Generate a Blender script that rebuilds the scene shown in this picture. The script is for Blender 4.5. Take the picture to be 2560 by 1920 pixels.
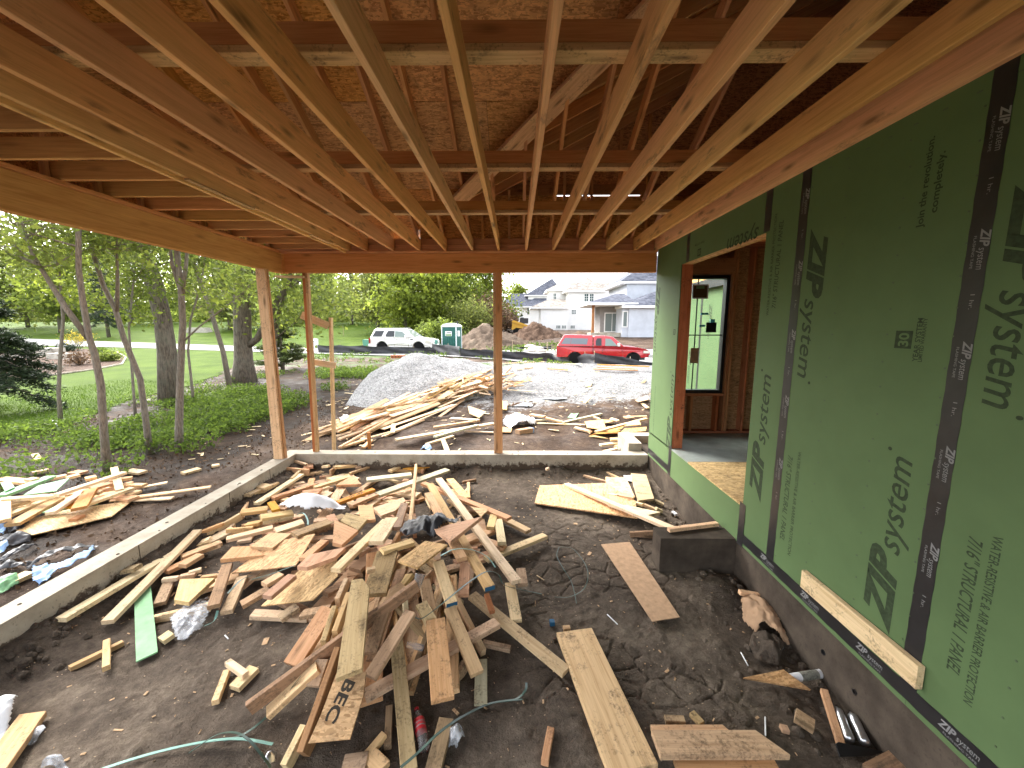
import bpy, bmesh, math, random
import numpy as np
from mathutils import Vector, Matrix
R = math.radians
random.seed(7); rng = np.random.default_rng(11)
for o in list(bpy.data.objects): bpy.data.objects.remove(o)
scene = bpy.context.scene
col = scene.collection

# ------------------------------------------------------------------ camera
F_PX, VPX, VPY = 1000.0, 1290.0, 816.0          # focal length and vanishing point in photo pixels (2560 x 1920)
EYE = 2.08                                      # eye above the top of the porch foundation (z = 0)
PITCH = math.atan((960 - VPY) / F_PX)
YAW = math.atan((1280 - VPX) / F_PX * math.cos(PITCH))
cam_d = bpy.data.cameras.new('camera'); cam = bpy.data.objects.new('camera', cam_d); col.objects.link(cam)
cam_d.sensor_fit = 'HORIZONTAL'; cam_d.sensor_width = 36; cam_d.lens = F_PX / 2560 * 36
cam_d.clip_start = 0.05; cam_d.clip_end = 2000
cam.location = (0, 0, EYE); cam.rotation_euler = (math.pi / 2 - PITCH, 0, -YAW)
scene.camera = cam

# ------------------------------------------------------------------ world, sun, exposure
SUN_EL, SUN_AZ = R(42), R(-48)                  # azimuth measured from +Y towards +X
w = bpy.data.worlds.new('World'); scene.world = w; w.use_nodes = True
nt = w.node_tree; nt.nodes.clear()
sky = nt.nodes.new('ShaderNodeTexSky'); sky.sky_type = 'NISHITA'; sky.sun_disc = False
sky.sun_elevation = SUN_EL; sky.sun_rotation = SUN_AZ; sky.air_density = 1.0; sky.dust_density = 4.0; sky.ozone_density = 1.0
hs = nt.nodes.new('ShaderNodeHueSaturation'); hs.inputs['Saturation'].default_value = 0.28; hs.inputs['Value'].default_value = 1.0
nt.links.new(sky.outputs[0], hs.inputs['Color'])
tc = nt.nodes.new('ShaderNodeTexCoord'); mp = nt.nodes.new('ShaderNodeMapping'); mp.inputs['Scale'].default_value = (1.2, 1.2, 4.0)
nz = nt.nodes.new('ShaderNodeTexNoise'); nz.inputs['Scale'].default_value = 2.2; nz.inputs['Detail'].default_value = 5; nz.inputs['Roughness'].default_value = .6
nt.links.new(tc.outputs['Generated'], mp.inputs[0]); nt.links.new(mp.outputs[0], nz.inputs[0])
rmp = nt.nodes.new('ShaderNodeMapRange'); rmp.inputs[1].default_value = .35; rmp.inputs[2].default_value = .7; rmp.inputs[3].default_value = .82; rmp.inputs[4].default_value = 1.18
nt.links.new(nz.outputs[0], rmp.inputs[0])
mul = nt.nodes.new('ShaderNodeMix'); mul.data_type = 'RGBA'; mul.blend_type = 'MULTIPLY'; mul.inputs[0].default_value = 1
nt.links.new(hs.outputs[0], mul.inputs[6]); nt.links.new(rmp.outputs[0], mul.inputs[7])
bg = nt.nodes.new('ShaderNodeBackground'); bg.inputs[1].default_value = 0.15
nt.links.new(mul.outputs[2], bg.inputs[0])
wo = nt.nodes.new('ShaderNodeOutputWorld'); nt.links.new(bg.outputs[0], wo.inputs[0])
sd = bpy.data.lights.new('sun', 'SUN'); sun = bpy.data.objects.new('sun', sd); col.objects.link(sun)
sd.energy = 0.7; sd.angle = R(40); sd.color = (1, .97, .92)
sv = Vector((math.sin(SUN_AZ) * math.cos(SUN_EL), math.cos(SUN_AZ) * math.cos(SUN_EL), math.sin(SUN_EL)))
sun.rotation_euler = sv.to_track_quat('Z', 'Y').to_euler(); sun.location = (0, 0, 30)
scene.view_settings.view_transform = 'Standard'; scene.view_settings.look = 'None'
scene.view_settings.exposure = 2.9; scene.view_settings.gamma = 1
scene.render.engine = 'CYCLES'
scene.cycles.max_bounces = 10; scene.cycles.diffuse_bounces = 6; scene.cycles.transparent_max_bounces = 16

# ------------------------------------------------------------------ photo pixel -> direction; the distance comes from what a thing touches
_F = np.array([math.sin(YAW) * math.cos(PITCH), math.cos(YAW) * math.cos(PITCH), -math.sin(PITCH)])
_R = np.array([math.cos(YAW), -math.sin(YAW), 0]); _U = np.cross(_R, _F)
EYEV = np.array([0, 0, EYE])
def ray(x, y): return _F + (x - 1280) / F_PX * _R + (960 - y) / F_PX * _U
def at_z(x, y, z): d = ray(x, y); return EYEV + d * ((z - EYE) / d[2])
def at_y(x, y, Y): d = ray(x, y); return EYEV + d * (Y / d[1])
def at_x(x, y, X): d = ray(x, y); return EYEV + d * (X / d[0])
def ss(a, b, t): t = np.clip((t - a) / (b - a), 0, 1); return t * t * (3 - 2 * t)

# cheap smooth value noise
_tab = rng.random((64, 64))
def vn(x, y):
    x = np.asarray(x, float); y = np.asarray(y, float)
    xi = np.floor(x).astype(int); yi = np.floor(y).astype(int); fx = x - xi; fy = y - yi
    fx = fx * fx * (3 - 2 * fx); fy = fy * fy * (3 - 2 * fy)
    a = _tab[xi % 64, yi % 64]; b = _tab[(xi + 1) % 64, yi % 64]; c = _tab[xi % 64, (yi + 1) % 64]; d = _tab[(xi + 1) % 64, (yi + 1) % 64]
    return (a * (1 - fx) + b * fx) * (1 - fy) + (c * (1 - fx) + d * fx) * fy
def fbm(x, y, o=4):
    s = 0; a = .5; f = 1.0
    for i in range(o): s = s + a * (vn(x * f + i * 17.3, y * f + i * 9.1) - .5); a *= .5; f *= 2.03
    return s

# porch and house datums (metres)
XL, XLO = -3.63, -3.85           # left foundation wall, inner and outer face
YF, YFB = 6.32, 6.54             # far foundation wall, front and back face
XW = 2.163                       # face of the green sheathed wall
ZJ = 3.23                        # underside of the ceiling joists
YB = -1.6                        # how far everything runs on behind the camera

def G(x, y):                     # terrain outside
    x = np.asarray(x, float); y = np.asarray(y, float)
    s = ss(-6, 8, x)
    z = -.30 + .35 * ss(8, 40, y) + 1.45 * ss(20, 56, y) * s + 2.9 * ss(38, 85, y) * (1 - s) + 1.2 * ss(85, 220, y)
    m = ss(2, 4, y) * (1 - ss(26, 34, y)) * ss(-5.2, -3.2, x + .12 * (y - 6))
    z = z + m * (.22 * fbm(x * .55, y * .55) + .16 * fbm(x * 2.1 + 5, y * 2.1))
    # wheel ruts in the wet mud
    r = ss(8, 9.5, y) * (1 - ss(15, 18, y)) * ss(-1, 1, x)
    z = z + r * .06 * np.sin((x * .5 + y) * 3.1 + 2 * vn(x * .6, y * .6))
    z = z - .52 * np.exp(-((y - 27.0) / 1.9) ** 2) * ss(-4, 4, x)
    return z
def D(x, y):                     # trampled earth inside the porch
    x = np.asarray(x, float); y = np.asarray(y, float)
    z = -.34 + .12 * fbm(x * .7 + 3, y * .7) + .07 * fbm(x * 2.3, y * 2.3 + 8) + .035 * fbm(x * 7, y * 7)
    z = z + .16 * np.exp(-((x - XL) / .22) ** 2) * (.6 + .8 * vn(y * 2.5, x)) + .1 * np.exp(-((y - YF) / .2) ** 2) * (.5 + vn(x * 3, y))
    z = z - .07 * ss(1.25, 2.0, x) * (1 - ss(4.8, 5.6, y)) + .12 * np.exp(-(((x - 1.7) / .25) ** 2 + ((y - 5.0) / .8) ** 2)) + .13 * np.exp(-(((x - 1.88) / .28) ** 2 + ((y - 3.5) / .26) ** 2))
    return z
def ground_hit(px, py, fn=None):
    fn = fn or G; d = ray(px, py); t = .8; st = .02
    for _ in range(4000):
        p = EYEV + d * t
        if p[2] < float(fn(p[0], p[1])): break
        t += st; st *= 1.01
    lo, hi = t - st, t
    for _ in range(24):
        m = (lo + hi) / 2; p = EYEV + d * m
        if p[2] < float(fn(p[0], p[1])): hi = m
        else: lo = m
    return EYEV + d * hi

# ------------------------------------------------------------------ mesh helpers
class MB:
    def __init__(s): s.v = []; s.f = []
    def add(s, vs, fs):
        k = len(s.v); s.v += [tuple(map(float, q)) for q in vs]; s.f += [tuple(i + k for i in f) for f in fs]; return s
    def box(s, a, b):
        x0, y0, z0 = a; x1, y1, z1 = b
        return s.add([(x0,y0,z0),(x1,y0,z0),(x1,y1,z0),(x0,y1,z0),(x0,y0,z1),(x1,y0,z1),(x1,y1,z1),(x0,y1,z1)],
                     [(0,3,2,1),(4,5,6,7),(0,1,5,4),(1,2,6,5),(2,3,7,6),(3,0,4,7)])
    def prism(s, poly, vec):                     # planar polygon swept along vec
        n = len(poly); v = Vector(vec)
        a = [Vector(q) for q in poly]; b = [q + v for q in a]
        return s.add(a + b, [tuple(range(n))[::-1], tuple(range(n, 2 * n))] + [(i, (i + 1) % n, n + (i + 1) % n, n + i) for i in range(n)])
    def tube(s, pts, rad, n=8, cap=True, wob=0):
        pts = [Vector(q) for q in pts]; rings = []
        for i, q in enumerate(pts):
            d = (pts[min(i + 1, len(pts) - 1)] - pts[max(i - 1, 0)]).normalized()
            a = d.orthogonal().normalized() if abs(d.z) > .9 else d.cross(Vector((0, 0, 1))).normalized()
            if i and a.dot(pa) < 0: a = -a
            pa = a; b = d.cross(a); r = rad[i] if hasattr(rad, '__len__') else rad
            rings.append([q + (a * math.cos(t) + b * math.sin(t)) * r * (1 + wob * math.sin(3 * t + i * 1.3)) for t in [2 * math.pi * k / n for k in range(n)]])
        vs = [p for rg in rings for p in rg]; fs = []
        for i in range(len(rings) - 1):
            for k in range(n): fs.append((i*n+k, i*n+(k+1)%n, (i+1)*n+(k+1)%n, (i+1)*n+k))
        if cap: fs += [tuple(range(n))[::-1], tuple(range((len(rings)-1)*n, len(rings)*n))]
        return s.add(vs, fs)
    def lathe(s, prof, n=16, o=(0, 0, 0), ax='z'):
        vs = []; fs = []
        for r, h in prof:
            for k in range(n):
                t = 2 * math.pi * k / n; c, q = r * math.cos(t), r * math.sin(t)
                p = {'z': (c, q, h), 'x': (h, c, q), 'y': (q, h, c)}[ax]
                vs.append((p[0]+o[0], p[1]+o[1], p[2]+o[2]))
        for i in range(len(prof) - 1):
            for k in range(n): fs.append((i*n+k, i*n+(k+1)%n, (i+1)*n+(k+1)%n, (i+1)*n+k))
        fs += [tuple(range(n))[::-1], tuple(range((len(prof)-1)*n, len(prof)*n))]
        return s.add(vs, fs)
    def build(s, name, mat, parent=None, smooth=False, origin=None, mats=None):
        me = bpy.data.meshes.new(name); o = Vector(origin) if origin is not None else Vector((0, 0, 0))
        me.from_pydata([Vector(q) - o for q in s.v], [], s.f); me.update()
        if smooth:
            me.polygons.foreach_set('use_smooth', [True] * len(me.polygons))
        return link(name, me, mat, parent, o)
def link(name, me, mat, parent=None, loc=(0, 0, 0)):
    ob = bpy.data.objects.new(name, me); col.objects.link(ob)
    if mat and not me.materials: me.materials.append(mat)
    ob.location = loc
    if parent is not None:
        ob.parent = parent; ob.matrix_parent_inverse = parent.matrix_basis.inverted()
    return ob
def tag(o, label=None, cat=None, group=None, kind=None):
    if label: o['label'] = label
    if cat: o['category'] = cat
    if group: o['group'] = group
    if kind: o['kind'] = kind
    return o
def empty(name, loc, label, cat, group=None):
    e = bpy.data.objects.new(name, None); col.objects.link(e); e.location = Vector(loc); e.empty_display_size = .1
    return tag(e, label, cat, group)
def fast_mesh(name, verts, nper):                # many separate n-gons, vertices already in face order
    verts = np.asarray(verts, np.float32).reshape(-1, 3); nf = len(verts) // nper
    me = bpy.data.meshes.new(name); me.vertices.add(len(verts)); me.vertices.foreach_set('co', verts.ravel())
    me.loops.add(len(verts)); me.loops.foreach_set('vertex_index', np.arange(len(verts), dtype=np.int32))
    me.polygons.add(nf); me.polygons.foreach_set('loop_start', np.arange(0, nf * nper, nper, dtype=np.int32))
    me.update(calc_edges=True); return me
def grid_mesh(name, X, Y, Z, keep=None):
    ny, nx = X.shape; me = bpy.data.meshes.new(name)
    vs = np.stack([X, Y, Z], -1).reshape(-1, 3)
    i = np.arange(ny * nx).reshape(ny, nx)
    q = np.stack([i[:-1, :-1], i[:-1, 1:], i[1:, 1:], i[1:, :-1]], -1).reshape(-1, 4)
    if keep is not None: q = q[keep.reshape(-1)]
    used = np.unique(q); rm = -np.ones(ny * nx, int); rm[used] = np.arange(len(used))
    me.from_pydata(vs[used].tolist(), [], rm[q].tolist()); me.update()
    me.polygons.foreach_set('use_smooth', [True] * len(me.polygons)); return me

# ------------------------------------------------------------------ material helpers
class NT:
    def __init__(s, name, rough=.8, **kw):
        s.m = bpy.data.materials.new(name); s.m.use_nodes = True; s.t = s.m.node_tree; s.b = s.t.nodes['Principled BSDF']
        s.b.inputs['Roughness'].default_value = rough
        if rough > .55: s.b.inputs['Specular IOR Level'].default_value = .18 if rough < .85 else .06
        s.set(s.b, **kw)
    def set(s, n, **kw):
        for k, v in kw.items():
            k = int(k[1:]) if k[0] == '_' and k[1:].isdigit() else k.replace('_', ' ')
            inp = n.inputs[k]
            if isinstance(v, bpy.types.NodeSocket): s.t.links.new(v, inp)
            elif isinstance(v, bpy.types.Node): s.t.links.new(v.outputs[0], inp)
            elif hasattr(v, '__len__') and len(v) == 3 and inp.type == 'RGBA': inp.default_value = (*v, 1)
            else: inp.default_value = v
    def n(s, typ, props=None, **kw):
        nd = s.t.nodes.new('ShaderNode' + typ)
        for k, v in (props or {}).items(): setattr(nd, k, v)
        s.set(nd, **kw); return nd
    def obj(s, scale=(1, 1, 1), rnd=True, rot=(0, 0, 0)):
        tc = s.n('TexCoord'); v = tc.outputs['Object']
        if rnd:
            oi = s.n('ObjectInfo'); m = s.n('Math', {'operation': 'MULTIPLY'}, _0=oi.outputs['Random'], _1=37.0)
            v = s.n('VectorMath', {'operation': 'ADD'}, _0=v, _1=m.outputs[0]).outputs[0]
        return s.n('Mapping', None, Vector=v, Scale=scale, Rotation=rot).outputs[0]
    def noise(s, vec, scale=5, detail=4, rough=.55, dist=0):
        return s.n('TexNoise', None, Vector=vec, Scale=scale, Detail=detail, Roughness=rough, Distortion=dist).outputs[0]
    def ramp(s, fac, stops, interp='LINEAR'):
        r = s.n('ValToRGB', None, Fac=fac); cr = r.color_ramp; cr.interpolation = interp
        while len(cr.elements) < len(stops): cr.elements.new(.5)
        for e, (p, c) in zip(cr.elements, stops): e.position = p; e.color = (*c, 1) if hasattr(c, '__len__') else (c, c, c, 1)
        return r.outputs[0]
    def mix(s, fac, a, b, mode='MIX'):
        n = s.n('Mix', {'data_type': 'RGBA', 'blend_type': mode}); s.set(n, _0=fac, _6=a, _7=b); return n.outputs[2]
    def rng(s, v, a, b, c, d): return s.n('MapRange', None, _0=v, _1=a, _2=b, _3=c, _4=d).outputs[0]
    def math(s, op, a, b): return s.n('Math', {'operation': op}, _0=a, _1=b).outputs[0]
    def jitter(s, c, val=(.8, 1.15), hue=.012, sat=(.9, 1.1)):
        oi = s.n('ObjectInfo'); r = oi.outputs['Random']; r2 = s.math('FRACT', s.math('MULTIPLY', r, 13.7), 0); r3 = s.math('FRACT', s.math('MULTIPLY', r, 71.3), 0)
        return s.n('HueSaturation', None, Hue=s.rng(r2, 0, 1, .5 - hue, .5 + hue), Saturation=s.rng(r3, 0, 1, *sat), Value=s.rng(r, 0, 1, *val), Color=c).outputs[0]
    def bump(s, h, strength=.3, dist=.01, prev=None):
        n = s.n('Bump', None, Height=h, Strength=strength, Distance=dist)
        if prev is not None: s.set(n, Normal=prev)
        return n.outputs[0]
    def out(s, color=None, normal=None, **kw):
        if color is not None: s.set(s.b, Base_Color=color)
        if normal is not None: s.set(s.b, Normal=normal)
        s.set(s.b, **kw); return s.m

def wood(name, c1, c2, dirt=.25, dirtc=(.035, .024, .016), knots=True, mould=0, jit=(.78, 1.12), gs=1.0, rough=.75):
    s = NT(name, rough); v = s.obj((1.3, 26 * gs, 26 * gs))
    g = s.noise(v, 1.6, 5, .6, .6); g2 = s.noise(s.obj((2.5, 90 * gs, 90 * gs)), 2, 2, .5)
    g = s.math('ADD', s.math('MULTIPLY', g, .7), s.math('MULTIPLY', g2, .3))
    c = s.ramp(g, [(.3, c2), (.55, c1), (.75, tuple(min(1, q * 1.18) for q in c1))])
    c = s.jitter(c, jit, .014)
    if knots:
        vo = s.n('TexVoronoi', {'feature': 'F1'}, Vector=s.obj((2.1, 8, 8)), Scale=1.0, Randomness=1.0)
        k = s.ramp(vo.outputs['Distance'], [(.07, 1.0), (.14, .45), (.24, 0.0)])
        c = s.mix(s.math('MULTIPLY', k, .75), c, tuple(q * .28 for q in c2))
    if dirt:
        d = s.noise(s.obj((1, 1, 1)), 7, 6, .7); d2 = s.noise(s.obj((1, 1, 1)), 60, 3, .6)
        d = s.math('ADD', s.math('MULTIPLY', d, .6), s.math('MULTIPLY', d2, .4))
        c = s.mix(s.math('MULTIPLY', s.rng(d, .56 - dirt * .16, .70 - dirt * .1, 0, 1), .8), c, dirtc)
    if mould:
        d = s.noise(s.obj((.8, 3, 3)), 2.2, 6, .75)
        c = s.mix(s.math('MULTIPLY', s.rng(d, .60 - mould * .06, .72, 0, 1), .8), c, (.03, .028, .022))
    return s.out(c, s.bump(g, .25, .004))
def osb(name, c1, c2, dirt=.15, axis='xy', sc=1.0, val=(.85, 1.1)):
    s = NT(name, .7); col_ = None; hh = None
    for i, (a, sx, sy) in enumerate(((0.1, 13, 62), (.95, 15, 70), (-.75, 14, 64))):
        v = s.obj((sx * sc, sy * sc, sy * sc), rot=(0, 0, a))
        vo = s.n('TexVoronoi', {'feature': 'F1'}, Vector=v, Scale=1.0, Randomness=1.0)
        f = s.n('SeparateColor', None, Color=vo.outputs['Color']).outputs[0]
        cc = s.ramp(f, [(0, c2), (.5, c1), (1, tuple(min(1, q * 1.3) for q in c1))])
        if col_ is None: col_, hh = cc, f
        else:
            m = s.rng(s.noise(s.obj((9 * sc, 9 * sc, 9 * sc)), 1.0 + i, 2), .47, .53, 0, 1)
            col_ = s.mix(m, col_, cc); hh = s.math('ADD', s.math('MULTIPLY', hh, s.math('SUBTRACT', 1, m)), s.math('MULTIPLY', f, m))
    if dirt:
        d = s.noise(s.obj((1, 1, 1)), 9, 6, .7); col_ = s.mix(s.math('MULTIPLY', s.rng(d, .58 - dirt * .2, .75, 0, 1), .75), col_, (.05, .034, .022))
    return s.out(s.jitter(col_, val), s.bump(hh, .25, .003))
def plain(name, c, rough=.6, metal=0, var=.08, scale=14, bump=.08, **kw):
    s = NT(name, rough, Metallic=metal); v = s.obj((1, 1, 1)); n = s.noise(v, scale, 5, .6)
    cc = s.ramp(n, [(.3, tuple(q * (1 - var) for q in c)), (.7, tuple(min(1, q * (1 + var)) for q in c))])
    return s.out(cc, s.bump(n, bump, .004), **kw)
M = {}
M['pine'] = wood('pine', (.66, .465, .265), (.48, .305, .15), .2)
M['pine_pale'] = wood('pine_pale', (.72, .56, .35), (.57, .41, .235), .12)
M['fir'] = wood('fir', (.58, .36, .195), (.43, .24, .115), .18)
M['fir_red'] = wood('fir_red', (.44, .195, .085), (.30, .115, .045), .12)
M['weathered'] = wood('weathered', (.33, .22, .125), (.19, .12, .064), .4, mould=.55)
M['muddy'] = wood('muddy', (.50, .35, .20), (.34, .225, .12), .4)
M['treated'] = wood('treated', (.55, .52, .36), (.42, .39, .25), .15)
M['joist'] = wood('joist', (.80, .49, .23), (.63, .365, .155), .0, mould=.55, jit=(.85, 1.1))
M['joist_warm'] = wood('joist_warm', (.78, .455, .205), (.60, .325, .13), .0, mould=.35, jit=(.9, 1.08))
M['beam'] = wood('beam', (.64, .36, .155), (.48, .24, .09), .0, jit=(.95, 1.05), gs=.7)
M['rafter'] = wood('rafter', (.66, .38, .17), (.50, .26, .105), .0, jit=(.8, 1.05))
M['osb'] = osb('osb', (.58, .385, .19), (.36, .205, .085))
M['osb_dirty'] = osb('osb_dirty', (.50, .33, .165), (.30, .18, .08), .5)
M['osb_roof'] = osb('osb_roof', (.57, .31, .13), (.33, .155, .06), .2, sc=.95)
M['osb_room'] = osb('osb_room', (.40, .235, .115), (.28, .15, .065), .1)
M['orange_ply'] = wood('orange_ply', (.56, .26, .05), (.42, .17, .03), .08, knots=False)
M['zip'] = plain('zip_green', (.096, .152, .064), .62, var=.07, scale=2.2)
M['zip_scrap'] = plain('zip_scrap', (.19, .37, .19), .6, var=.2, scale=9)
M['zip_edge'] = plain('osb_edge', (.30, .20, .10), .8, var=.4, scale=60)
M['tape'] = plain('tape_black', (.018, .017, .018), .38, var=.35, scale=6, bump=.2)
M['print'] = plain('print_dark', (.036, .054, .027), .7, var=.3, scale=40)
M['print_white'] = plain('print_white', (.22, .22, .22), .6, var=.1)
M['print_black'] = plain('print_black', (.035, .028, .02), .7, var=.3)
M['nail'] = plain('nail_head', (.055, .085, .04), .5, 0)
M['white_plastic'] = plain('white_plastic', (.72, .73, .74), .35, var=.06)
M['black_plastic'] = plain('black_plastic', (.012, .012, .013), .35, var=.3)
M['black_film'] = plain('black_film', (.02, .02, .023), .45, var=.5, scale=5, bump=.3)
M['blue_film'] = plain('blue_film', (.24, .38, .60), .45, var=.25, scale=7, bump=.4)
M['paper_brown'] = plain('paper_brown', (.36, .235, .145), .85, var=.15)
M['steel'] = plain('steel', (.55, .56, .57), .28, .9, var=.15)
M['cardboard'] = plain('cardboard', (.42, .275, .17), .85, var=.2, scale=20)
M['strap'] = plain('strap_green', (.022, .062, .045), .4, var=.2)
M['strap_light'] = plain('strap_pale', (.16, .33, .28), .4, var=.15)
M['blue_end'] = plain('blue_end', (.02, .085, .16), .6)
M['brick'] = plain('clay', (.42, .15, .07), .85, var=.25, scale=30)
M['stone'] = plain('limestone', (.45, .41, .35), .85, var=.25, scale=5, bump=.4)
s = NT('clear_film', .16); n_ = s.noise(s.obj((1, 1, 1)), 18, 4)
tr = s.n('BsdfTransparent', None, Color=(.92, .94, .96)); pr = s.b; mx = s.n('MixShader', None, _0=s.rng(n_, .35, .65, .12, .55)); s.t.links.new(tr.outputs[0], mx.inputs[1]); s.t.links.new(pr.outputs[0], mx.inputs[2])
s.t.links.new(mx.outputs[0], s.t.nodes['Material Output'].inputs[0]); s.out(s.ramp(n_, [(.3, (.55, .56, .58)), (.7, (.85, .86, .88))]), s.bump(n_, .9, .02)); M['clear_film'] = s.m
s = NT('window_glass', .03); tr = s.n('BsdfTransparent', None, Color=(.93, .97, .95)); gl = s.n('BsdfGlossy', None, Roughness=.02); fr = s.n('LayerWeight', None, Blend=.25)
mx = s.n('MixShader', None, _0=s.rng(fr.outputs['Facing'], 0, 1, .06, .8)); s.t.links.new(tr.outputs[0], mx.inputs[1]); s.t.links.new(gl.outputs[0], mx.inputs[2]); s.t.links.new(mx.outputs[0], s.t.nodes['Material Output'].inputs[0]); M['glass'] = s.m
M['dark_glass'] = NT('dark_glass', .06).out((.02, .028, .03))
M['house_glass'] = NT('house_glass', .08).out((.035, .075, .07))
# concrete with mud splashed on its lower part
s = NT('concrete', .85); v = s.obj((1, 1, 1), rnd=False); a = s.noise(v, 3, 6, .65); b = s.noise(v, 55, 3, .6)
c = s.ramp(a, [(.3, (.25, .215, .165)), (.7, (.44, .40, .325))]); c = s.mix(s.rng(b, .62, .72, 0, .7), c, (.12, .10, .08))
z = s.n('SeparateXYZ', None, Vector=s.n('TexCoord').outputs['Object']).outputs[2]
mud = s.math('ADD', s.rng(z, -.30, .0, 1.0, .0), s.math('MULTIPLY', s.math('SUBTRACT', s.noise(v, 9, 5, .75), .5), 1.5)); c = s.mix(s.rng(mud, .45, .62, 0, .92), c, (.055, .036, .024))
M['concrete'] = s.out(c, s.bump(b, .25, .004))
s = NT('concrete_damp', .85); v = s.obj((1, 1, 1), rnd=False); a = s.noise(v, 2.5, 6, .7); b = s.noise(v, 40, 4, .6)
M['concrete_damp'] = s.out(s.mix(s.rng(b, .55, .75, 0, .6), s.ramp(a, [(.3, (.030, .024, .019)), (.7, (.105, .083, .064))]), (.03, .024, .02)), s.bump(b, .3, .004))
# ================================================================== ground materials
def soil(name, dark, mid, light, chips=.0, wet=0, sc=1.0):
    s = NT(name, .92); v = s.obj((1, 1, 1), rnd=False)
    a = s.noise(v, 1.1 * sc, 8, .68); b = s.noise(v, 16 * sc, 6, .7); e = s.noise(v, 90 * sc, 3, .7)
    f = s.math('ADD', s.math('ADD', s.math('MULTIPLY', a, .55), s.math('MULTIPLY', b, .3)), s.math('MULTIPLY', e, .15))
    c = s.ramp(f, [(.36, dark), (.5, mid), (.64, light)])
    if chips:
        vo = s.n('TexVoronoi', {'feature': 'F1'}, Vector=s.obj((1, 1.6, 1), rnd=False), Scale=34.0)
        r = s.n('SeparateColor', None, Color=vo.outputs['Color']).outputs[1]
        k = s.math('MULTIPLY', s.rng(r, 1 - chips, 1 - chips + .01, 0, 1), s.rng(vo.outputs['Distance'], .16, .22, 1, 0))
        c = s.mix(k, c, (.36, .27, .18))
    h = s.math('ADD', s.math('MULTIPLY', b, .7), s.math('MULTIPLY', e, .5))
    return s, c, s.bump(h, .9, .03)
s, c, n = soil('porch_earth', (.042, .033, .026), (.100, .079, .061), (.21, .17, .128), .08)
M['earth'] = s.out(c, n)
s, c, n = soil('site_mud', (.022, .015, .011), (.062, .042, .030), (.145, .102, .072), .06, sc=.8)
# grey crushed stone pressed into the mud around the drive, wet puddles shine
g = s.n('TexVoronoi', {'feature': 'F1'}, Vector=s.obj((1, 1, 1), rnd=False), Scale=26.0); gc = s.ramp(s.n('SeparateColor', None, Color=g.outputs['Color']).outputs[0], [(0, (.07, .07, .07)), (.6, (.165, .162, .158)), (1, (.29, .285, .278))])
at = s.n('Attribute', {'attribute_name': 'zone'}); sep = s.n('SeparateColor', None, Color=at.outputs['Color'])
pn = s.noise(s.obj((1, 1, 1), rnd=False), 1.6, 7, .72); pn2 = s.noise(s.obj((1, 1, 1), rnd=False), 12, 4, .7)
edge = s.math('ADD', sep.outputs[0], s.math('MULTIPLY', s.math('SUBTRACT', s.math('ADD', s.math('MULTIPLY', pn, .65), s.math('MULTIPLY', pn2, .35)), .5), 2.6))
c = s.mix(s.rng(edge, .44, .60, 0, 1), c, gc)
leaf = s.mix(s.rng(s.noise(s.obj((1, 1, 1), rnd=False), 22, 4, .7), .45, .6, 0, 1), (.012, .008, .006), (.030, .020, .013))
c = s.mix(s.rng(s.math('ADD', sep.outputs[1], s.math('MULTIPLY', s.math('SUBTRACT', pn, .5), 1.6)), .45, .62, 0, .85), c, leaf)
gr = s.mix(pn2, (.03, .057, .012), (.08, .125, .03))
c = s.mix(s.rng(s.math('ADD', sep.outputs[2], s.math('MULTIPLY', s.math('SUBTRACT', pn, .5), 2.0)), .45, .6, 0, 1), c, gr)
M['ground'] = s.out(c, n, Roughness=s.rng(pn, .4, .6, .95, .55))
s = NT('lawn', .9); v = s.obj((1, 1, 1), rnd=False); a = s.noise(v, .5, 5, .6); b = s.noise(v, 30, 4, .7); f = s.math('ADD', s.math('MULTIPLY', a, .5), s.math('MULTIPLY', b, .5))
M['lawn'] = s.out(s.ramp(f, [(.35, (.026, .048, .004)), (.5, (.052, .088, .006)), (.68, (.095, .138, .018))]), s.bump(b, .8, .05))
M['road'] = plain('road_concrete', (.24, .235, .228), .85, var=.12, scale=1.2)
s = NT('mulch', .95); b = s.noise(s.obj((1, 2, 1), rnd=False), 26, 5, .75); M['mulch'] = s.out(s.ramp(b, [(.35, (.03, .02, .015)), (.5, (.095, .062, .045)), (.66, (.22, .165, .13))]), s.bump(b, 1, .05))
s = NT('gravel', .85); v = s.obj((1, 1, 1), rnd=False)
g = s.n('TexVoronoi', {'feature': 'F1'}, Vector=v, Scale=24.0); r = s.n('SeparateColor', None, Color=g.outputs['Color']).outputs[0]
c = s.ramp(r, [(0, (.17, .17, .168)), (.45, (.34, .337, .33)), (1, (.50, .495, .485))]); c = s.mix(.25, c, s.ramp(s.noise(v, 1.2, 4), [(.3, (.2, .2, .195)), (.7, (.36, .355, .35))]))
M['gravel'] = s.out(c, s.bump(s.math('ADD', g.outputs['Distance'], s.noise(v, 50, 2)), 1.0, .04))

M['water'] = NT('muddy_water', .04).out((.05, .04, .032))
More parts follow.
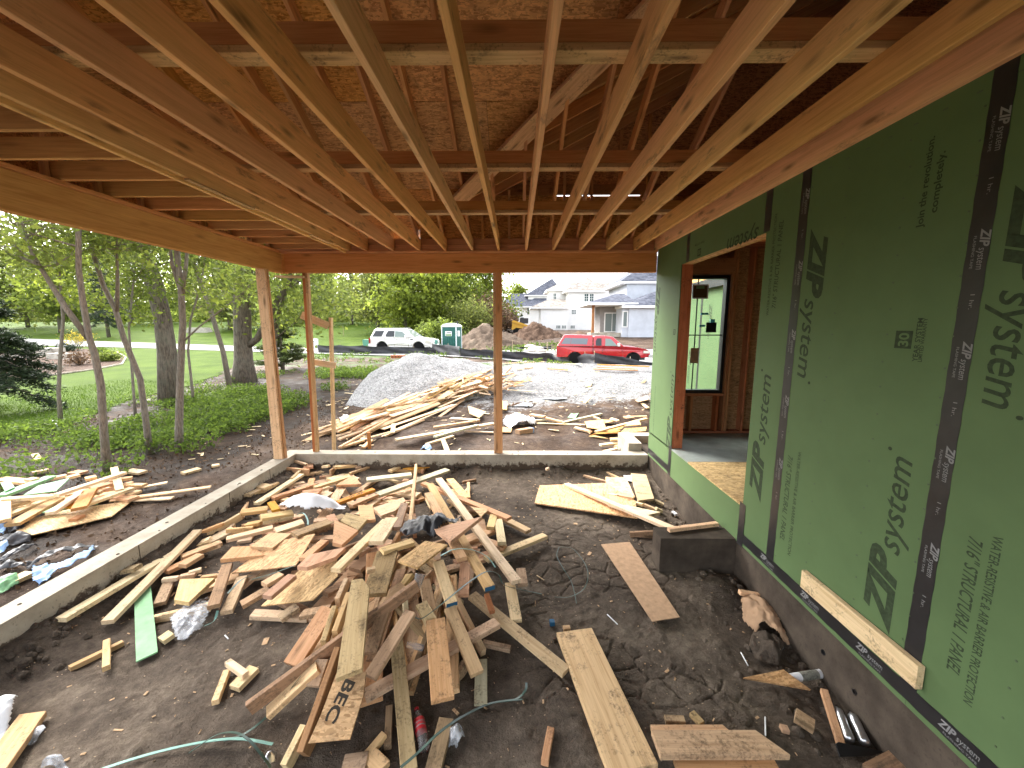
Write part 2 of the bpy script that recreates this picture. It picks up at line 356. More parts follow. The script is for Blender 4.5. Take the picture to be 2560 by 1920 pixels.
# ================================================================== ground sheets
def axis(segs):
    out = []
    for a, b, st in segs: out += list(np.arange(a, b - 1e-6, st))
    return np.array(out + [segs[-1][1]])
gx = axis([(-400, -100, 30), (-100, -40, 6), (-40, -14, 1), (-14, 9, .13), (9, 40, 1), (40, 100, 6), (100, 400, 30)])
gy = axis([(-60, -4, 8), (-4, 2, .5), (2, 20, .13), (20, 34, .3), (34, 100, 1.2), (100, 600, 25)])
X, Y = np.meshgrid(gx, gy); Z = G(X, Y)
ins = (X > XLO + .05) & (X < 6.5) & (Y < YFB - .05) & (Y > -8)
Z = np.where(ins, -1.0, Z)
gm = grid_mesh('ground', X, Y, Z); ground = link('ground', gm, M['ground']); tag(ground, kind='structure')
def zones(x, y):
    gv = ss(8.0, 13.0, y) * (1 - ss(24, 27, y)) * ss(-6.5, -3.5, x) * (1 - ss(9, 14, x))
    gv = gv * (.44 + .40 * ss(10, 16, y))
    lf = (1 - ss(-5.3, -4.7, x)) * (1 - ss(18, 24, y)) * ss(1, 3.5, y) * .62
    gr = np.clip(ss(25, 29, y) * (1 - ss(0.5, 3, x)) * (1 - ss(36, 40, y)) * .75 + .9 * (1 - ss(-26, -20, x)) + ss(60, 80, y) * (1 - ss(-12, 0, x)), 0, 1)
    gr = np.maximum(gr, .5 * ss(21, 23, y) * (1 - ss(24.5, 26, y)) * (1 - ss(-1, 4, x)))
    return gv, lf, gr
a_, b_, c_ = zones(X.ravel(), Y.ravel())
ca = gm.color_attributes.new('zone', 'FLOAT_COLOR', 'POINT')
ca.data.foreach_set('color', np.stack([a_, b_, c_, np.ones_like(a_)], -1).astype(np.float32).ravel())

def in_poly(px, py, poly):
    r = np.zeros(px.shape, bool); n = len(poly)
    for i in range(n):
        x0, y0 = poly[i]; x1, y1 = poly[(i + 1) % n]
        c = ((y0 > py) != (y1 > py)) & (px < (x1 - x0) * (py - y0) / (y1 - y0 + 1e-12) + x0); r ^= c
    return r
lawn_px = [(0, 1088), (120, 1066), (215, 1040), (300, 1012), (390, 985), (500, 958), (570, 925), (650, 900), (770, 886)]
LAWN = [tuple(ground_hit(*q)[:2]) for q in lawn_px] + [(-13, 30), (-9, 37), (-6, 44), (-6, 120), (-140, 120), (-140, 3), (-9, 3)]
lx = axis([(-140, -40, 3), (-40, -16, .6), (-16, -5, .15)]); ly = axis([(3, 16, .15), (16, 45, .5), (45, 120, 1.5)])
X, Y = np.meshgrid(lx, ly); cx = (X[:-1, :-1] + X[1:, 1:]) / 2; cy = (Y[:-1, :-1] + Y[1:, 1:]) / 2
keep = in_poly(cx + .5 * fbm(cx * .9, cy * .9), cy + .5 * fbm(cx * .9 + 7, cy * .9), LAWN)
tag(link('lawn', grid_mesh('lawn', X, Y, G(X, Y) + .02, keep), M['lawn']), kind='structure')

road_px = [(-420, 842), (-150, 848), (113, 857), (400, 866), (584, 872), (756, 877), (1000, 883), (1300, 890), (1631, 899)]
rc = [ground_hit(*q)[:2] for q in road_px]; rc = [rc[0] + (rc[0] - rc[1]) * 2] + rc + [rc[-1] + (rc[-1] - rc[-2]) * 4]
vs = []; fs = []
pts = []
for i in range(len(rc) - 1):
    for t in np.linspace(0, 1, 12, endpoint=False): pts.append(rc[i] * (1 - t) + rc[i + 1] * t)
pts.append(rc[-1]); pts = np.array(pts); 
for _ in range(6): pts[1:-1] = (pts[:-2] + pts[1:-1] * 2 + pts[2:]) / 4
for i, q in enumerate(pts):
    d = pts[min(i + 1, len(pts) - 1)] - pts[max(i - 1, 0)]; d = d / np.linalg.norm(d); nn = np.array([-d[1], d[0]])
    for k in np.linspace(-2.7, 2.7, 9): e = q + nn * k; vs.append((e[0], e[1], float(G(*e)) + .06))
for i in range(len(pts) - 1):
    for k in range(8): fs.append((i*9+k, i*9+k+1, (i+1)*9+k+1, (i+1)*9+k))
tag(MB().add(vs, fs).build('road', M['road']), kind='structure')
ROAD = pts

dx = axis([(XL - .02, -.4, .018), (-.4, 1.8, .012), (1.8, XW + .03, .018)]); dy = axis([(YB - .3, 1.25, .12), (1.25, 1.9, .018), (1.9, 4.8, .012), (4.8, YF + .02, .018)])
X, Y = np.meshgrid(dx, dy); Z = D(X, Y)
# drying cracks cut into the clay
wx = X + .12 * fbm(X * 3, Y * 3) ; wy = Y + .12 * fbm(X * 3 + 9, Y * 3 + 4)
def crack(sc, seed):
    u, v2 = wx * sc, wy * sc; iu = np.floor(u).astype(int); iv = np.floor(v2).astype(int); f1 = np.full(u.shape, 9.); f2 = f1.copy()
    t = np.random.default_rng(seed).random((64, 64, 2))
    for a in (-1, 0, 1):
        for b in (-1, 0, 1):
            q = t[(iu + a) % 64, (iv + b) % 64]; d = np.hypot(iu + a + q[..., 0] - u, iv + b + q[..., 1] - v2)
            f2 = np.minimum(f2, np.maximum(f1, d)); f1 = np.minimum(f1, d)
    return f2 - f1
cm = ss(-.25, .25, X) * (1 - ss(1.45, 1.75, X)) * (1 - ss(4.4, 5.2, Y)) * ss(1.9, 2.5, Y) + .8 * np.exp(-(((X + 1.9) / .7) ** 2 + ((Y - 2.7) / .35) ** 2))
cm = np.clip(cm, 0, 1) * (vn(X * 2.2 + 3, Y * 2.2) > .36)
Z = Z - cm * .014 * (1 - ss(.012, .085, crack(5.2, 3)))
Z = Z + .022 * np.abs(fbm(X * 13, Y * 13)) * (1 - .6 * cm) + .05 * np.clip(fbm(X * 5 + 2, Y * 5) - .13, 0, 1) * 2
DG = (dx, dy, Z)
for (px, py, rx_, ry_) in ((1300, 1012, .55, .3), (1372, 996, .5, .22), (1335, 1003, .3, .16)):
    q = ground_hit(px, py); zz = float(np.max(G(q[0] + np.array([-.2, 0, .2]), q[1] + np.array([0, 0, 0])))) + .012
    vs = [(q[0], q[1], zz)] + [(q[0] + rx_ * math.cos(t) * (1 + .25 * math.sin(3 * t + px)), q[1] + ry_ * math.sin(t) * (1 + .2 * math.sin(5 * t)), zz) for t in np.linspace(0, 2 * math.pi, 28, endpoint=False)]
    tag(MB().add(vs, [(0, i + 1, (i + 1) % 28 + 1) for i in range(28)]).build('puddle', M['water']), kind='structure')
tag(link('dirt_floor', grid_mesh('dirt_floor', X, Y, Z), M['earth']), kind='structure')

# ================================================================== lumber helpers
def frame(P0, P1, roll=0, up=(0, 0, 1)):
    P0 = Vector(P0); P1 = Vector(P1); d = (P1 - P0).normalized(); u = Vector(up)
    if abs(d.dot(u)) > .98: u = Vector((0, 1, 0))
    n = (u - d * u.dot(d)).normalized(); y = n.cross(d)
    if roll:
        q = Matrix.Rotation(roll, 3, d); n = q @ n; y = q @ y
    return d, y, n
_lum = {}
def lum_mesh(name, L, w, t, ch=.003, skew=(0, 0)):
    key = (round(L, 3), w, t, skew)
    if key in _lum: return _lum[key].copy()
    a, b = w / 2, t / 2; c = min(ch, t * .3)
    cs = [(-a + c, -b), (a - c, -b), (a, -b + c), (a, b - c), (a - c, b), (-a + c, b), (-a, b - c), (-a, -b + c)]
    vs = [(-L / 2 + skew[0] * y, y, z) for y, z in cs] + [(L / 2 + skew[1] * y, y, z) for y, z in cs]
    fs = [tuple(range(8))[::-1], tuple(range(8, 16))] + [(i, (i + 1) % 8, 8 + (i + 1) % 8, 8 + i) for i in range(8)]
    me = bpy.data.meshes.new(name); me.from_pydata(vs, [], fs); me.update(); _lum[key] = me; return me
def lumber(name, P0, P1, w, t, mat, parent=None, roll=0, up=(0, 0, 1), anchor='top', skew=(0, 0)):
    """board from P0 to P1; anchor says whether the points lie on the middle of its top face, its core or its underside"""
    P0 = Vector(P0); P1 = Vector(P1); d, y, n = frame(P0, P1, roll, up)
    k = {'top': -t / 2, 'mid': 0, 'bottom': t / 2}[anchor]
    c = (P0 + P1) / 2 + n * k
    me = lum_mesh(name, (P1 - P0).length, w, t, skew=skew); me.name = name
    me.materials.clear(); me.materials.append(mat)
    ob = bpy.data.objects.new(name, me); col.objects.link(ob)
    mw = Matrix((d, y, n)).transposed().to_4x4(); mw.translation = c
    if parent is not None: ob.parent = parent; ob.matrix_parent_inverse = parent.matrix_basis.inverted()
    ob.matrix_basis = mw
    return ob

# ================================================================== porch foundation
fnd = empty('porch_foundation', (XL, 3, -.8), 'low concrete foundation wall running round the open sides of the porch', 'foundation')
m = MB(); zb = -.95
m.add([(XLO, YB, zb), (XL, YB, zb), (XL, YF, zb), (XW - .004, YF, zb), (XW - .004, YFB, zb), (XLO, YFB, zb),
       (XLO, YB, 0), (XL, YB, 0), (XL, YF, 0), (XW - .004, YF, 0), (XW - .004, YFB, 0), (XLO, YFB, 0)],
      [(6, 7, 8, 11), (8, 9, 10, 11), (0, 1, 7, 6), (1, 2, 8, 7), (2, 3, 9, 8), (3, 4, 10, 9), (4, 5, 11, 10), (5, 0, 6, 11), (0, 5, 2, 1), (2, 5, 4, 3)])
m.build('concrete_wall', M['concrete'], fnd)
for yy in (2.25, 3.55, 4.78, 5.62):                       # form joints in the inner face
    MB().box((XL - .002, yy, -.4), (XL + .003, yy + .006, -.004)).build('form_joint', M['concrete_damp'], fnd)
m = MB()
for i in range(26):
    f = random.random(); e = random.random() < .5
    x = random.uniform(XL, XW - .3) if e else random.uniform(XLO + .03, XL - .03); y = random.uniform(YF + .03, YFB - .03) if e else random.uniform(1.4, 5.6); r = random.uniform(.006, .022)
    m.lathe([(r, -.002), (r * .8, r * .3), (r * .2, r * .5)], 6, (x, y, 0))
tag(m.build('mud_crumbs', M['earth'], fnd), kind='stuff')
# stub of wall running on towards the neighbouring lot, right of the far corner
c0 = at_z(1562, 1085, 0); 
st = empty('foundation_stub', (1.75, 7.2, -.3), 'pale concrete foundation corner jutting out past the far end of the green wall', 'foundation')
m = MB(); m.prism([(1.90, YFB + .004, -.5), (2.12, YFB + .004, -.5), (2.12, 7.25, -.5), (1.90, 7.25, -.5)], (0, 0, .63)); m.build('concrete_wall', M['concrete'], st)
MB().box((2.124, 7.03, -.5), (3.4, 7.25, .128)).build('concrete_return', M['concrete'], st)
MB().lathe([(.03, 0), (.03, .012), (.02, .013)], 12, (1.97, YFB + .0, -.12), 'y').build('tie_hole', M['concrete_damp'], st)

# ================================================================== porch roof framing
S = .4064
roof = empty('porch_roof', (0, YF + .1, ZJ), 'unfinished timber porch roof with open ceiling joists, rafters and strand board deck', 'roof')
beamY = 6.36
# header beams under the joists: a far one and a left one, each of two plies with a plate on top
for k in range(2): lumber('left_header', (XL - .0205 - .045 * k, YB, 2.90), (XL - .0205 - .045 * k, beamY + (.10 if k else 0), 2.90), .041, .29, M['beam'], roof, anchor='bottom')
MB().box((XL + .004, beamY - .0, 2.895), (XL + .042, beamY + .09, 3.186)).build('header_end_block', M['beam'], roof)
for k in range(2): lumber('far_header', (XL + .044, beamY + .02 + .042 * k, 2.905), (XW - .004, beamY + .02 + .042 * k, 2.905), .038, .285, M['beam'], roof, anchor='bottom')
lumber('top_plate', (XL + .0, beamY + .045, ZJ), (XW - .004, beamY + .045, ZJ), .13, .036, M['rafter'], roof)
lumber('top_plate', (XL - .047, YB, ZJ), (XL - .047, beamY - .03, ZJ), .13, .036, M['rafter'], roof)
lumber('rim_board', (XL - .1, beamY + .075, ZJ + .002), (XW + .1, beamY + .075, ZJ + .002), .036, .10, M['rafter'], roof, anchor='bottom')
lumber('rim_board', (XL - .1, beamY + .079, ZJ + .104), (XW + .1, beamY + .079, ZJ + .104), .036, .09, M['rafter'], roof, anchor='bottom')
lumber('scrap_plate', at_y(690, 689, 6.37), at_y(762, 690, 6.37), .09, .03, M['pine_pale'], roof)
# ceiling joists, 16 inches apart, over the whole span
jx = [at_z(q, 627, ZJ)[0] for q in (870, 915, 982, 1048, 1114, 1181, 1247, 1315, 1383, 1450, 1518, 1586, 1639)]
JD = .184
for i, x in enumerate(jx):
    lumber('ceiling_joist', (x, YB, ZJ + .001), (x, beamY + .05, ZJ + .001), .038, JD, M['joist'] if 2 < i < 9 else M['joist_warm'], roof, anchor='bottom')
x = jx[0] - .042
lumber('ceiling_joist', (x, YB, ZJ - .03), (x, beamY + .03, ZJ - .03), .036, JD + .03, M['joist_warm'], roof, anchor='bottom')
for a, b in ((-1.6, 1.95), (3.3, 4.1), (5.2, 5.75)):      # packing strips nailed under the double joist
    lumber('packing_strip', (jx[0] + .006, a, ZJ - .018), (jx[0] + .006, b, ZJ - .018), .04, .018, M['pine'], roof, anchor='bottom')
# short joists out to the left header with a post block at each bearing
for k in range(17):
    y = beamY - .16 - k * S
    lumber('jack_joist', (XL - .09, y, ZJ + .002), (jx[0] - .064, y, ZJ + .002), .038, .14, M['rafter'], roof, anchor='bottom')
    lumber('heel_block', (XL - .068, y - .05, ZJ + .003), (XL - .068, y - .05, ZJ + .36), .05, .038, M['rafter'], roof, anchor='mid')
# three strongbacks across the joists
for y0, y1 in ((2.17, 2.28), (3.63, 3.72), (5.0, 5.09)):
    lumber('strongback_flat', (jx[0] + .05, (y0 + y1) / 2, ZJ + JD + .002), (XW + .6, (y0 + y1) / 2, ZJ + JD + .002), y1 - y0, .036, M['pine'], roof, anchor='bottom')
    lumber('strongback', (jx[0] + .05, y0 + .02, ZJ + JD + .04), (XW + .6, y0 + .02, ZJ + JD + .04), .038, .10, M['rafter'], roof, anchor='bottom')
# main roof slope, rising towards the camera at 6 in 12
z0 = 3.40; yE = 6.50; TY = 7.0
def zr(y): return z0 + .5 * (yE - y)
VX0 = at_y(1178, 451, 5.55)[0]
def valley_y(x): return 5.55 - (x - VX0) * 1.0
rx = [q - .042 for q in jx]; rx = [rx[0] - S * k for k in (3, 2, 1)] + rx
for x in rx:
    yl = max(YB, valley_y(x) if x > VX0 else YB)
    if yl > 5.9: yl = 5.9
    a = (x, yE + .02, zr(yE + .02)); b = (x, YB, zr(YB))
    if x > VX0 - .1: b = (x, yl, zr(yl))
    # right of the valley short studs carry the ceiling instead
    lumber('rafter', a, (x, YB, zr(YB)) if x < VX0 + .1 else b, .038, .14, M['rafter'], roof, anchor='bottom')
d, y_, n_ = frame((0, yE, zr(yE)), (0, YB, zr(YB)))
slope = math.hypot(1, .5)
row = 0; yy = yE + .35
while yy > YB:                                            # strand board deck in staggered 4 x 8 foot sheets
    y2 = max(yy - 1.215 / slope * 1.0, YB - .4); xx = -5.2 + (row % 2) * 1.22 - 1.22
    while xx < 6.7:
        x2 = xx + 2.436; dz = .14 * slope
        a0, a1 = max(xx, -4.4), min(x2, 6.6)
        if a1 - a0 > .1:
            v0 = yy - .004; v1 = y2 + .004
            # cut each sheet along the valley
            poly = [(a0, v0), (a1, v0), (a1, v1), (a0, v1)]
            out = []
            for i in range(4):
                p, q = poly[i], poly[(i + 1) % 4]; fp = valley_y(p[0]) + .02 - p[1]; fq = valley_y(q[0]) + .02 - q[1]
                if fp >= 0: out.append(p)
                if fp * fq < 0: t = fp / (fp - fq); out.append((p[0] + (q[0] - p[0]) * t, p[1] + (q[1] - p[1]) * t))
            if len(out) > 2:
                cx_ = sum(q[0] for q in out) / len(out); cy_ = sum(q[1] for q in out) / len(out)
                mb = MB().prism([(q[0], q[1], zr(q[1]) + dz + .003) for q in out], (0, 0, .012))
                mb.build('roof_panel', M['osb_roof'], roof, origin=(cx_, cy_, zr(cy_) + dz))
        xx = x2 + .004
    yy = y2; row += 1
# the last strip of deck behind the strongbacks, low by the far plate, right of the valley
zsl = at_y(1500, 489, 6.46)[2]; sx0, sx1 = at_y(1392, 489, 6.46)[0], at_y(1600, 489, 6.46)[0]
MB().box((VX0 - .9, 6.46, 3.36), (6.6, 6.472, zsl - .005)).build('wall_sheathing', M['osb_roof'], roof, origin=(1, 6.46, 3.5))
MB().box((VX0 - .9, 6.4605, zsl - .0115), (sx0, 6.4715, zsl + .04)).build('wall_sheathing', M['osb_roof'], roof, origin=(1, 6.46, 4)); MB().box((sx1, 6.4605, zsl - .0115), (6.6, 6.4715, zsl + .04)).build('wall_sheathing', M['osb_roof'], roof, origin=(1, 6.46, 4))
# valley board and the house roof slope rising to the right behind it
def zv(x): return zr(5.55) + .5 * (x - VX0)
va = (VX0 - .35, 5.9, zr(5.9) + .0); vb = (VX0 + 6.6, 5.55 - 6.6, zr(5.55 - 6.6))
lumber('valley_rafter', (va[0], va[1], va[2] - .02), (vb[0], vb[1], vb[2] - .02), .25, .04, M['pine'], roof, roll=0, anchor='bottom')
for k in range(17):
    y = 6.3 - k * S; xs = VX0 + (5.55 - y) + .05
    if xs < VX0 - .1: xs = VX0 - .1
    if xs < 6.2: lumber('house_rafter', (xs, y, zv(xs)), (6.4, y, zv(6.4)), .038, .14, M['rafter'], roof, anchor='bottom')
MB().prism([(VX0 - .95, 6.5, zv(VX0 - .95) + .17), (6.6, 6.5, zv(6.6) + .17), (6.6, 5.49 - (6.6 - VX0), zv(6.6) + .17)], (0, 0, .012)).build('house_roof_deck', M['osb_roof'], roof, origin=(3, 3, 5))
vy = 5.55 - (6.65 - VX0)
MB().prism([(-4.45, 6.95, zr(6.95) + .19), (VX0 - 1.35, 6.95, zr(6.95) + .19), (6.65, vy - .05, zr(vy - .05) + .19), (6.65, YB - .5, zr(YB - .5) + .19), (-4.45, YB - .5, zr(YB - .5) + .19)], (0, 0, .02)).build('light_leak_cover', M['tape'], roof, origin=(0, 3, 5))  # unseen sheet above the deck, added to stop light leaking through panel gaps
MB().prism([(VX0 - 1.3, 6.9, zv(VX0 - 1.3) + .2), (6.7, 6.9, zv(6.7) + .2), (6.7, vy - .05, zv(6.7) + .2)], (0, 0, .02)).build('light_leak_cover', M['tape'], roof, origin=(3, 3, 5))  # second unseen sheet, added to block light leaks over the house slope
lumber('ledger', (VX0 - .3, 6.43, zsl + .075), (3.2, 6.43, zsl + .075), .03, .15, M['fir_red'], roof, anchor='mid')
MB().box((VX0 - .9, 6.46, zsl + .0405), (6.6, 6.475, 7.6)).build('gable_sheathing', M['osb_roof'], roof, origin=(2, 6.4, 5))
MB().box((6.55, -2, 3.2), (6.57, 6.45, 7.6)).build('gable_sheathing', M['osb_roof'], roof, origin=(6, 3, 5))
MB().prism([(-4.41, YB - .4, 3.2), (-4.41, 6.9, 3.2), (-4.41, YB - .4, zr(YB - .4) + .3)], (-.012, 0, 0)).build('gable_sheathing', M['osb_roof'], roof, origin=(-4.4, 3, 4))
MB().box((-4.4, YB - .42, 3.3), (6.56, YB - .40, 8.2)).build('gable_sheathing', M['osb_roof'], roof, origin=(0, YB, 5))
MB().box((-4.40, YB, 3.245), (XL - .115, 6.9, 3.255)).build('soffit', M['osb_roof'], roof, origin=(-4, 3, 3.2))
MB().box((XL - .1, 6.54, 3.15), (XW - .1, 6.86, 3.16)).build('soffit', M['osb_roof'], roof, origin=(0, 6.7, 3.2))
# stud wall stubs seen in the roof void to the right
for i, x in enumerate(rx[8:]):
    lumber('gable_stud', (x + .2, 6.41, 3.42), (x + .2, 6.41, min(zv(x + .2), 5.6)), .038, .06, M['rafter'], roof, anchor='mid')

# ================================================================== posts on the foundation
def post(name, label, studs, cat='post', extra=None):
    P = studs[0][0]; e = empty(name, (P[0], P[1], 0), label, cat)
    for (p0, p1, w_, t_, mt, up) in studs: lumber('stud', p0, p1, w_, t_, mt, e, up=up, anchor='mid')
    return e
pa = at_z(699, 1147, 0); pt = at_z(652, 671, 2.90)
px_, py_ = pa[0], pa[1]
post('corner_post', 'pale new lumber corner post under the left header, leaning slightly', [((pa[0] - .01, pa[1], .001), (pt[0], pt[1], 2.899), .14, .04, M['pine'], (0, -1, 0)), ((pa[0] + .02, pa[1] + .045, .001), (pt[0] + .0, pt[1] + .045, 2.899), .14, .04, M['fir'], (0, -1, 0))])
q0 = at_z(793, 1129, 0); q1 = at_y(768, 684, 6.42)
br = post('braced_post', 'reddish stud post left of centre with a shorter stud braced beside it', [((q0[0], 6.46, .001), (q1[0], 6.42, 2.904), .04, .075, M['fir'], (0, -1, 0)), ((q0[0] - .048, 6.47, .001), (q1[0] - .05, 6.43, 2.904), .042, .06, M['fir_red'], (0, -1, 0))])
s0 = at_y(834, 1126, 6.75); s1 = at_y(827, 794, 6.75)
lumber('short_stud', (s0[0], 6.75, -.32), (s1[0], 6.75, s1[2]), .085, .038, M['fir'], br, up=(-1, 0, 0), anchor='mid')
lumber('brace', at_y(753, 787, 6.53) , at_y(822, 815, 6.72), .038, .12, M['pine_pale'], br, anchor='mid')
lumber('brace', at_y(782, 905, 6.6), at_y(840, 914, 6.69), .038, .10, M['pine_pale'], br, anchor='mid')
k0 = at_z(1247, 1133, 0)
post('middle_post', 'slim brown stud post in the middle of the far opening', [((k0[0] + .012, 6.40, .001), (k0[0] + .012, 6.40, 2.904), .10, .038, M['beam'], (0, -1, 0)), ((k0[0] - .058, 6.42, .001), (k0[0] - .058, 6.42, 2.904), .036, .085, M['fir'], (0, -1, 0))])
# ================================================================== the house: sheathed wall, room behind the opening
DY0, DY1, DZ0, DZ1 = 3.63, 5.42, .395, 2.883      # door opening
house = empty('framed_house', (XW + 1, 3, 0), 'unfinished house wall sheathed in green panels with black taped seams and a wide door opening', 'house')
def panel(y0, y1, z0, z1, x=XW, name='green_panel', mat=None, par=None):
    o = MB().box((x, y0 + .001, z0), (x + .011, y1 - .001, z1)).build(name, mat or M['zip'], par or house, origin=(x, (y0 + y1) / 2, (z0 + z1) / 2)); return o
TOPZ = ZJ + .1
panels = {}
for k, (a, b, c_, d_) in dict(near=(YB, .747, 0, TOPZ), A=(.747, 1.966, 0, TOPZ), B=(1.966, 3.182, 0, TOPZ), C=(3.182, DY0, 0, TOPZ), H=(DY0, DY1, DZ1, TOPZ), L=(DY0, DY1, 0, DZ0 - .02), D=(DY1, YF + .03, 0, TOPZ)).items():
    panels[k] = panel(a, b, c_, d_)
def tape(y0, y1, z0, z1, lift=.0015, x=XW):
    m = MB(); n = max(2, int(max(y1 - y0, z1 - z0) / .05)); vert = z1 - z0 > y1 - y0
    vs = []; fs = []
    for i in range(n + 1):
        t = i / n; e = .0018 * math.sin(i * 1.9 + y0 * 9)
        if vert: q = [(x - lift, y0 + e, z0 + (z1 - z0) * t), (x - lift, y1 + e, z0 + (z1 - z0) * t)]
        else: q = [(x - lift, y0 + (y1 - y0) * t, z0 + e), (x - lift, y0 + (y1 - y0) * t, z1 + e)]
        vs += q
    for i in range(n): fs.append((2*i, 2*i+1, 2*i+3, 2*i+2))
    k = len(vs); vs += [(v[0] + .0012, v[1], v[2]) for v in vs]; fs += [tuple(j + k for j in f)[::-1] for f in fs]
    for i in range(n): fs += [(2*i, 2*i+2, 2*i+2+k, 2*i+k), (2*i+1, 2*i+1+k, 2*i+3+k, 2*i+3)]
    return m.add(vs, fs).build('seam_tape', M['tape'], house, origin=(x, (y0 + y1) / 2, (z0 + z1) / 2))
W_ = .0476
t1 = tape(1.966 - W_, 1.966 + W_, .09, TOPZ); t2 = tape(3.182 - W_, 3.182 + W_, .09, TOPZ)
t3 = tape(DY0 - .05, DY0 + .04, DZ1 + .005, TOPZ); t4 = tape(5.20, 5.28, DZ1 + .004, TOPZ)
t5 = tape(YB, DY0 + .02, .035, .128, .003); t6 = tape(DY0 - .055, DY0 + .04, -.01, DZ0 + .02, .0046); t7 = tape(DY1 - .03, DY1 + .06, .0, DZ0 + .04, .0046); t8 = tape(DY1 + .02, YF + .02, .035, .128, .003)
# printed lettering
_tx = {}
def text_mesh(body, shear=0, bold=0):
    key = (body, shear, bold)
    if key in _tx: return _tx[key]
    cu = bpy.data.curves.new('lettering', 'FONT'); cu.body = body; cu.size = 1; cu.shear = shear; cu.offset = bold; cu.resolution_u = 3
    ob = bpy.data.objects.new('lettering', cu); col.objects.link(ob)
    bpy.context.view_layer.update()
    me = bpy.data.meshes.new_from_object(ob.evaluated_get(bpy.context.evaluated_depsgraph_get()))
    v = np.empty(len(me.vertices) * 3); me.vertices.foreach_get('co', v); v = v.reshape(-1, 3)
    fs = [tuple(p.vertices) for p in me.polygons]
    bpy.data.objects.remove(ob); bpy.data.curves.remove(cu); bpy.data.meshes.remove(me)
    _tx[key] = (v, fs); return _tx[key]
def put_text(body, O, U, V, L, H, mat, parent, shear=0, bold=0, x0=0.0, name='lettering', sub=None):
    """flat print: origin O, reading direction U, letter-up V, length L, cap height H; sub = part of a longer mark"""
    v, fs = text_mesh(body, shear, bold)
    lo, hi = v[:, 0].min(), v[:, 0].max(); O = Vector(O); U = Vector(U); V = Vector(V)
    vs = [O + U * (x0 + (q[0] - lo) / (hi - lo) * L) + V * (q[1] / .73 * H) for q in v]
    return MB().add(vs, fs).build(name, mat, parent, origin=O)
def wall_uv(u):                                   # reading direction on the wall face -> letter-up direction
    a, b = -u.y, u.z                              # viewer's right is -Y
    return Vector((0, b, a))
def wall_text(body, p0, p1, H, mat=None, par=None, shear=.25, bold=.012, lift=.0007, logo=False, X=XW):
    A = Vector(at_x(*p0, X)); B = Vector(at_x(*p1, X)); A.x = B.x = X - lift; par = par or house; mat = mat or M['print']
    u = B - A
    if abs(u.y) < abs(u.z): u = Vector((0, 0, math.copysign(1, u.z)))
    else: u = Vector((0, math.copysign(1, u.y), 0))
    L = abs((B - A).dot(u)); v = wall_uv(u)
    if logo:
        put_text('ZIP', A, u, v, L * .45, H, mat, par, .32, .05); put_text('system', A, u, v, L * .52, H * .86, mat, par, .25, .006, x0=L * .445)
        return put_text('.', A + v * H * .75, u, v, L * .02, H * .6, mat, par, x0=L * .98, bold=.03)
    return put_text(body, A, u, v, L, H, mat, par, shear, bold)
LG = .165
wall_text('', (2031, 571), (1992, 955), LG, logo=True, par=panels['B'])
wall_text('', (1899, 1257), (1923, 925), .17, logo=True, par=panels['C'])
wall_text('', (2218, 1585), (2268, 1130), LG * 1.05, logo=True, par=panels['B'])
wall_text('', (2548, 460), (2452, 1033), .185, logo=True, par=panels['A'])
wall_text('', (1643, 706), (1632, 885), .15, logo=True, par=panels['D'])
wall_text('', (1674, 1135), (1686, 930), .15, logo=True, par=panels['D'])
S1 = '7/16" STRUCTURAL 1 PANEL'; S2 = 'WATER-RESISTIVE & AIR BARRIER PROTECTION'
wall_text(S1, (1939, 771), (1960, 549), .055, par=panels['C']); wall_text(S2, (1921, 789), (1943, 534), .034, par=panels['C'], shear=0)
wall_text(S1, (1971, 1137), (1957, 1352), .055, par=panels['B']); wall_text(S2, (1996, 1128), (1975, 1390), .034, par=panels['B'], shear=0)
wall_text(S1, (2424, 1339), (2366, 1669), .06, par=panels['A']); wall_text(S2, (2484, 1336), (2408, 1751), .04, par=panels['A'], shear=0)
wall_text(S1, (1627, 972), (1625, 1083), .05, par=panels['D']); wall_text(S2, (1638, 965), (1634, 1095), .03, par=panels['D'], shear=0)
wall_text('Join the revolution.', (2306, 569), (2333, 341), .038, par=panels['B'], shear=0, bold=.02); wall_text('completely.', (2342, 530), (2364, 376), .038, par=panels['B'], shear=0, bold=.02)
def badge(pc, h, par, flip=False, up=(0, 0, 1)):        # dark square with 30 left out in green
    A = Vector(at_x(*pc, XW)); A.x = XW - .0006
    MB().box((XW - .0012, A.y - h / 2, A.z - h / 2), (XW - .0004, A.y + h / 2, A.z + h / 2)).build('badge', M['print'], par, origin=A)
    u = Vector((0, 0, 1)) if not flip else Vector((0, 1, 0)); v = wall_uv(u)
    put_text('30', A - u * h * .38 - v * h * .3 + Vector((-.0012, 0, 0)), u, v, h * .76, h * .6, M['zip'], par, 0, .03)
badge((2259, 849), .098, panels['B']); badge((1686, 830), .075, panels['D']); badge((1748, 631), .085, panels['H'], True)
wall_text('YEAR SYSTEM', (2293, 905), (2309, 795), .03, par=panels['B'], shear=0, bold=.02); wall_text('LIMITED WARRANTY', (2304, 905), (2322, 795), .022, par=panels['B'], shear=0, bold=.015)
wall_text('system', (1898, 566), (1818, 603), .15, par=panels['H'], shear=.25, bold=.008); wall_text('YEAR SYSTEM', (1762, 600), (1738, 611), .026, par=panels['H'], shear=0)
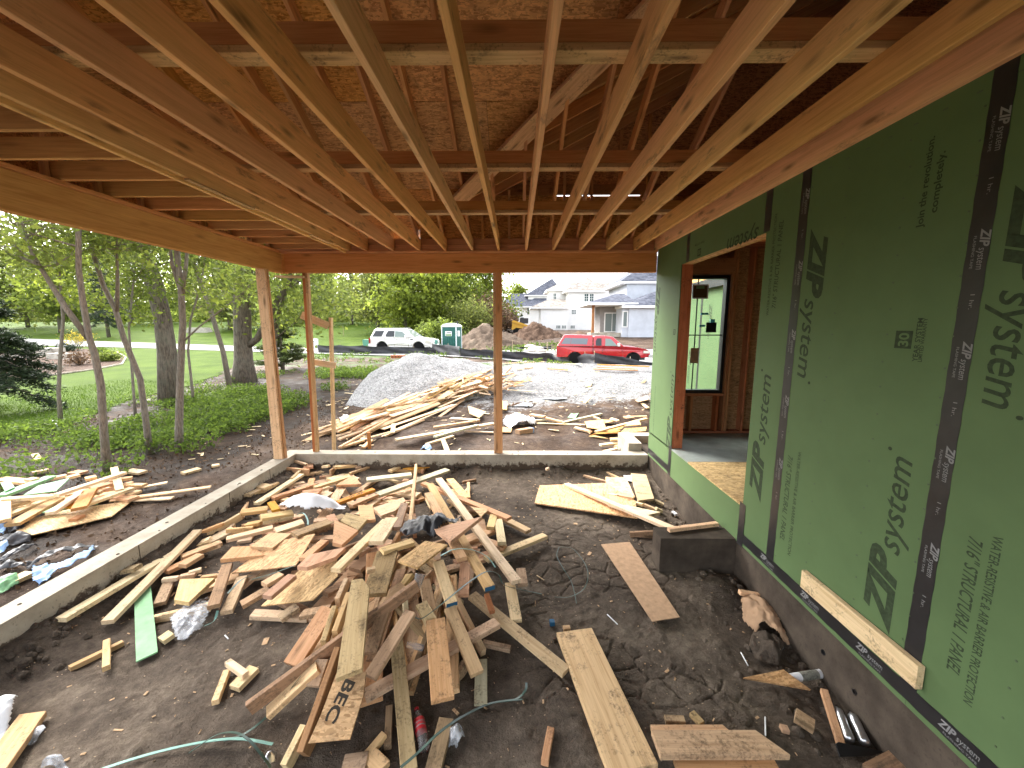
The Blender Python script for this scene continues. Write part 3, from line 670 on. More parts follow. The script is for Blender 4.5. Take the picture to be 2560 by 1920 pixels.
def tape_text(tp, y, za, zb, st=.52):
    z = zb
    while z - .3 > za:
        A = Vector((XW - .0032, y - .012, z)); u = Vector((0, 0, -1)); v = wall_uv(u)
        put_text('ZIP', A, u, v, .085, .042, M['print_white'], tp, .3, .03); put_text('system', A, u, v, .10, .034, M['print_white'], tp, .2, 0, x0=.087)
        put_text('FLASHING TAPE', A + Vector((0, .028, -.03)), u, v, .15, .013, M['print_white'], tp); put_text('1 hr.', A + Vector((0, .004, -.30)), u, v, .07, .02, M['print_white'], tp)
        z -= st
tape_text(t1, 1.972, .2, 3.05); tape_text(t2, 3.188, .2, 3.1)
y = 3.3
while y > 1.0:
    A = Vector((XW - .0048, y, .072)); u = Vector((0, -1, 0)); v = Vector((0, 0, 1))
    put_text('ZIP', A, u, v, .085, .042, M['print_white'], t5, .3, .03); put_text('system', A, u, v, .10, .034, M['print_white'], t5, .2, 0, x0=.087)
    put_text('FLASHING TAPE', A + Vector((0, -.03, -.026)), u, v, .15, .013, M['print_white'], t5); y -= .5
# nail heads in rows along the studs
m = MB()
for y in (1.2, 1.56, 2.02, 2.37, 2.78, 3.12, 5.55, 5.92, 6.25):
    for k in range(20):
        z = .2 + k * .152 + random.uniform(-.012, .012); yy = y + random.uniform(-.012, .012)
        m.lathe([(.0055, -.0018), (.0055, .0005)], 6, (XW - .0002, yy, z), 'x')
for y in (3.9, 4.3, 4.7, 5.1):
    for z in (.06, .2, .33): m.lathe([(.0055, -.0018), (.0055, .0005)], 6, (XW - .0002, y + random.uniform(-.03, .03), z), 'x')
for k in range(30): m.box((XW - .0015, 1.75 + k * .15, ZJ - .07), (XW - .0003, 1.775 + k * .15, ZJ - .064))
tag(m.build('nail_heads', M['nail'], house), kind='stuff')
# foundation under the house wall
MB().box((XW + .013, YB, -.95), (XW + .2, YF + 1.2, -.003)).build('house_foundation', M['concrete_damp'], house, origin=(XW, 3, -.4))
for yy, zz in ((2.55, -.2), (2.28, -.24)): MB().lathe([(.018, -.002), (.018, .006), (.008, .007), (.008, -.002)], 12, (XW + .01, yy, zz), 'x').build('tie_hole', M['black_plastic'], house)
# opening: studs, header, threshold
lumber('jamb_stud', (XW + .085, DY1 + .022, DZ0), (XW + .085, DY1 + .022, DZ1), .145, .04, M['fir_red'], house, up=(0, -1, 0), anchor='mid')
lumber('jamb_stud', (XW + .085, DY0 - .022, DZ0), (XW + .085, DY0 - .022, DZ1), .145, .04, M['fir_red'], house, up=(0, -1, 0), anchor='mid')
for k in range(3): MB().box((XW + .0125 + .048 * k, DY0 - .04, DZ1 + .001), (XW + .0585 + .048 * k, DY1 + .04, TOPZ)).build('header_ply', M['osb'], house, origin=(XW, 4.5, 3))
fl = [(at_z(1858, 1134, DZ0)[1])]
MB().box((XW - .002, DY0, DZ0 - .019), (6.4, 4.86, DZ0)).build('subfloor_panel', M['osb_dirty'], house, origin=(3, 4, DZ0))
M['floor_damp'] = plain('floor_damp', (.21, .235, .215), .45, var=.3, scale=4)
MB().box((XW + .0, 4.864, DZ0 - .019), (6.4, 6.30, DZ0 + .0)).build('subfloor_panel', M['floor_damp'], house, origin=(3, 5.5, DZ0))
MB().box((XW + .2, 1.5, DZ0 - .019), (6.4, DY0 - .002, DZ0)).build('subfloor_panel', M['osb_dirty'], house, origin=(3, 2.5, DZ0))
# far wall of the room with its window
YR = 6.22
wx0, wx1 = at_y(1672, 800, YR)[0], at_y(1822, 800, YR)[0]; wz1, wz0 = at_y(1760, 687, YR)[2], at_y(1760, 984, YR)[2]
for (a, b, c_, d_) in ((XW + .15, wx0, DZ0, TOPZ), (wx1, 6.4, DZ0, TOPZ), (wx0, wx1, DZ0, wz0), (wx0, wx1, wz1, TOPZ)):
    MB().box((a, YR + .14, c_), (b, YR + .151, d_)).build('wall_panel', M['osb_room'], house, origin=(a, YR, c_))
xs = list(np.arange(XW + .2, 6.4, S)) + [wx0 - .03, wx1 + .03, wx1 + .075]
for x in xs:
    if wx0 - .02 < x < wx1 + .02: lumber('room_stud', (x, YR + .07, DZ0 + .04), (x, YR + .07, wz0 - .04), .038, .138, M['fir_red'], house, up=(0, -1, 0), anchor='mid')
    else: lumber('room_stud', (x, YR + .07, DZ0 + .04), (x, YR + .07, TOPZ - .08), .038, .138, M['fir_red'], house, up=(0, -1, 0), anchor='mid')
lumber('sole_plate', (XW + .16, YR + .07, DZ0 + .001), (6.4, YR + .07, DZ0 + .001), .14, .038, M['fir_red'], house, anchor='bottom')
lumber('sill', (wx0, YR + .07, wz0 - .002), (wx1, YR + .07, wz0 - .002), .14, .038, M['fir_red'], house)
lumber('window_header', (wx0 - .05, YR + .07, wz1 + .004), (wx1 + .05, YR + .07, wz1 + .004), .14, .24, M['fir_red'], house, anchor='bottom')
lumber('room_plate', (XW + .16, YR + .07, TOPZ - .001), (6.4, YR + .07, TOPZ - .001), .14, .076, M['fir_red'], house)
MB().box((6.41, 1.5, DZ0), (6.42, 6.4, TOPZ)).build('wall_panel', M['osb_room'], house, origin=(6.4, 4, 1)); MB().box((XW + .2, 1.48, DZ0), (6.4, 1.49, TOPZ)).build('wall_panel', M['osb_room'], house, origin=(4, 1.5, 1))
for k in range(13): lumber('room_joist', (XW + .15, 1.6 + k * S, TOPZ + .03), (6.4, 1.6 + k * S, TOPZ + .03), .038, .184, M['rafter'], house, anchor='bottom')
MB().box((XW + .15, 1.5, TOPZ + .22), (6.5, 6.4, TOPZ + .23)).build('attic_floor', M['osb_roof'], house, origin=(4, 4, 3.5))
win = MB()
fw = .055
for (a, b, c_, d_) in ((wx0 + .004, wx0 + fw, wz0 + .004, wz1 - .004), (wx1 - fw, wx1 - .004, wz0 + .004, wz1 - .004), (wx0 + fw, wx1 - fw, wz0 + .004, wz0 + fw), (wx0 + fw, wx1 - fw, wz1 - fw, wz1 - .004)): win.box((a, YR + .03, c_), (b, YR + .13, d_))
M['black_frame'] = NT('black_frame', .4).out((.008, .008, .009))
wf = win.build('window', M['black_frame'], house, origin=(wx0, YR, wz0))
MB().box((wx0 + fw, YR + .08, wz0 + fw), (wx1 - fw, YR + .084, wz1 - fw)).build('pane', M['glass'], wf)
vmx = at_y(1748, 760, YR)[0]; hmz = at_y(1748, 838, YR)[2]
MB().box((vmx - .008, YR + .07, wz0 + fw), (vmx + .008, YR + .079, wz1 - fw)).build('muntin', M['black_frame'], wf)
MB().box((wx0 + fw, YR + .0705, hmz - .008), (vmx - .0085, YR + .0785, hmz + .008)).build('muntin', M['black_frame'], wf); MB().box((vmx + .0085, YR + .0705, hmz - .008), (wx1 - fw, YR + .0785, hmz + .008)).build('muntin', M['black_frame'], wf)
M['blue_tape'] = plain('blue_tape', (.05, .42, .62), .5); M['label_brown'] = plain('label_brown', (.10, .065, .03), .6)
def stick(p0, p1, mat, dy=.064, name='sticker'):
    a = at_y(*p0, YR + dy); b = at_y(*p1, YR + dy); o = MB().box((min(a[0], b[0]), YR + dy, min(a[2], b[2])), (max(a[0], b[0]), YR + dy + .0015, max(a[2], b[2]))).build(name, mat, wf); return o
stick((1732, 711), (1770, 747), M['white_plastic']); stick((1735, 714), (1767, 744), M['label_brown'], .062); stick((1741, 715), (1761, 722), M['zip_scrap'], .06)
stick((1766, 806), (1790, 831), M['black_plastic']); stick((1753, 782), (1771, 787), M['blue_tape']); stick((1749, 812), (1763, 817), M['blue_tape']); stick((1777, 798), (1787, 806), M['blue_tape'], .06)
stick((1727, 870), (1745, 908), M['cardboard'])
# other green wing of the house seen through that window
wing = empty('house_wing', (5.3, 10, 0), 'bright green sheathed wing of the house seen through the room window', 'house')
for a, b in ((6.8, 8.0), (8.0, 9.22), (9.22, 10.44), (10.44, 11.66), (11.66, 12.88), (12.88, 14.1)): panel(a, b, .0, 3.15, x=5.3, par=wing)
for yy in (9.22, 10.44, 11.66, 12.88): MB().box((5.296, yy - .048, 0), (5.2985, yy + .048, 3.1)).build('seam_tape', M['tape'], wing, origin=(5.3, yy, 1))
MB().box((5.15, 6.8, 3.1), (5.29, 14.1, 3.32)).build('fascia', M['tape'], wing, origin=(5.2, 10, 3.2))
MB().box((5.35, 6.8, -.6), (5.5, 14.1, 0)).build('foundation', M['concrete_damp'], wing, origin=(5.4, 10, -.3))
MB().prism([(5.14, 6.8, 3.33), (5.14, 14.1, 3.33), (8.5, 14.1, 4.9), (8.5, 6.8, 4.9)], (0, 0, .02)).build('roof_deck', M['osb_roof'], wing, origin=(6, 10, 4))
MB().box((5.4, 14.0, 0), (8.5, 14.1, 3.2)).build('green_panel', M['zip'], wing, origin=(6, 14, 1))
for yy, z0_, z1_ in ((10.05, 2.6, 1.5), (11.2, 2.7, 1.7), (12.3, 1.4, .3), (10.1, .3, 1.4)):
    A = Vector((5.297, yy, z0_)); u = Vector((0, 0, math.copysign(1, z1_ - z0_))); v = wall_uv(u); L = abs(z1_ - z0_)
    put_text('ZIP', A, u, v, L * .44, .16, M['print'], wing, .32, .035); put_text('system', A, u, v, L * .52, .14, M['print'], wing, .25, .006, x0=L * .445)
# concrete step block against the wall
zt = float(at_x(1841, 1346, XW + .012)[2]); a = at_z(1652, 1346, zt); b = at_z(1634.6, 1320, zt)
bl = MB(); bw = XW + .01
x0b, x1b = min(a[0], b[0]), bw; y0b, y1b = a[1], b[1]
bl.prism([(a[0], y0b, zt - .7), (bw, y0b, zt - .7), (bw, y1b + .02, zt - .7), (b[0], y1b + .02, zt - .7)], (0, 0, .7))
tag(bl.build('concrete_block', M['concrete_damp'], origin=(1.8, y0b, zt - .3)), 'muddy concrete footing block against the green wall below the door opening', 'block')
STEP = (a, b, zt)
# board resting flat against the wall on the taped seam
E0 = at_x(2010, 1446, XW - .022); E1 = at_x(2302, 1695, XW - .022)
pw = lumber('plank', (XW - .0255, E0[1], E0[2]), (XW - .0255, E1[1], E1[2]), .135, .038, M['pine'], None, up=(-1, 0, 0), anchor='mid')
tag(pw, 'single knotty lumber plank fixed low along the green wall', 'plank')
# ================================================================== gravel heap and earth mounds
def mound(name, cx, cy, r, h, mat, label, cat, rough=.12, n=90, base=None, sx=1, sy=1, ridge=None, pw=1.15):
    u = np.linspace(-1.15, 1.15, n); X, Y = np.meshgrid(cx + u * r * sx, cy + u * r * sy)
    d = np.hypot((X - cx) / (r * sx), (Y - cy) / (r * sy))
    if ridge is not None:
        ax, ay, bx, by, hb = ridge; L2 = (bx - ax) ** 2 + (by - ay) ** 2
        t = np.clip(((X - ax) * (bx - ax) + (Y - ay) * (by - ay)) / L2, 0, 1); d = np.hypot(X - ax - t * (bx - ax), Y - ay - t * (by - ay)); hh = h + (hb - h) * t
        d = d / (r * hh / h)
    else: hh = h
    d = d + (.10 if ridge is None else .05) * fbm(X * .8 + 3, Y * .8) + .04 * fbm(X * 3, Y * 3)
    prof = np.clip(1 - d, -.2, 1); prof = np.where(prof > 0, prof ** pw, prof * .6)
    top = .10; prof = np.where(prof > 1 - top, 1 - top + (prof - 1 + top) * .4, prof)
    Z = G(X, Y) + hh * prof + rough * fbm(X * 2.2, Y * 2.2) * (prof > -.05) + rough * .5 * fbm(X * 7, Y * 7)
    k = (prof[:-1, :-1] > -.03) | (prof[1:, 1:] > -.03)
    o = link(name, grid_mesh(name, X, Y, Z, k), mat); return tag(o, label, cat)
# heap of crushed stone: foot from pixels on the ground, crest from its own slope
ga = ground_hit(862, 1000); gb = ground_hit(905, 1026)
mound('gravel_pile', -1.6, 14.9, 3.1, 1.55, M['gravel'], 'tall heap of pale grey crushed gravel outside the far opening', 'gravel heap', .05, 170, ridge=(-3.6, 14.5, -.4, 16.6, .62), pw=1.0)
s, c, n = soil('mound_earth', (.03, .02, .014), (.08, .05, .034), (.15, .10, .07), .05, sc=.5); M['mound'] = s.out(c, n)
s, c, n = soil('mound_dry', (.05, .036, .026), (.11, .08, .058), (.19, .15, .11), 0, sc=.5); M['mound_dry'] = s.out(c, n)
q = at_y(1243, 850, 37); mound('soil_mound', q[0] - 1.2, 38, 4.4, 2.3, M['mound_dry'], 'large weathered earth mound partly hidden by the middle post', 'mound', .7, 60)
q = at_y(1335, 850, 44); mound('soil_mound', q[0], 45, 3.4, 1.9, M['mound'], 'brown earth heap with pale clods in front of the loader', 'mound', .8, 60)
q = at_y(1450, 838, 40); mound('soil_mound', q[0], 40.5, 1.9, .75, M['mound'], 'low dark soil heap above the red pickup', 'mound', .3, 40)
# ------------------------------------------------------------------ silt fence
M['silt'] = plain('silt_fabric', (.022, .022, .026), .5, var=.45, scale=5, bump=.5); M['stake'] = plain('stake_wood', (.42, .33, .22), .8, var=.2)
def silt(pxs, heights, label):
    P = [ground_hit(*q) for q in pxs]; e = empty('silt_fence', P[0], label, 'fence', 'sagging black fabric fence runs')
    pts = []; hs_ = []
    for i in range(len(P) - 1):
        n = max(3, int(np.linalg.norm(P[i + 1] - P[i]) / .22))
        for t in np.linspace(0, 1, n, endpoint=False): pts.append(P[i] * (1 - t) + P[i + 1] * t); hs_.append(heights[i] * (1 - t) + heights[i + 1] * t)
    pts.append(P[-1]); hs_.append(heights[-1]); vs = []; fs = []; nz_ = 6
    for i, q in enumerate(pts):
        z = float(G(q[0], q[1]))
        for k in range(nz_ + 1):
            f = k / nz_; h = hs_[i] * (1 - .10 * abs(math.sin(i * .35))) ; off = .05 * math.sin(i * .9 + f * 5) * math.sin(f * 3) + .03 * math.sin(i * .37 + 9 * f)
            vs.append((q[0] + off * .3, q[1] + off, z - .03 + (h + .03) * f))
    n = nz_ + 1
    for i in range(len(pts) - 1):
        for k in range(nz_): fs.append((i*n+k, (i+1)*n+k, (i+1)*n+k+1, i*n+k+1))
    MB().add(vs, fs).build('fabric', M['silt'], e, smooth=True)
    acc = 0
    for i in range(0, len(pts), 9):
        q = pts[i]; z = float(G(q[0], q[1])); MB().box((q[0] - .016, q[1] + .08, z - .1), (q[0] + .016, q[1] + .11, z + hs_[i] + .10)).build('stake', M['stake'], e)
    return e
silt([(795, 883), (920, 886), (1000, 886), (1083, 887)], [.66, .68, .56, .5], 'black silt fence run in front of the white vehicle')
silt([(1081, 886), (1149, 892)], [.8, .8], 'taller black silt fence panel by the green portable toilet')
silt([(1150, 892), (1234, 897), (1300, 901), (1380, 905), (1486, 909)], [.62, .6, .62, .64, .60], 'black silt fence run in front of the red pickup tailgate')
silt([(1486, 909), (1545, 911), (1628, 912), (1720, 914)], [.66, .52, .16, .1], 'collapsing black silt fence end in front of the red pickup bonnet')
silt([(1165, 866), (1240, 869), (1300, 873), (1378, 874)], [.3, .25, .2, .3], 'far low black silt fence between wooden stakes beyond the road')
def stake(px, py, h, label):
    p = ground_hit(px, py); z = p[2]; tag(MB().box((p[0] - .022, p[1] - .02, z - .1), (p[0] + .022, p[1] + .02, z + h)).build('marker_stake', M['stake'], origin=p), label, 'stake', 'pale survey stakes beyond the road')
for i, (px, py, h) in enumerate([(1158, 868, .8), (1200, 871, .8), (1281, 878, .9), (1325, 880, .8), (1368, 880, .75)]): stake(px, py, h, ['stake beside the portable toilet', 'stake in the grass left of the middle post', 'stake standing just right of the middle post', 'stake standing by the pile of pale flat rocks', 'stake just behind the red pickup tailgate'][i])
stake(936, 862, 1.1, 'thin white stake in the grass behind the white vehicle'); stake(859, 840, 1.3, 'thin white marker on the far lawn between the two studs')
# ------------------------------------------------------------------ vehicles
M['paint_red'] = NT('paint_red', .22, Coat_Weight=.8).out((.42, .006, .012)); M['paint_white'] = NT('paint_white', .22, Coat_Weight=.7).out((.74, .73, .69))
M['tyre'] = NT('tyre', .85).out((.012, .012, .012)); M['rim'] = NT('rim', .3, Metallic=.8).out((.5, .5, .5)); M['chrome'] = NT('chrome', .15, Metallic=1).out((.7, .7, .7))
M['lamp_red'] = NT('lamp_red', .15).out((.30, .01, .015)); M['lamp_clear'] = NT('lamp_clear', .12).out((.62, .60, .52)); M['trim'] = NT('trim', .5).out((.018, .018, .02))
def vehicle(name, label, paint, loc, rz, spec):
    e = empty(name, loc, label, spec['cat']); W = spec['w'] / 2; bz = spec['belt']
    def arch(xc, r, z0):
        a0 = math.asin(min(1, max(-1, (z0 - r * .92) / r)))
        return [(xc + r * math.cos(t), spec['wr'] + r * math.sin(t)) for t in np.linspace(math.pi + .15, -.15, 11)]
    low = list(spec['low'])
    # outline: bottom rear -> arches -> bottom front -> up over the bonnet -> belt
    out = [(low[0][0], spec['sill'])] + [p for p in arch(spec['ax'][0], spec['ar'], 0)] + [p for p in arch(spec['ax'][1], spec['ar'], 0)] + [(spec['len'] - .05, spec['sill'] + .03)] + low[::-1]
    out = [(x, max(z, spec['sill'])) for x, z in out]
    def shell(poly, hw):
        n = len(poly); vs = [(x, -hw(x, z), z) for x, z in poly] + [(x, hw(x, z), z) for x, z in poly]
        return MB().add(vs, [tuple(range(n)), tuple(range(n, 2 * n))[::-1]] + [(i, n + i, n + (i + 1) % n, (i + 1) % n) for i in range(n)])
    def hw_low(x, z):
        k = 1 - .13 * max(0, (x - spec['len'] + .9) / .9) ** 2 - .05 * max(0, (.5 - x) / .5) ** 2
        return W * k * (1 if z > .55 else .97)
    def hw_up(x, z): return W * .97 - (z - bz) * spec['tumble']
    def parts(mb, nm, mat, smooth=False, par=None):
        o = mb.build(nm, mat, None); o.parent = par or e
        return o
    b = parts(shell(out, hw_low), 'body', paint)
    bv = b.modifiers.new('round', 'BEVEL'); bv.width = .05; bv.segments = 3; bv.limit_method = 'ANGLE'; bv.angle_limit = R(40)
    for nm, poly, mt in spec['upper']:
        u = parts(shell(poly, hw_up), nm, mt); bv = u.modifiers.new('round', 'BEVEL'); bv.width = .06; bv.segments = 3; bv.limit_method = 'ANGLE'; bv.angle_limit = R(25)
    for s_ in (-1, 1):
        for nm, poly, mt in spec['glass']:
            vs = [(x, s_ * (hw_up(x, z) + .012), z) for x, z in poly]; n = len(poly); vs += [(x, y - s_ * .03, z) for x, y, z in vs]
            parts(MB().add(vs, [tuple(range(n)), tuple(range(n, 2 * n))[::-1]] + [(i, (i + 1) % n, n + (i + 1) % n, n + i) for i in range(n)]), nm, mt)
        for x0, x1, z0, z1, nm, mt, pr in spec['side']:
            y = s_ * (W * (1 if z1 < bz else .97)); parts(MB().box((x0, min(y - s_ * .03, y + s_ * pr), z0), (x1, max(y - s_ * .03, y + s_ * pr), z1)), nm, mt)
        for xc in spec['ax']:
            r = spec['wr']; wy = s_ * (W - .12)
            ty = MB().lathe([(r * .62, -.12), (r * .95, -.12), (r, -.08), (r, .08), (r * .95, .12), (r * .62, .12)], 22, (0, 0, 0), 'y').build('wheel', M['tyre'], None); ty.parent = e; ty.location = (xc, wy, r)
            rm = MB().lathe([(r * .2, .085 * s_), (r * .55, .10 * s_), (r * .62, .115 * s_), (r * .62, -.1 * s_)], 14, (0, 0, 0), 'y').build('rim', M['rim'], None); rm.parent = ty
        mp_ = spec['mirror']; parts(MB().box((mp_[0], min(s_ * (W - .06), s_ * (W + .2)), mp_[1]), (mp_[0] + .14, max(s_ * (W - .06), s_ * (W + .2)), mp_[1] + .2)), 'mirror', spec['mirror_mat'])
    for x0, x1, y0, y1, z0, z1, nm, mt in spec['ends']: parts(MB().box((x0, y0, z0), (x1, y1, z1)), nm, mt)
    # windscreen and rear glass lie on the sloped ends of the cabin
    for (xa, za, xb, zb) in spec['screens']:
        d = Vector((xb - xa, 0, zb - za)).normalized(); nrm = Vector((-d.z, 0, d.x)); nrm = nrm if nrm.x * spec['sgn'](xa) > 0 else -nrm
        A = Vector((xa, 0, za)) + d * .08 + nrm * .012; B = Vector((xb, 0, zb)) - d * .06 + nrm * .012
        wa, wb = hw_up(0, za) - .09, hw_up(0, zb) - .1
        parts(MB().prism([(A.x, -wa, A.z), (A.x, wa, A.z), (B.x, wb, B.z), (B.x, -wb, B.z)], -nrm * .03), 'windscreen', M['windscreen'])
    parts(MB().box((.25, -W * .85, .35), (spec['len'] - .3, W * .85, .75)), 'underbody', M['trim'])
    e.rotation_euler = (0, 0, rz); return e
M['windscreen'] = NT('windscreen', .05).out((.16, .19, .18)); M['tint'] = NT('tint_glass', .07).out((.012, .014, .016)); M['grey_glass'] = NT('grey_glass', .08).out((.13, .15, .17)); M['side_glass'] = NT('side_glass', .06).out((.17, .22, .20))
red = M['paint_red']
pick = dict(cat='pickup truck', w=2.0, len=5.72, belt=1.17, tumble=.24, wr=.38, ar=.47, ax=(1.15, 4.70), sill=.50,
  low=[(0, .55), (0, 1.14), (.02, 1.17), (3.85, 1.17), (4.15, 1.19), (4.9, 1.13), (5.45, 1.02), (5.66, .92), (5.70, .72)],
  upper=[('cap', [(.0, 1.17), (.42, 1.86), (.6, 1.9), (2.16, 1.86), (2.22, 1.82), (2.22, 1.17)], red), ('cabin', [(2.28, 1.17), (2.26, 1.78), (2.36, 1.83), (3.05, 1.83), (3.45, 1.77), (4.14, 1.18)], red)],
  glass=[('cap_window', [(.28, 1.33), (.5, 1.70), (.92, 1.69), (.83, 1.32)], M['grey_glass']), ('cap_window', [(.85, 1.32), (.94, 1.69), (1.92, 1.66), (1.87, 1.30)], M['grey_glass']),
         ('rear_quarter_window', [(2.42, 1.22), (2.40, 1.5), (2.5, 1.68), (2.76, 1.68), (2.76, 1.22)], M['tint']), ('door_window', [(2.98, 1.21), (3.0, 1.66), (3.32, 1.64), (3.75, 1.21)], M['side_glass'])],
  side=[(2.235, 2.265, .55, 1.16, 'panel_gap', M['trim'], .002), (2.90, 2.95, 1.0, 1.03, 'handle', M['trim'], .02), (2.83, 2.84, .56, 1.15, 'panel_gap', M['trim'], .002), (4.05, 4.06, .56, 1.15, 'panel_gap', M['trim'], .002), (2.3, 4.1, .48, .55, 'running_board', M['chrome'], .03), (.03, 2.2, 1.16, 1.19, 'bed_rail', M['trim'], .01), (5.3, 5.62, .78, .93, 'headlight', M['lamp_clear'], .0), (.0, .06, .78, 1.05, 'tail_light', M['lamp_red'], .005)],
  mirror=(3.72, 1.2), mirror_mat=M['paint_white'], ends=[(5.62, 5.86, -.95, .95, .5, .68, 'bumper', M['chrome']), (5.66, 5.72, -.45, .45, .74, .92, 'grille', M['chrome']), (-.14, .02, -.9, .9, .5, .66, 'bumper', M['chrome'])],
  screens=[(4.14, 1.18, 3.45, 1.77)], sgn=lambda x: 1)
p0 = at_y(1393, 880, 26.2); zt_ = float(G(p0[0] + 2.8, 25.6)) + .07
vehicle('pickup_truck', 'red pickup with matching canopy over its bed parked beyond the silt fence', red, (p0[0], 26.3, zt_), R(-7), pick)
wh = M['paint_white']
suv = dict(cat='car', w=2.0, len=5.14, belt=1.15, tumble=.26, wr=.40, ar=.48, ax=(1.05, 4.05), sill=.42,
  low=[(0.0, .48), (-.02, .8), (.05, 1.15), (3.55, 1.15), (3.75, 1.18), (4.5, 1.10), (4.98, 1.0), (5.10, .85), (5.12, .6)],
  upper=[('cabin', [(.05, 1.15), (.38, 1.78), (.62, 1.87), (2.4, 1.87), (2.85, 1.80), (3.75, 1.17)], wh)],
  glass=[('rear_side_window', [(.27, 1.24), (.50, 1.68), (1.23, 1.68), (1.05, 1.24)], M['tint']), ('rear_door_window', [(1.36, 1.34), (1.55, 1.68), (2.08, 1.68), (2.08, 1.23), (1.4, 1.23)], M['tint']), ('front_door_window', [(2.14, 1.22), (2.14, 1.67), (2.72, 1.62), (3.2, 1.22)], M['side_glass'])],
  side=[(1.25, 1.26, .5, 1.14, 'panel_gap', M['trim'], .002), (2.10, 2.11, .5, 1.14, 'panel_gap', M['trim'], .002), (3.25, 3.26, .5, 1.14, 'panel_gap', M['trim'], .002), (1.32, 1.52, 1.04, 1.07, 'handle', M['chrome'], .02), (2.2, 2.4, 1.02, 1.05, 'handle', M['chrome'], .02), (1.6, 3.3, .62, .645, 'chrome_strip', M['chrome'], .012), (3.42, 3.62, .98, 1.05, 'side_vent', M['trim'], .006), (-.03, .09, .72, 1.14, 'tail_light', M['lamp_red'], .004), (4.62, 4.98, .80, .97, 'headlight', M['lamp_clear'], -.005)],
  mirror=(3.02, 1.15), mirror_mat=wh, ends=[(5.0, 5.16, -.92, .92, .42, .62, 'bumper', wh), (5.06, 5.14, -.42, .42, .66, .98, 'grille', M['chrome']), (-.14, .02, -.92, .92, .45, .66, 'bumper', wh), (.5, 2.7, -.72, -.68, 1.89, 1.92, 'roof_rail', M['chrome']), (.5, 2.7, .68, .72, 1.89, 1.92, 'roof_rail', M['chrome'])],
  screens=[(3.75, 1.17, 2.85, 1.80), (.05, 1.15, .38, 1.78)], sgn=lambda x: 1 if x > 2 else -1)
p0 = at_y(934, 870, 31.8)
vehicle('sport_utility_car', 'white four door sport utility car parked left of the green portable toilet', wh, (p0[0], 32.3, float(G(p0[0] + 2.5, 31.5)) + .07), R(-9), suv)
# ------------------------------------------------------------------ portable toilet
M['toilet_green'] = plain('toilet_green', (.012, .105, .085), .45, var=.12, scale=3); M['toilet_white'] = plain('toilet_white', (.72, .76, .78), .4, var=.05)
p = at_y(1130, 870, 32.2); zg = float(G(p[0], 32.2)) + .05
pt_ = empty('portable_toilet', (p[0], 32.2, zg), 'dark green portable toilet with rounded white roof beside the white car', 'toilet')
def sub(mb, nm, mat, par=None, **k): o = mb.build(nm, mat, None, **k); o.parent = par or pt_; return o
sub(MB().box((-.60, -.55, .12), (.60, .55, 1.98)), 'cabin', M['toilet_green'])
sub(MB().box((-.64, -.59, .0), (.64, .59, .118)), 'base', M['trim'])
for sx_ in (-1, 1):
    for sy_ in (-1, 1): sub(MB().box((sx_ * .60 - .035, sy_ * .55 - .035, .12), (sx_ * .60 + .035, sy_ * .55 + .035, 2.0)), 'corner_trim', M['toilet_white'])
rf = MB(); prof = [(-.65, 1.985), (-.65, 2.06), (-.5, 2.18), (-.25, 2.26), (0, 2.29), (.25, 2.26), (.5, 2.18), (.65, 2.06), (.65, 1.985)]
n = len(prof); rf.add([(x, -.6, z) for x, z in prof] + [(x, .6, z) for x, z in prof], [tuple(range(n)), tuple(range(n, 2 * n))[::-1]] + [(i, n + i, n + (i + 1) % n, (i + 1) % n) for i in range(n)])
roof_t = sub(rf, 'roof', M['toilet_white']); sub(MB().lathe([(.05, 0), (.05, .35)], 12, (.42, .2, 2.1)), 'vent_pipe', M['trim'], roof_t)
for k in range(5): sub(MB().box((-.46 + k * .2, -.585, .25), (-.36 + k * .2, -.551, 1.15)), 'rib', M['toilet_green'])
sub(MB().box((-.5, -.575, 1.75), (.5, -.551, 1.86)), 'lintel_rib', M['toilet_green'])
sg = sub(MB().box((-.30, -.592, 1.28), (.26, -.586, 1.66)), 'sign', M['toilet_white']); sub(MB().box((-.26, -.596, 1.31), (.22, -.593, 1.42)), 'sign_band', plain('sign_green', (.13, .26, .03), .5), sg)
for k in range(4): sub(MB().box((-.13 + k * .085, -.596, 1.50), (-.07 + k * .085, -.593, 1.58)), 'sign_letter', M['trim'], sg)
sub(MB().box((.615, -.3, 1.25), (.625, .2, 1.7)), 'side_sign', M['toilet_white'])
pt_.rotation_euler = (0, 0, R(-14))
# orange clay block pallet and utility box
p = ground_hit(1005, 895); e = empty('clay_block_pallet', p, 'row of orange clay hollow blocks in front of the silt fence', 'blocks')
for k in range(7): MB().box((p[0] - .75 + k * .23, p[1] - .1, p[2] - .02), (p[0] - .55 + k * .23, p[1] + .1, p[2] + .19)).build('block', M['brick'], e, origin=p); MB().box((p[0] - .69 + k * .23, p[1] - .104, p[2] + .05), (p[0] - .61 + k * .23, p[1] - .101, p[2] + .12)).build('block_hole', M['black_plastic'], e, origin=p)
p = ground_hit(924, 868); tag(MB().box((p[0] - .55, p[1] - .3, p[2] - .1), (p[0] + .5, p[1] + .5, p[2] + .75)).build('utility_box', plain('utility_green', (.10, .27, .20), .5), origin=p), 'pale green utility box in the grass behind the white car', 'utility box')
p = ground_hit(788, 872); tag(MB().box((p[0] - .2, p[1], p[2] - .1), (p[0] + .2, p[1] + .3, p[2] + .9)).box((p[0] - .22, p[1] - .04, p[2] + .55), (p[0] + .22, p[1] - .005, p[2] + .95)).build('mailbox', M['white_plastic'], origin=p), 'small white box on a post by the street behind the braced post', 'mailbox')
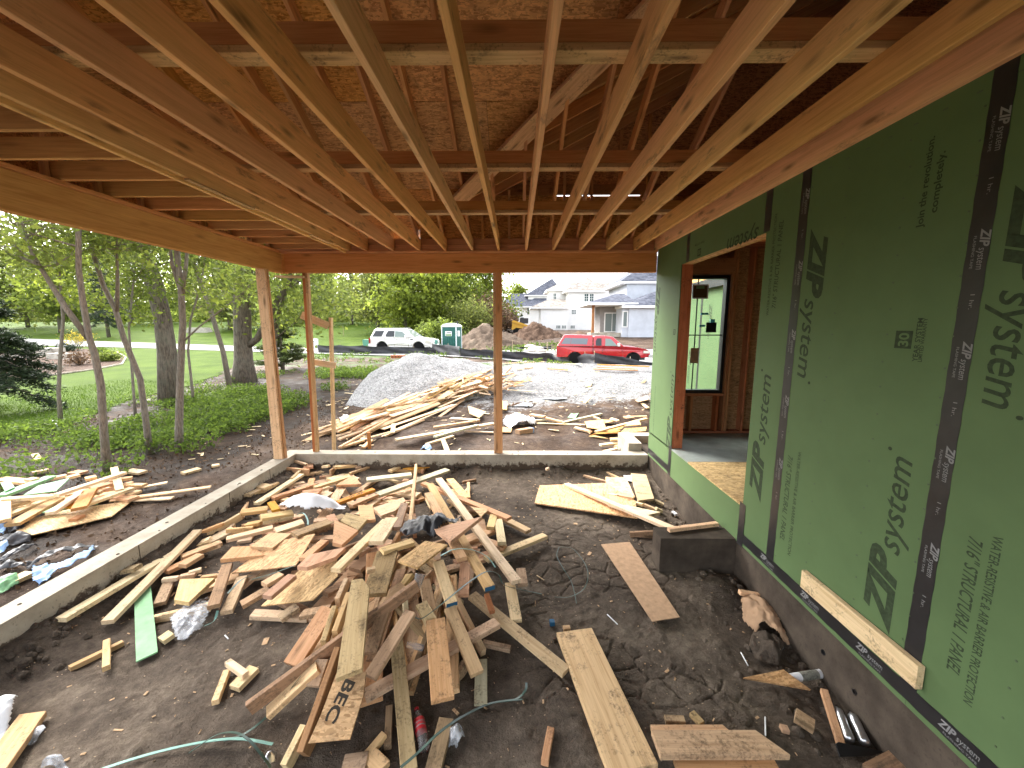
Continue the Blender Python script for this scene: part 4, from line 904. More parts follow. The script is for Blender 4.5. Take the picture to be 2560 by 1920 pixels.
p = ground_hit(490, 832); tag(MB().prism([(p[0] - 1.6, p[1], p[2] - .2), (p[0] + 1.8, p[1], p[2] - .2), (p[0] + 1.2, p[1], p[2] + .75), (p[0] - 1.2, p[1], p[2] + .75)], (0, 1.2, 0)).build('boulder', M['stone'], origin=p), 'pale grey flat boulder on the far lawn behind the thin trees', 'rock')
# ------------------------------------------------------------------ skid steer loader
p = at_y(1279, 834, 54); zl = float(G(p[0] + 1.5, 54)); ld = empty('loader', (p[0], 54, zl), 'yellow tracked loader behind the brown earth heap', 'loader')
M['cat_yellow'] = plain('machine_yellow', (.56, .30, .02), .45, var=.1)
def lp(mb, nm, mt, par=None): o = mb.build(nm, mt); o.parent = par or ld; return o
lp(MB().prism([(.0, -.8, .5), (2.3, -.8, .45), (2.4, -.8, 1.0), (1.1, -.8, 1.3), (.1, -.8, 1.55)], (0, 1.6, 0)), 'chassis', M['cat_yellow'])
for s_ in (-.95, .7):
    lp(MB().prism([(.25, s_, .15), (.5, s_, 0), (2.3, s_, 0), (2.6, s_, .25), (2.4, s_, .55), (.6, s_, .75), (.2, s_, .5)], (0, .35, 0)), 'track', M['tyre'])
    lp(MB().prism([(.0, s_, 1.5), (.25, s_, 1.75), (2.6, s_, .95), (3.0, s_, .35), (2.8, s_, .3), (2.4, s_, .8)], (0, .2, 0)), 'lift_arm', M['cat_yellow'])
lp(MB().box((1.1, -.6, 1.3), (2.2, .6, 2.0)), 'cab', M['trim'])
lp(MB().tube([(1.0, -.62, 1.4), (1.05, -.62, 2.05), (1.3, -.62, 2.15), (2.3, -.62, 2.1), (2.4, -.62, 1.1)], .05), 'cab_frame', M['white_plastic'])
lp(MB().prism([(2.9, -.95, .05), (3.5, -.95, .02), (3.0, -.95, .7)], (0, 1.9, 0)), 'bucket', M['trim'])
# flat rocks by the stakes
for i, (px, py, r) in enumerate([(1325, 870, .55), (1334, 874, .45), (1345, 875, .5), (1352, 880, .35), (1330, 880, .4), (1318, 876, .3)]):
    p = ground_hit(px, py); bm = bmesh.new(); bmesh.ops.create_icosphere(bm, subdivisions=2, radius=r)
    for v in bm.verts: v.co.z *= .42; v.co *= 1 + .25 * (random.random() - .5)
    me = bpy.data.meshes.new('rock'); bm.to_mesh(me); bm.free(); tag(link('rock', me, M['stone'], None, (p[0], p[1], p[2] + r * .2)), ['largest pale flat rock at the back of the pile left of the pickup', 'flat rock in the middle of the pile left of the pickup', 'broad flat rock on the right of the pile by the pickup', 'small flat rock nearest the pickup tailgate', 'flat rock at the front of the pile left of the pickup', 'smallest flat rock at the left end of the pile'][i], 'rock', 'loose pile of flat rocks')
# ------------------------------------------------------------------ neighbouring houses
M['stucco'] = plain('stucco_white', (.78, .77, .745), .9, var=.04, scale=1.5); M['stucco_grey'] = plain('stucco_grey', (.50, .52, .56), .9, var=.10, scale=1.2); M['stucco_dark'] = plain('stucco_dark', (.26, .245, .235), .9, var=.1, scale=2)
def shingle(nm, a, b):
    s = NT(nm, .9); v = s.obj((3.2, 3.2, 7), rnd=False); vo = s.n('TexVoronoi', {'feature': 'F1'}, Vector=v, Scale=1.0); r_ = s.n('SeparateColor', None, Color=vo.outputs['Color']).outputs[0]
    return s.out(s.ramp(r_, [(0, a), (1, b)]), s.bump(r_, .4, .03))
M['shingle_dark'] = shingle('shingle_dark', (.045, .05, .065), (.12, .125, .15)); M['shingle_brown'] = shingle('shingle_brown', (.13, .115, .10), (.33, .30, .265))
M['trim_white'] = plain('trim_white', (.78, .77, .74), .7, var=.03); M['cedar'] = plain('cedar', (.32, .145, .06), .75, var=.15, scale=4)
class House:
    def __init__(s, name, label, Y, base_px): s.Y = Y; x = at_y(base_px, 830, Y)[0]; s.zb = float(G(x, Y)) - .4; s.e = empty(name, (x, Y, s.zb), label, 'house')
    def X(s, px, dy=0): return at_y(px, 800, s.Y + dy)[0]
    def Z(s, py, dy=0): return at_y(1400, py, s.Y + dy)[2]
    def wall(s, x0, x1, yt, depth, mat, dy=0, yb=None, nm='wall'):
        return MB().box((s.X(x0, dy), s.Y + dy, s.zb if yb is None else s.Z(yb, dy)), (s.X(x1, dy), s.Y + dy + depth, s.Z(yt, dy))).build(nm, mat, s.e)
    def hip(s, x0, x1, ye, yr, depth, mat, dy=0, r0=None, r1=None, oh=.45, fascia=True, apex=.5):
        X0, X1 = s.X(x0, dy) , s.X(x1, dy); Y0, Y1 = s.Y + dy - oh, s.Y + dy + depth + oh; ze = s.Z(ye, dy); ya = Y0 + (Y1 - Y0) * apex; sc = ya / (s.Y + dy)
        R0 = at_y(r0, yr, ya)[0] if r0 else (X0 + X1) / 2; R1 = at_y(r1, yr, ya)[0] if r1 else R0 + .01; zr_ = at_y(1400, yr, ya)[2]
        vs = [(X0, Y0, ze), (X1, Y0, ze), (X1, Y1, ze), (X0, Y1, ze), (R0, ya, zr_), (R1, ya, zr_)]
        rf = MB().add(vs, [(0, 1, 5, 4), (1, 2, 5), (2, 3, 4, 5), (3, 0, 4), (0, 3, 2, 1)]).build('roof', mat, s.e)
        if fascia: MB().box((X0 - .03, Y0 - .03, ze - .24), (X1 + .03, Y1 + .03, ze - .004)).build('fascia', M['trim_white'], rf)
        return rf
    def window(s, x0, x1, y0, y1, dy=0, nx=2, ny=2, mat=None, par=None):
        a, b, t, u = s.X(x0, dy), s.X(x1, dy), s.Z(y0, dy), s.Z(y1, dy); yy = s.Y + dy; fw = .10
        m = MB()
        for q in ((a - fw, a, u - fw, t + fw), (b, b + fw, u - fw, t + fw), (a, b, t, t + fw), (a, b, u - fw, u)): m.box((q[0], yy - .06, q[2]), (q[1], yy - .002, q[3]))
        w_ = m.build('window', M['trim_white'], s.e); MB().box((a, yy - .03, u), (b, yy - .012, t)).build('pane', mat or M['house_glass'], w_)
        for k in range(1, nx): MB().box((a + (b - a) * k / nx - .025, yy - .045, u), (a + (b - a) * k / nx + .025, yy - .031, t)).build('muntin', M['trim_white'], w_)
        for k in range(1, ny): MB().box((a, yy - .044, u + (t - u) * k / ny - .025), (b, yy - .0315, u + (t - u) * k / ny + .025)).build('muntin', M['trim_white'], w_)
B = House('white_house', 'two storey white stucco house with brown shingled hip roofs behind the earth heap', 65, 1440)
B.wall(1419, 1522, 727, 9, M['stucco']); B.hip(1410, 1512, 727, 694, 9, M['shingle_brown'], r0=1467, r1=1470); B.wall(1351, 1420, 769, 7, M['stucco'], dy=-1.5)
B.hip(1326, 1421, 768, 748, 5, M['shingle_brown'], dy=-1.5, r0=1372, r1=1412, apex=.75); B.wall(1373, 1419, 724, 4, M['stucco'], dy=3.5, yb=775); B.hip(1366, 1440, 724, 707, 7, M['shingle_brown'], dy=3.5, r0=1400, r1=1450)
B.hip(1490, 1560, 738, 707, 8, M['shingle_brown'], dy=6, r0=1480, r1=1532, fascia=False); B.wall(1500, 1552, 738, 6, M['stucco'], dy=6.5)
for a, b, c_, d_, nx, ny in ((1460, 1469, 735, 753, 2, 3), (1473, 1482, 735, 753, 2, 3), (1429, 1439, 775, 785, 3, 3)): B.window(a, b, c_, d_, 0, nx, ny)
B.window(1427, 1437, 814, 821, 0, 3, 2); B.window(1391, 1401, 814, 821, -1.5, 3, 2); B.window(1405, 1415, 814, 821, -1.5, 3, 2); B.window(1383, 1389, 734, 748, 3.5, 2, 2)
B.wall(1328, 1331, 768, .3, M['trim_white'], dy=-1.2, nm='porch_column'); B.wall(1345, 1349, 768, .4, M['trim_white'], dy=-1.2, nm='porch_column')
A = House('far_house', 'far white house with steep dark shingled roofs left of the brown roofed house', 90, 1310)
A.wall(1278, 1345, 767, 8, M['stucco']); A.hip(1274, 1350, 767, 734, 8, M['shingle_dark'], r0=1279, r1=1316, apex=.5); A.wall(1320, 1400, 740, 8, M['stucco'], dy=2); A.hip(1312, 1412, 738, 697, 8, M['shingle_dark'], dy=2, r0=1378, r1=1382, fascia=True)
A.hip(1390, 1450, 712, 705, 8, M['shingle_dark'], dy=6, r0=1404, r1=1446, fascia=False); A.hip(1304, 1366, 766, 735, 5, M['shingle_dark'], dy=-1, r0=1352, r1=1366, apex=.9)
A.window(1281, 1286, 775, 787, 0, 1, 1); A.window(1318, 1323, 771, 786, 0, 1, 2)
A.wall(1258, 1275, 756, 5, M['stucco'], dy=4); A.hip(1256, 1278, 756, 745, 5, M['shingle_dark'], dy=4)
C = House('grey_house', 'grey stucco house with dark roof and a covered patio behind the red pickup', 42, 1600)
C.wall(1564, 1760, 707, 9, M['stucco_grey'], dy=4.5); C.hip(1546, 1790, 704, 640, 9, M['shingle_dark'], dy=4.5, r0=1640, r1=1700, oh=.3); C.wall(1572, 1760, 764, 5, M['stucco_grey'], dy=-.6); C.hip(1553, 1790, 764, 700, 6, M['shingle_dark'], dy=-.6, r0=1720, r1=1740, oh=.4, apex=.8)
C.wall(1500, 1571, 762, 3, M['stucco_dark'], dy=2.2); C.hip(1466, 1590, 757, 734, 6.0, M['shingle_dark'], dy=-.3, r0=1541, r1=1560, apex=.6)
C.wall(1480, 1486, 762, .28, M['cedar'], dy=.1, nm='patio_post'); C.wall(1478, 1562, 832, 2.2, M['concrete'], dy=-.1, nm='patio_slab'); C.wall(1555, 1573, 764, 2.6, M['stucco_grey'], dy=-.4, nm='pier')
C.window(1513, 1547, 784, 828, 2.2, 2, 1, M['windscreen']); C.window(1558, 1567, 780, 816, -.42, 1, 1, M['windscreen'])
# ================================================================== vegetation
def bark(nm, a, b, sc=1.0):
    s = NT(nm, .95); v = s.obj((9 * sc, 9 * sc, 1.6 * sc)); n = s.noise(v, 3, 6, .7); l = s.noise(s.obj((1, 1, 1)), 3, 3)
    return s.out(s.mix(s.rng(l, .5, .7, 0, .5), s.ramp(n, [(.32, a), (.6, b)]), (.20, .20, .16)), s.bump(n, 1, .03))
M['bark'] = bark('bark_grey', (.105, .09, .074), (.29, .25, .205), 2); M['bark_old'] = bark('bark_old', (.055, .046, .037), (.21, .18, .145))
def leafmat(nm, c, tl=.58, sp=.4):
    s = NT(nm, .6); g = s.n('NewGeometry'); r = g.outputs['Random Per Island']
    cc = s.ramp(r, [(0, tuple(q * (1 - sp) for q in c)), (.5, c), (1, (min(1, c[0] * (1 + sp * 1.3)), min(1, c[1] * (1 + sp)), c[2] * 1.1))])
    tb = s.n('BsdfTranslucent', None, Color=cc); mx = s.n('MixShader', None, _0=tl); s.set(s.b, Base_Color=cc)
    s.t.links.new(s.b.outputs[0], mx.inputs[1]); s.t.links.new(tb.outputs[0], mx.inputs[2]); s.t.links.new(mx.outputs[0], s.t.nodes['Material Output'].inputs[0]); return s.m
M['leaf'] = leafmat('leaf_green', (.175, .225, .05)); M['leaf_lime'] = leafmat('leaf_lime', (.185, .235, .036)); M['leaf_mid'] = leafmat('leaf_mid', (.16, .21, .042)); M['leaf_pale'] = leafmat('leaf_pale', (.18, .21, .058)); M['needle'] = leafmat('needle_dark', (.030, .048, .024), .15, .4)
M['needle_blue'] = leafmat('needle_blue', (.060, .105, .075), .15, .4); M['needle_brown'] = leafmat('cedar_green', (.085, .115, .038), .2, .5); M['leaf_yellow'] = leafmat('leaf_yellow', (.30, .24, .04)); M['leaf_herb'] = leafmat('leaf_herb', (.095, .15, .026)); M['twig'] = leafmat('twig_brown', (.16, .10, .06), .1, .4); M['grass_blade'] = leafmat('grass_blade', (.075, .135, .014), .3, .4)
def leaves(P, size, aspect=.55, seed=0, flat=0.0, jitter=.35):
    r = np.random.default_rng(seed); n = len(P)
    a = r.normal(size=(n, 3)); a[:, 2] *= (1 - flat); a /= np.linalg.norm(a, axis=1)[:, None] + 1e-9
    b = r.normal(size=(n, 3)); b -= (a * b).sum(1)[:, None] * a; b /= np.linalg.norm(b, axis=1)[:, None] + 1e-9
    s_ = size * (1 + jitter * r.normal(size=(n, 1))).clip(.4, 1.8)
    q = np.stack([P - a * s_, P + b * s_ * aspect, P + a * s_, P - b * s_ * aspect], 1)
    return q.reshape(-1, 3)
def tree(name, label, trunk, crown, mat, bmat=None, group=None, cat='tree', seed=1, nb=14, lpb=150, leaf=.07, blen=(1.2, 2.6), start=.45, spread=.35, rise=.5, extra=(), twigs=3, parts=True):
    """trunk: [(x,y,z,r)..] ; extra: further limbs in the same form; branches grow from all of them and carry leaf clusters"""
    r = random.Random(seed); e = empty(name, trunk[0][:3], label, cat, group); tb = MB(); lim = [trunk] + list(extra)
    for L in lim: tb.tube([q[:3] for q in L], [q[3] for q in L], 9, wob=.06)
    P = []; g = np.random.default_rng(seed)
    tot = nb
    for i in range(tot):
        L = lim[i % len(lim)] if extra else trunk
        t = start + (1 - start) * ((i + r.random()) / tot) if L is trunk else .5 + .5 * r.random()
        k = t * (len(L) - 1); j = min(int(k), len(L) - 2); f = k - j
        o = Vector(L[j][:3]).lerp(Vector(L[j + 1][:3]), f); rad = (L[j][3] * (1 - f) + L[j + 1][3] * f)
        a = r.uniform(0, 2 * math.pi); ln = r.uniform(*blen) * (1.15 - .5 * t)
        d = Vector((math.cos(a), math.sin(a), rise * r.uniform(.2, 1.4))).normalized(); pts = [o]
        for q in range(4): d = (d + Vector((r.uniform(-.35, .35), r.uniform(-.35, .35), r.uniform(-.15, .3)))).normalized(); pts.append(pts[-1] + d * ln / 4)
        rb = min(rad * .5, .012 + ln * .012); tb.tube(pts, [rb, rb * .8, rb * .6, rb * .4, rb * .15], 5, cap=False)
        tips = [pts[2], pts[3], pts[4]]
        for q in range(twigs):
            s0 = pts[r.randint(1, 3)]; dd = Vector((r.gauss(0, 1), r.gauss(0, 1), r.gauss(.2, .6))).normalized(); s1 = s0 + dd * ln * .25; s2 = s1 + (dd + Vector((r.gauss(0, .4), r.gauss(0, .4), r.gauss(0, .3)))) * ln * .2
            tb.tube([s0, s1, s2], [rb * .4, rb * .3, rb * .1], 4, cap=False); tips += [s1, s2]
        T = np.array([list(q) for q in tips]); m = lpb
        c = T[g.integers(0, len(T), m)] + g.normal(size=(m, 3)) * spread * np.array([1, 1, .6]); P.append(c)
    tb.build('trunk', bmat or M['bark'], e, smooth=True)
    if crown and P: link('crown', fast_mesh('crown', leaves(np.concatenate(P), leaf, seed=seed), 4), mat, e)
    return e
def px_trunk(base, pts, r0, fn=None, r1=None, dy=0, maxz=7.5):
    b = ground_hit(*base); out = [(b[0], b[1], b[2] - .15, r0 * 1.25)]; Y = b[1]; n = len(pts)
    for i, q in enumerate(pts):
        p = at_y(*q, Y + dy * (i + 1) / n); out.append((p[0], p[1], p[2], r0 * (1 - i / n) + (r1 or r0 * .55) * i / n))
    a, c = out[-2], out[-1]                      # carry on above the header the way the stem is going
    d = np.array(c[:3]) - np.array(a[:3]); d = d / np.linalg.norm(d); z = c[2]
    k = 1; p = np.array(c[:3])
    while p[2] < maxz and k < 8:
        d = d + np.array([rng.normal() * .12, rng.normal() * .12, .08]); d /= np.linalg.norm(d); p = p + d * .8; out.append((*p, max(.015, out[-1][3] * .78))); k += 1
    return out
def limb(start, pts, Y, r0, n=3):
    out = [(*at_y(*start, Y), r0)]
    for i, q in enumerate(pts): p = at_y(*q, Y); out.append((*p, r0 * (1 - .75 * (i + 1) / len(pts))))
    return out
# thin trees just beyond the left side of the porch
t1_ = px_trunk((267, 1186), [(258, 1070), (252, 964), (237, 885), (223, 844), (206, 747), (196, 672), (196, 586)], .052, maxz=6)
y1_ = t1_[0][1]
tree('young_tree', 'leftmost thin grey tree whose trunk forks near the ground', t1_, True, M['leaf'], seed=3, nb=24, lpb=150, twigs=6, leaf=.042, blen=(.7, 1.6), start=.6, spread=.2, extra=[limb((221, 846), [(165, 770), (124, 706), (82, 637), (51, 545), (30, 440)], y1_, .045)])
t2_ = px_trunk((374, 1134), [(364, 1050), (350, 947), (309, 844), (289, 775), (258, 713), (237, 648), (222, 586)], .050, maxz=6); y2_ = t2_[0][1]
tree('young_tree', 'thin grey tree second from the left, leaning left with a side stem', t2_, True, M['leaf'], seed=4, nb=24, lpb=150, twigs=6, leaf=.042, blen=(.7, 1.6), start=.62, spread=.2, extra=[limb((292, 778), [(294, 706), (291, 603), (300, 500)], y2_, .035)])
t4_ = px_trunk((446, 1128), [(447, 1070), (450, 947), (457, 809), (453, 723), (443, 637), (440, 560)], .064, maxz=6); y4_ = t4_[0][1]
tree('young_tree', 'straight thin grey tree in front of the thick dark trunk', t4_, True, M['leaf_mid'], seed=5, nb=24, lpb=150, twigs=6, leaf=.042, blen=(.7, 1.7), start=.62, spread=.2, extra=[limb((453, 728), [(430, 660), (424, 610), (420, 540)], y4_, .04), limb((455, 735), [(465, 660), (470, 600), (478, 520)], y4_, .04), limb((456, 856), [(500, 815), (560, 770), (610, 730), (640, 700)], y4_, .016)])
t3_ = px_trunk((424, 1008), [(416, 878), (405, 792), (388, 706), (371, 655), (357, 620)], .24, r1=.13, maxz=9); y3_ = t3_[0][1]
tree('old_tree', 'thick dark trunk behind the thin trees, bent to the left', t3_, True, M['leaf'], M['bark_old'], seed=6, nb=26, lpb=260, leaf=.07, blen=(1.6, 3.4), start=.5, spread=.4, extra=[limb((410, 880), [(392, 800), (370, 720), (345, 660), (330, 600)], y3_ + .2, .09)])
t5_ = px_trunk((577, 976), [(557, 878), (526, 775), (488, 672), (470, 610)], .08, maxz=8)
tree('leaning_tree', 'slim tree leaning left in front of the broad old trunk', t5_, True, M['leaf_mid'], seed=8, nb=20, lpb=260, leaf=.06, blen=(1, 2.2), start=.4, spread=.3)
t6_ = px_trunk((612, 956), [(608, 900), (606, 844), (605, 740), (612, 672), (620, 600)], .34, r1=.28, maxz=10); t6_[0] = (*t6_[0][:3], .50); y6_ = t6_[0][1]
tree('broad_tree', 'broad old tree trunk with deep furrowed bark left of the corner post', t6_, True, M['leaf'], M['bark_old'], seed=9, nb=30, lpb=300, leaf=.09, blen=(2, 4.5), start=.4, spread=.5, extra=[limb((614, 868), [(642, 848), (668, 800), (700, 740), (730, 690), (770, 650), (800, 600)], y6_, .15), limb((688, 942), [(685, 866), (690, 805), (710, 740), (740, 680), (760, 640)], y6_ + .6, .13), limb((687, 850), [(720, 820), (760, 790)], y6_ + .6, .04)])
for i, (b_, pts_, r_, lb) in enumerate([((338, 1040), [(334, 985), (328, 900), (322, 820), (330, 740), (338, 660)], .030, 'very thin stem standing beside the second thin tree'), ((484, 1010), [(478, 950), (470, 880), (476, 800), (500, 720), (512, 650)], .035, 'very thin stem right of the straight thin tree'), ((150, 1050), [(146, 980), (150, 900), (158, 800), (150, 700), (140, 620)], .04, 'slim stem left of the leftmost forked tree')]):
    tt = px_trunk(b_, pts_, r_, maxz=5); tree('sapling', lb, tt, True, M[['leaf_mid', 'leaf', 'leaf_lime'][i]], seed=40 + i, nb=18, lpb=170, leaf=.045, blen=(.6, 1.4), start=.45, spread=.2, twigs=5)
# dark spruce at the left edge and a rough cedar behind the corner post
def conifer(name, label, base, h, r, mat, n=9000, leaf=.10, seed=1, bmat=None, group=None, low=.05, droop=.35, aspect=.22, cat='tree', X=None):
    p = np.array(base, float); e = empty(name, p, label, cat, group); g = np.random.default_rng(seed); tb = MB().tube([p, p + [0, 0, h * .5], p + [0, 0, h]], [r * .06 + .03, r * .04 + .02, .01], 7)
    nb = int(26 + h * 7); P = []
    for i in range(nb):
        t = low + (1 - low) * (i + g.random()) / nb; L = r * (1 - t) ** .85 * g.uniform(.75, 1.12) + .08; a = g.uniform(0, 2 * math.pi); z = h * t
        tip = p + [math.cos(a) * L, math.sin(a) * L, z - droop * L * g.uniform(.3, 1.1)]; st_ = p + [0, 0, z]
        mid = (st_ + tip) / 2 + [0, 0, .12 * L]; tb.tube([st_, mid, tip], [.02 + .01 * L, .012 + .004 * L, .004], 4, cap=False)
        m = max(10, int(n / nb * (L / (r * .55 + .05)))); f = g.random(m)[:, None] ** .6; c = st_ * (1 - f) ** 2 + 2 * mid * f * (1 - f) + tip * f ** 2
        P.append(c + g.normal(size=(m, 3)) * (np.array([.13, .13, .06]) * (.35 + .35 * L)))
    tb.build('trunk', bmat or M['bark_old'], e, smooth=True); link('crown', fast_mesh('crown', leaves(np.concatenate(P), leaf, aspect, seed, flat=.5), 4), mat, e); return e
q = ground_hit(30, 1040); conifer('spruce_tree', 'dark spruce with drooping boughs at the left edge of the lawn', (q[0] - 1.2, q[1] + .3, q[2]), 4.5, 1.9, M['needle'], 34000, .06, 2, droop=.5)
q = ground_hit(712, 925); conifer('cedar_bush', 'shaggy cedar bush growing behind the corner post', (q[0] - .1, q[1], q[2]), 2.9, 1.25, M['needle_brown'], 26000, .06, 5, droop=-.25)
# trees across the far lawn: every crown stands on its own trunk
def far_tree(name, px, Y, h, rad, mat, label, seed, trunk_r=.22, leaf=.17, nb=30, lpb=230, base=.15, bm=None):
    p = at_y(px, 815, Y); z = float(G(p[0], Y)); r = random.Random(seed)
    tr_ = [(p[0], Y, z - .1, trunk_r * 1.4), (p[0] + r.uniform(-.1, .1), Y, z + h * .2, trunk_r), (p[0] + r.uniform(-.3, .3), Y + r.uniform(-.3, .3), z + h * .5, trunk_r * .7), (p[0] + r.uniform(-.4, .4), Y, z + h * .85, trunk_r * .25)]
    return tree(name, label, tr_, True, mat, bm or M['bark_old'], 'trees beyond the street', seed=seed, nb=nb, lpb=lpb, leaf=leaf, blen=(rad * .55, rad * 1.15), start=base, spread=rad * .19, rise=.45, twigs=4)
FT = [(-60, 60, 15, 6, 'leaf', 'tall leafy tree at the far left edge of the street'), (70, 66, 16, 6.5, 'leaf_pale', 'pale leafed tree behind the dark spruce'), (150, 58, 13, 5, 'leaf_mid', 'leafy tree behind the yellow shrub'), (330, 74, 17, 7, 'leaf_lime', 'bright leafed tree between the two leaning thin trees'), (460, 84, 18, 7, 'leaf', 'dark leafed tree behind the thick bent trunk'),
      (575, 62, 12, 5, 'leaf_pale', 'pale leafed tree behind the slim leaning tree'), (740, 78, 17, 6.5, 'leaf_mid', 'leafy tree between the corner post and the braced post'), (880, 72, 15, 6.5, 'leaf', 'spreading tree over the mulch ring on the far lawn'), (800, 92, 20, 7, 'leaf_lime', 'tall lime tree behind the braced post'),
      (945, 58, 11, 5.2, 'leaf_pale', 'low spreading pale tree behind the white car roof'), (1015, 50, 9.5, 4.2, 'leaf_lime', 'multi stemmed bright green tree right behind the white car'), (1085, 54, 10, 4.6, 'leaf_lime', 'bright green tree left of the portable toilet'), (1150, 60, 12, 5.5, 'leaf_mid', 'bushy green tree right of the portable toilet'), (1215, 66, 12.5, 5, 'leaf_lime', 'bright tree touching the left edge of the middle post'), (1000, 100, 20, 8, 'leaf_mid', 'tall far tree behind the white car'), (1130, 95, 18, 8, 'leaf', 'tall far tree behind the portable toilet'), (640, 100, 20, 8, 'leaf_mid', 'tall far tree behind the broad old trunk'), (240, 100, 20, 8, 'leaf', 'tall far tree behind the leftmost thin tree'), (1300, 130, 13, 4, 'leaf_lime', 'small far tree top above the dark roofed house')]
for i, (px, Y, h, rad, mt, lb) in enumerate(FT): far_tree('leafy_tree', px, Y, h, rad, M[mt], lb, 20 + i, leaf=.13 + .0016 * Y)
for px, Y, h, r_, lb in ((268, 52, 11, 3.2, 'dark pine on the red mulch ring beyond the street'), (585, 66, 12, 3.6, 'dark pine beyond the street behind the leaning tree'), (820, 84, 13, 5, 'wide bluish pine behind the short stud'), (930, 86, 14, 5, 'wide bluish pine behind the low spreading tree')):
    p = at_y(px, 815, Y); conifer('pine_tree', lb, (p[0], Y, float(G(p[0], Y))), h, r_, M['needle_blue' if px > 700 else 'needle'], 8000, .17, int(px), low=.16, droop=.25)
# understorey: woody thicket behind the vehicles, hedge, shrubs
def shrub(name, label, p, r, h, mat, n=900, leaf=.06, seed=1, group=None, cat='shrub', stems=7):
    e = empty(name, p, label, cat, group); g = np.random.default_rng(seed); tb = MB(); P = []
    for i in range(stems):
        a = g.uniform(0, 6.28); d = g.uniform(.1, .8); t = np.array([p[0] + math.cos(a) * r * d, p[1] + math.sin(a) * r * d, p[2] + h * g.uniform(.6, 1)]); b = np.array(p, float)
        tb.tube([b - [0, 0, .03], (b + t) / 2 + g.normal(size=3) * .06 * r, t], [.012 + .008 * h, .008 + .004 * h, .003], 4, cap=False)
        m = n // stems; f = .35 + .65 * g.random((m, 1)); P.append(b * (1 - f) + t * f + g.normal(size=(m, 3)) * r * np.array([.3, .3, .18]))
    P = np.concatenate(P); P[:, 2] = np.maximum(P[:, 2], p[2] + .02)
    tb.build('stems', M['bark'], e); link('foliage', fast_mesh('foliage', leaves(P, leaf, .5, seed), 4), mat, e); return e
for i, (px, py, Y, r_, h, mt, lb) in enumerate([(1110, 868, 40, 1.7, 2.6, 'leaf_mid', 'leafy bush between the white car and the portable toilet'), (1070, 866, 42, 1.6, 2.0, 'leaf', 'dark bush behind the white car bonnet'), (1180, 860, 50, 3.2, 5, 'leaf_pale', 'grey green thicket above the weathered mound'), (1225, 858, 55, 3.0, 5.5, 'twig', 'bare brown brush behind the weathered mound'), (1265, 850, 58, 2.0, 3, 'twig', 'bare brown brush right of the middle post')]):
    p = at_y(px, py, Y); shrub('bush', lb, (p[0], Y, float(G(p[0], Y))), r_, h, M[mt], 3500, .15, 60 + i, 'bushes behind the road', stems=14)
for i, px in enumerate((1262, 1270, 1281, 1292, 1304)):
    p = at_y(px, 800, 72); conifer('hedge_shrub', ['leftmost', 'second', 'third', 'fourth', 'rightmost'][i] + ' of the five clipped columnar shrubs before the far house', (p[0], 72, float(G(p[0], 72))), 2.3 + .25 * (i % 2), .62, M['needle'], 1500, .09, 80 + i, group='clipped shrubs before the far house', droop=-.5, low=.02, cat='shrub', aspect=.5)
g = np.random.default_rng(77); P = []
for i in range(900):
    px = g.uniform(-160, 1245); Y = g.uniform(96, 132); q = at_y(px, 815, Y); z = float(G(q[0], Y)); h = g.uniform(1.0, 8.5); P.append(np.array([q[0], Y, z + h * .5]) + g.normal(size=(62, 3)) * [1.5, 1.2, h * .3])
P = np.concatenate(P); tag(link('far_woods', fast_mesh('far_woods', leaves(P, .42, .6, 7), 4), M['leaf_mid']), 'hazy belt of far woods closing the view behind the lawns', 'woods', kind='stuff')
# planting bed on the left lawn
bed_px = [(-60, 968), (60, 950), (170, 935), (240, 925), (305, 912), (315, 895), (290, 880), (230, 874), (150, 872), (40, 876), (-60, 880)]
bed = [ground_hit(*q) for q in bed_px]; bed2 = []
for i in range(len(bed)):
    a, b = bed[i], bed[(i + 1) % len(bed)]
    for t in np.linspace(0, 1, 6, endpoint=False): bed2.append(a * (1 - t) + b * t)
cb = sum(bed2) / len(bed2); vs = [(cb[0], cb[1], cb[2] + .1)] + [(q[0], q[1], float(G(q[0], q[1])) + .05) for q in bed2]
tag(MB().add(vs, [(0, i + 1, (i + 1) % len(bed2) + 1) for i in range(len(bed2))]).build('mulch_bed', M['mulch']), kind='structure')
ed = MB(); ed.tube([(q[0], q[1], float(G(q[0], q[1])) + .05) for q in bed2[:40]], .05, 6); tag(ed.build('bed_edging', M['concrete']), 'pale kerb edging curving round the mulch bed', 'edging')
for i, (px, py, r_, h, mt, n_, lb) in enumerate([(272, 905, .75, .55, 'leaf_mid', 1600, 'low leafy shrub at the rounded end of the mulch bed'), (255, 890, .7, .5, 'leaf_herb', 1200, 'small shrub behind the leafy one in the mulch bed'), (195, 915, .8, .7, 'twig', 900, 'bare reddish shrub in the middle of the mulch bed'), (170, 880, .8, .6, 'needle', 1200, 'dark spreading shrub at the back of the mulch bed'), (195, 868, 1.3, 1.5, 'leaf_yellow', 900, 'yellow leafed shrub behind the mulch bed')]):
    p = ground_hit(px, py); shrub('garden_shrub', lb, p, r_, h, M[mt], n_, .06, 90 + i, 'shrubs of the mulch bed')
for i, (px, py) in enumerate([(55, 897), (95, 890), (130, 888), (160, 900)]):
    p = ground_hit(px, py); tag(MB().box((p[0] - .8, p[1] - .3, p[2] - .1), (p[0] + .75, p[1] + .3, p[2] + .55 - .1 * (i == 3))).build('garden_stone', M['stone'], origin=p), ['leftmost limestone block in the mulch bed', 'second limestone block along the mulch bed', 'third limestone block along the mulch bed', 'low limestone block at the end of the row in the mulch bed'][i], 'stone', 'limestone blocks in the mulch bed')
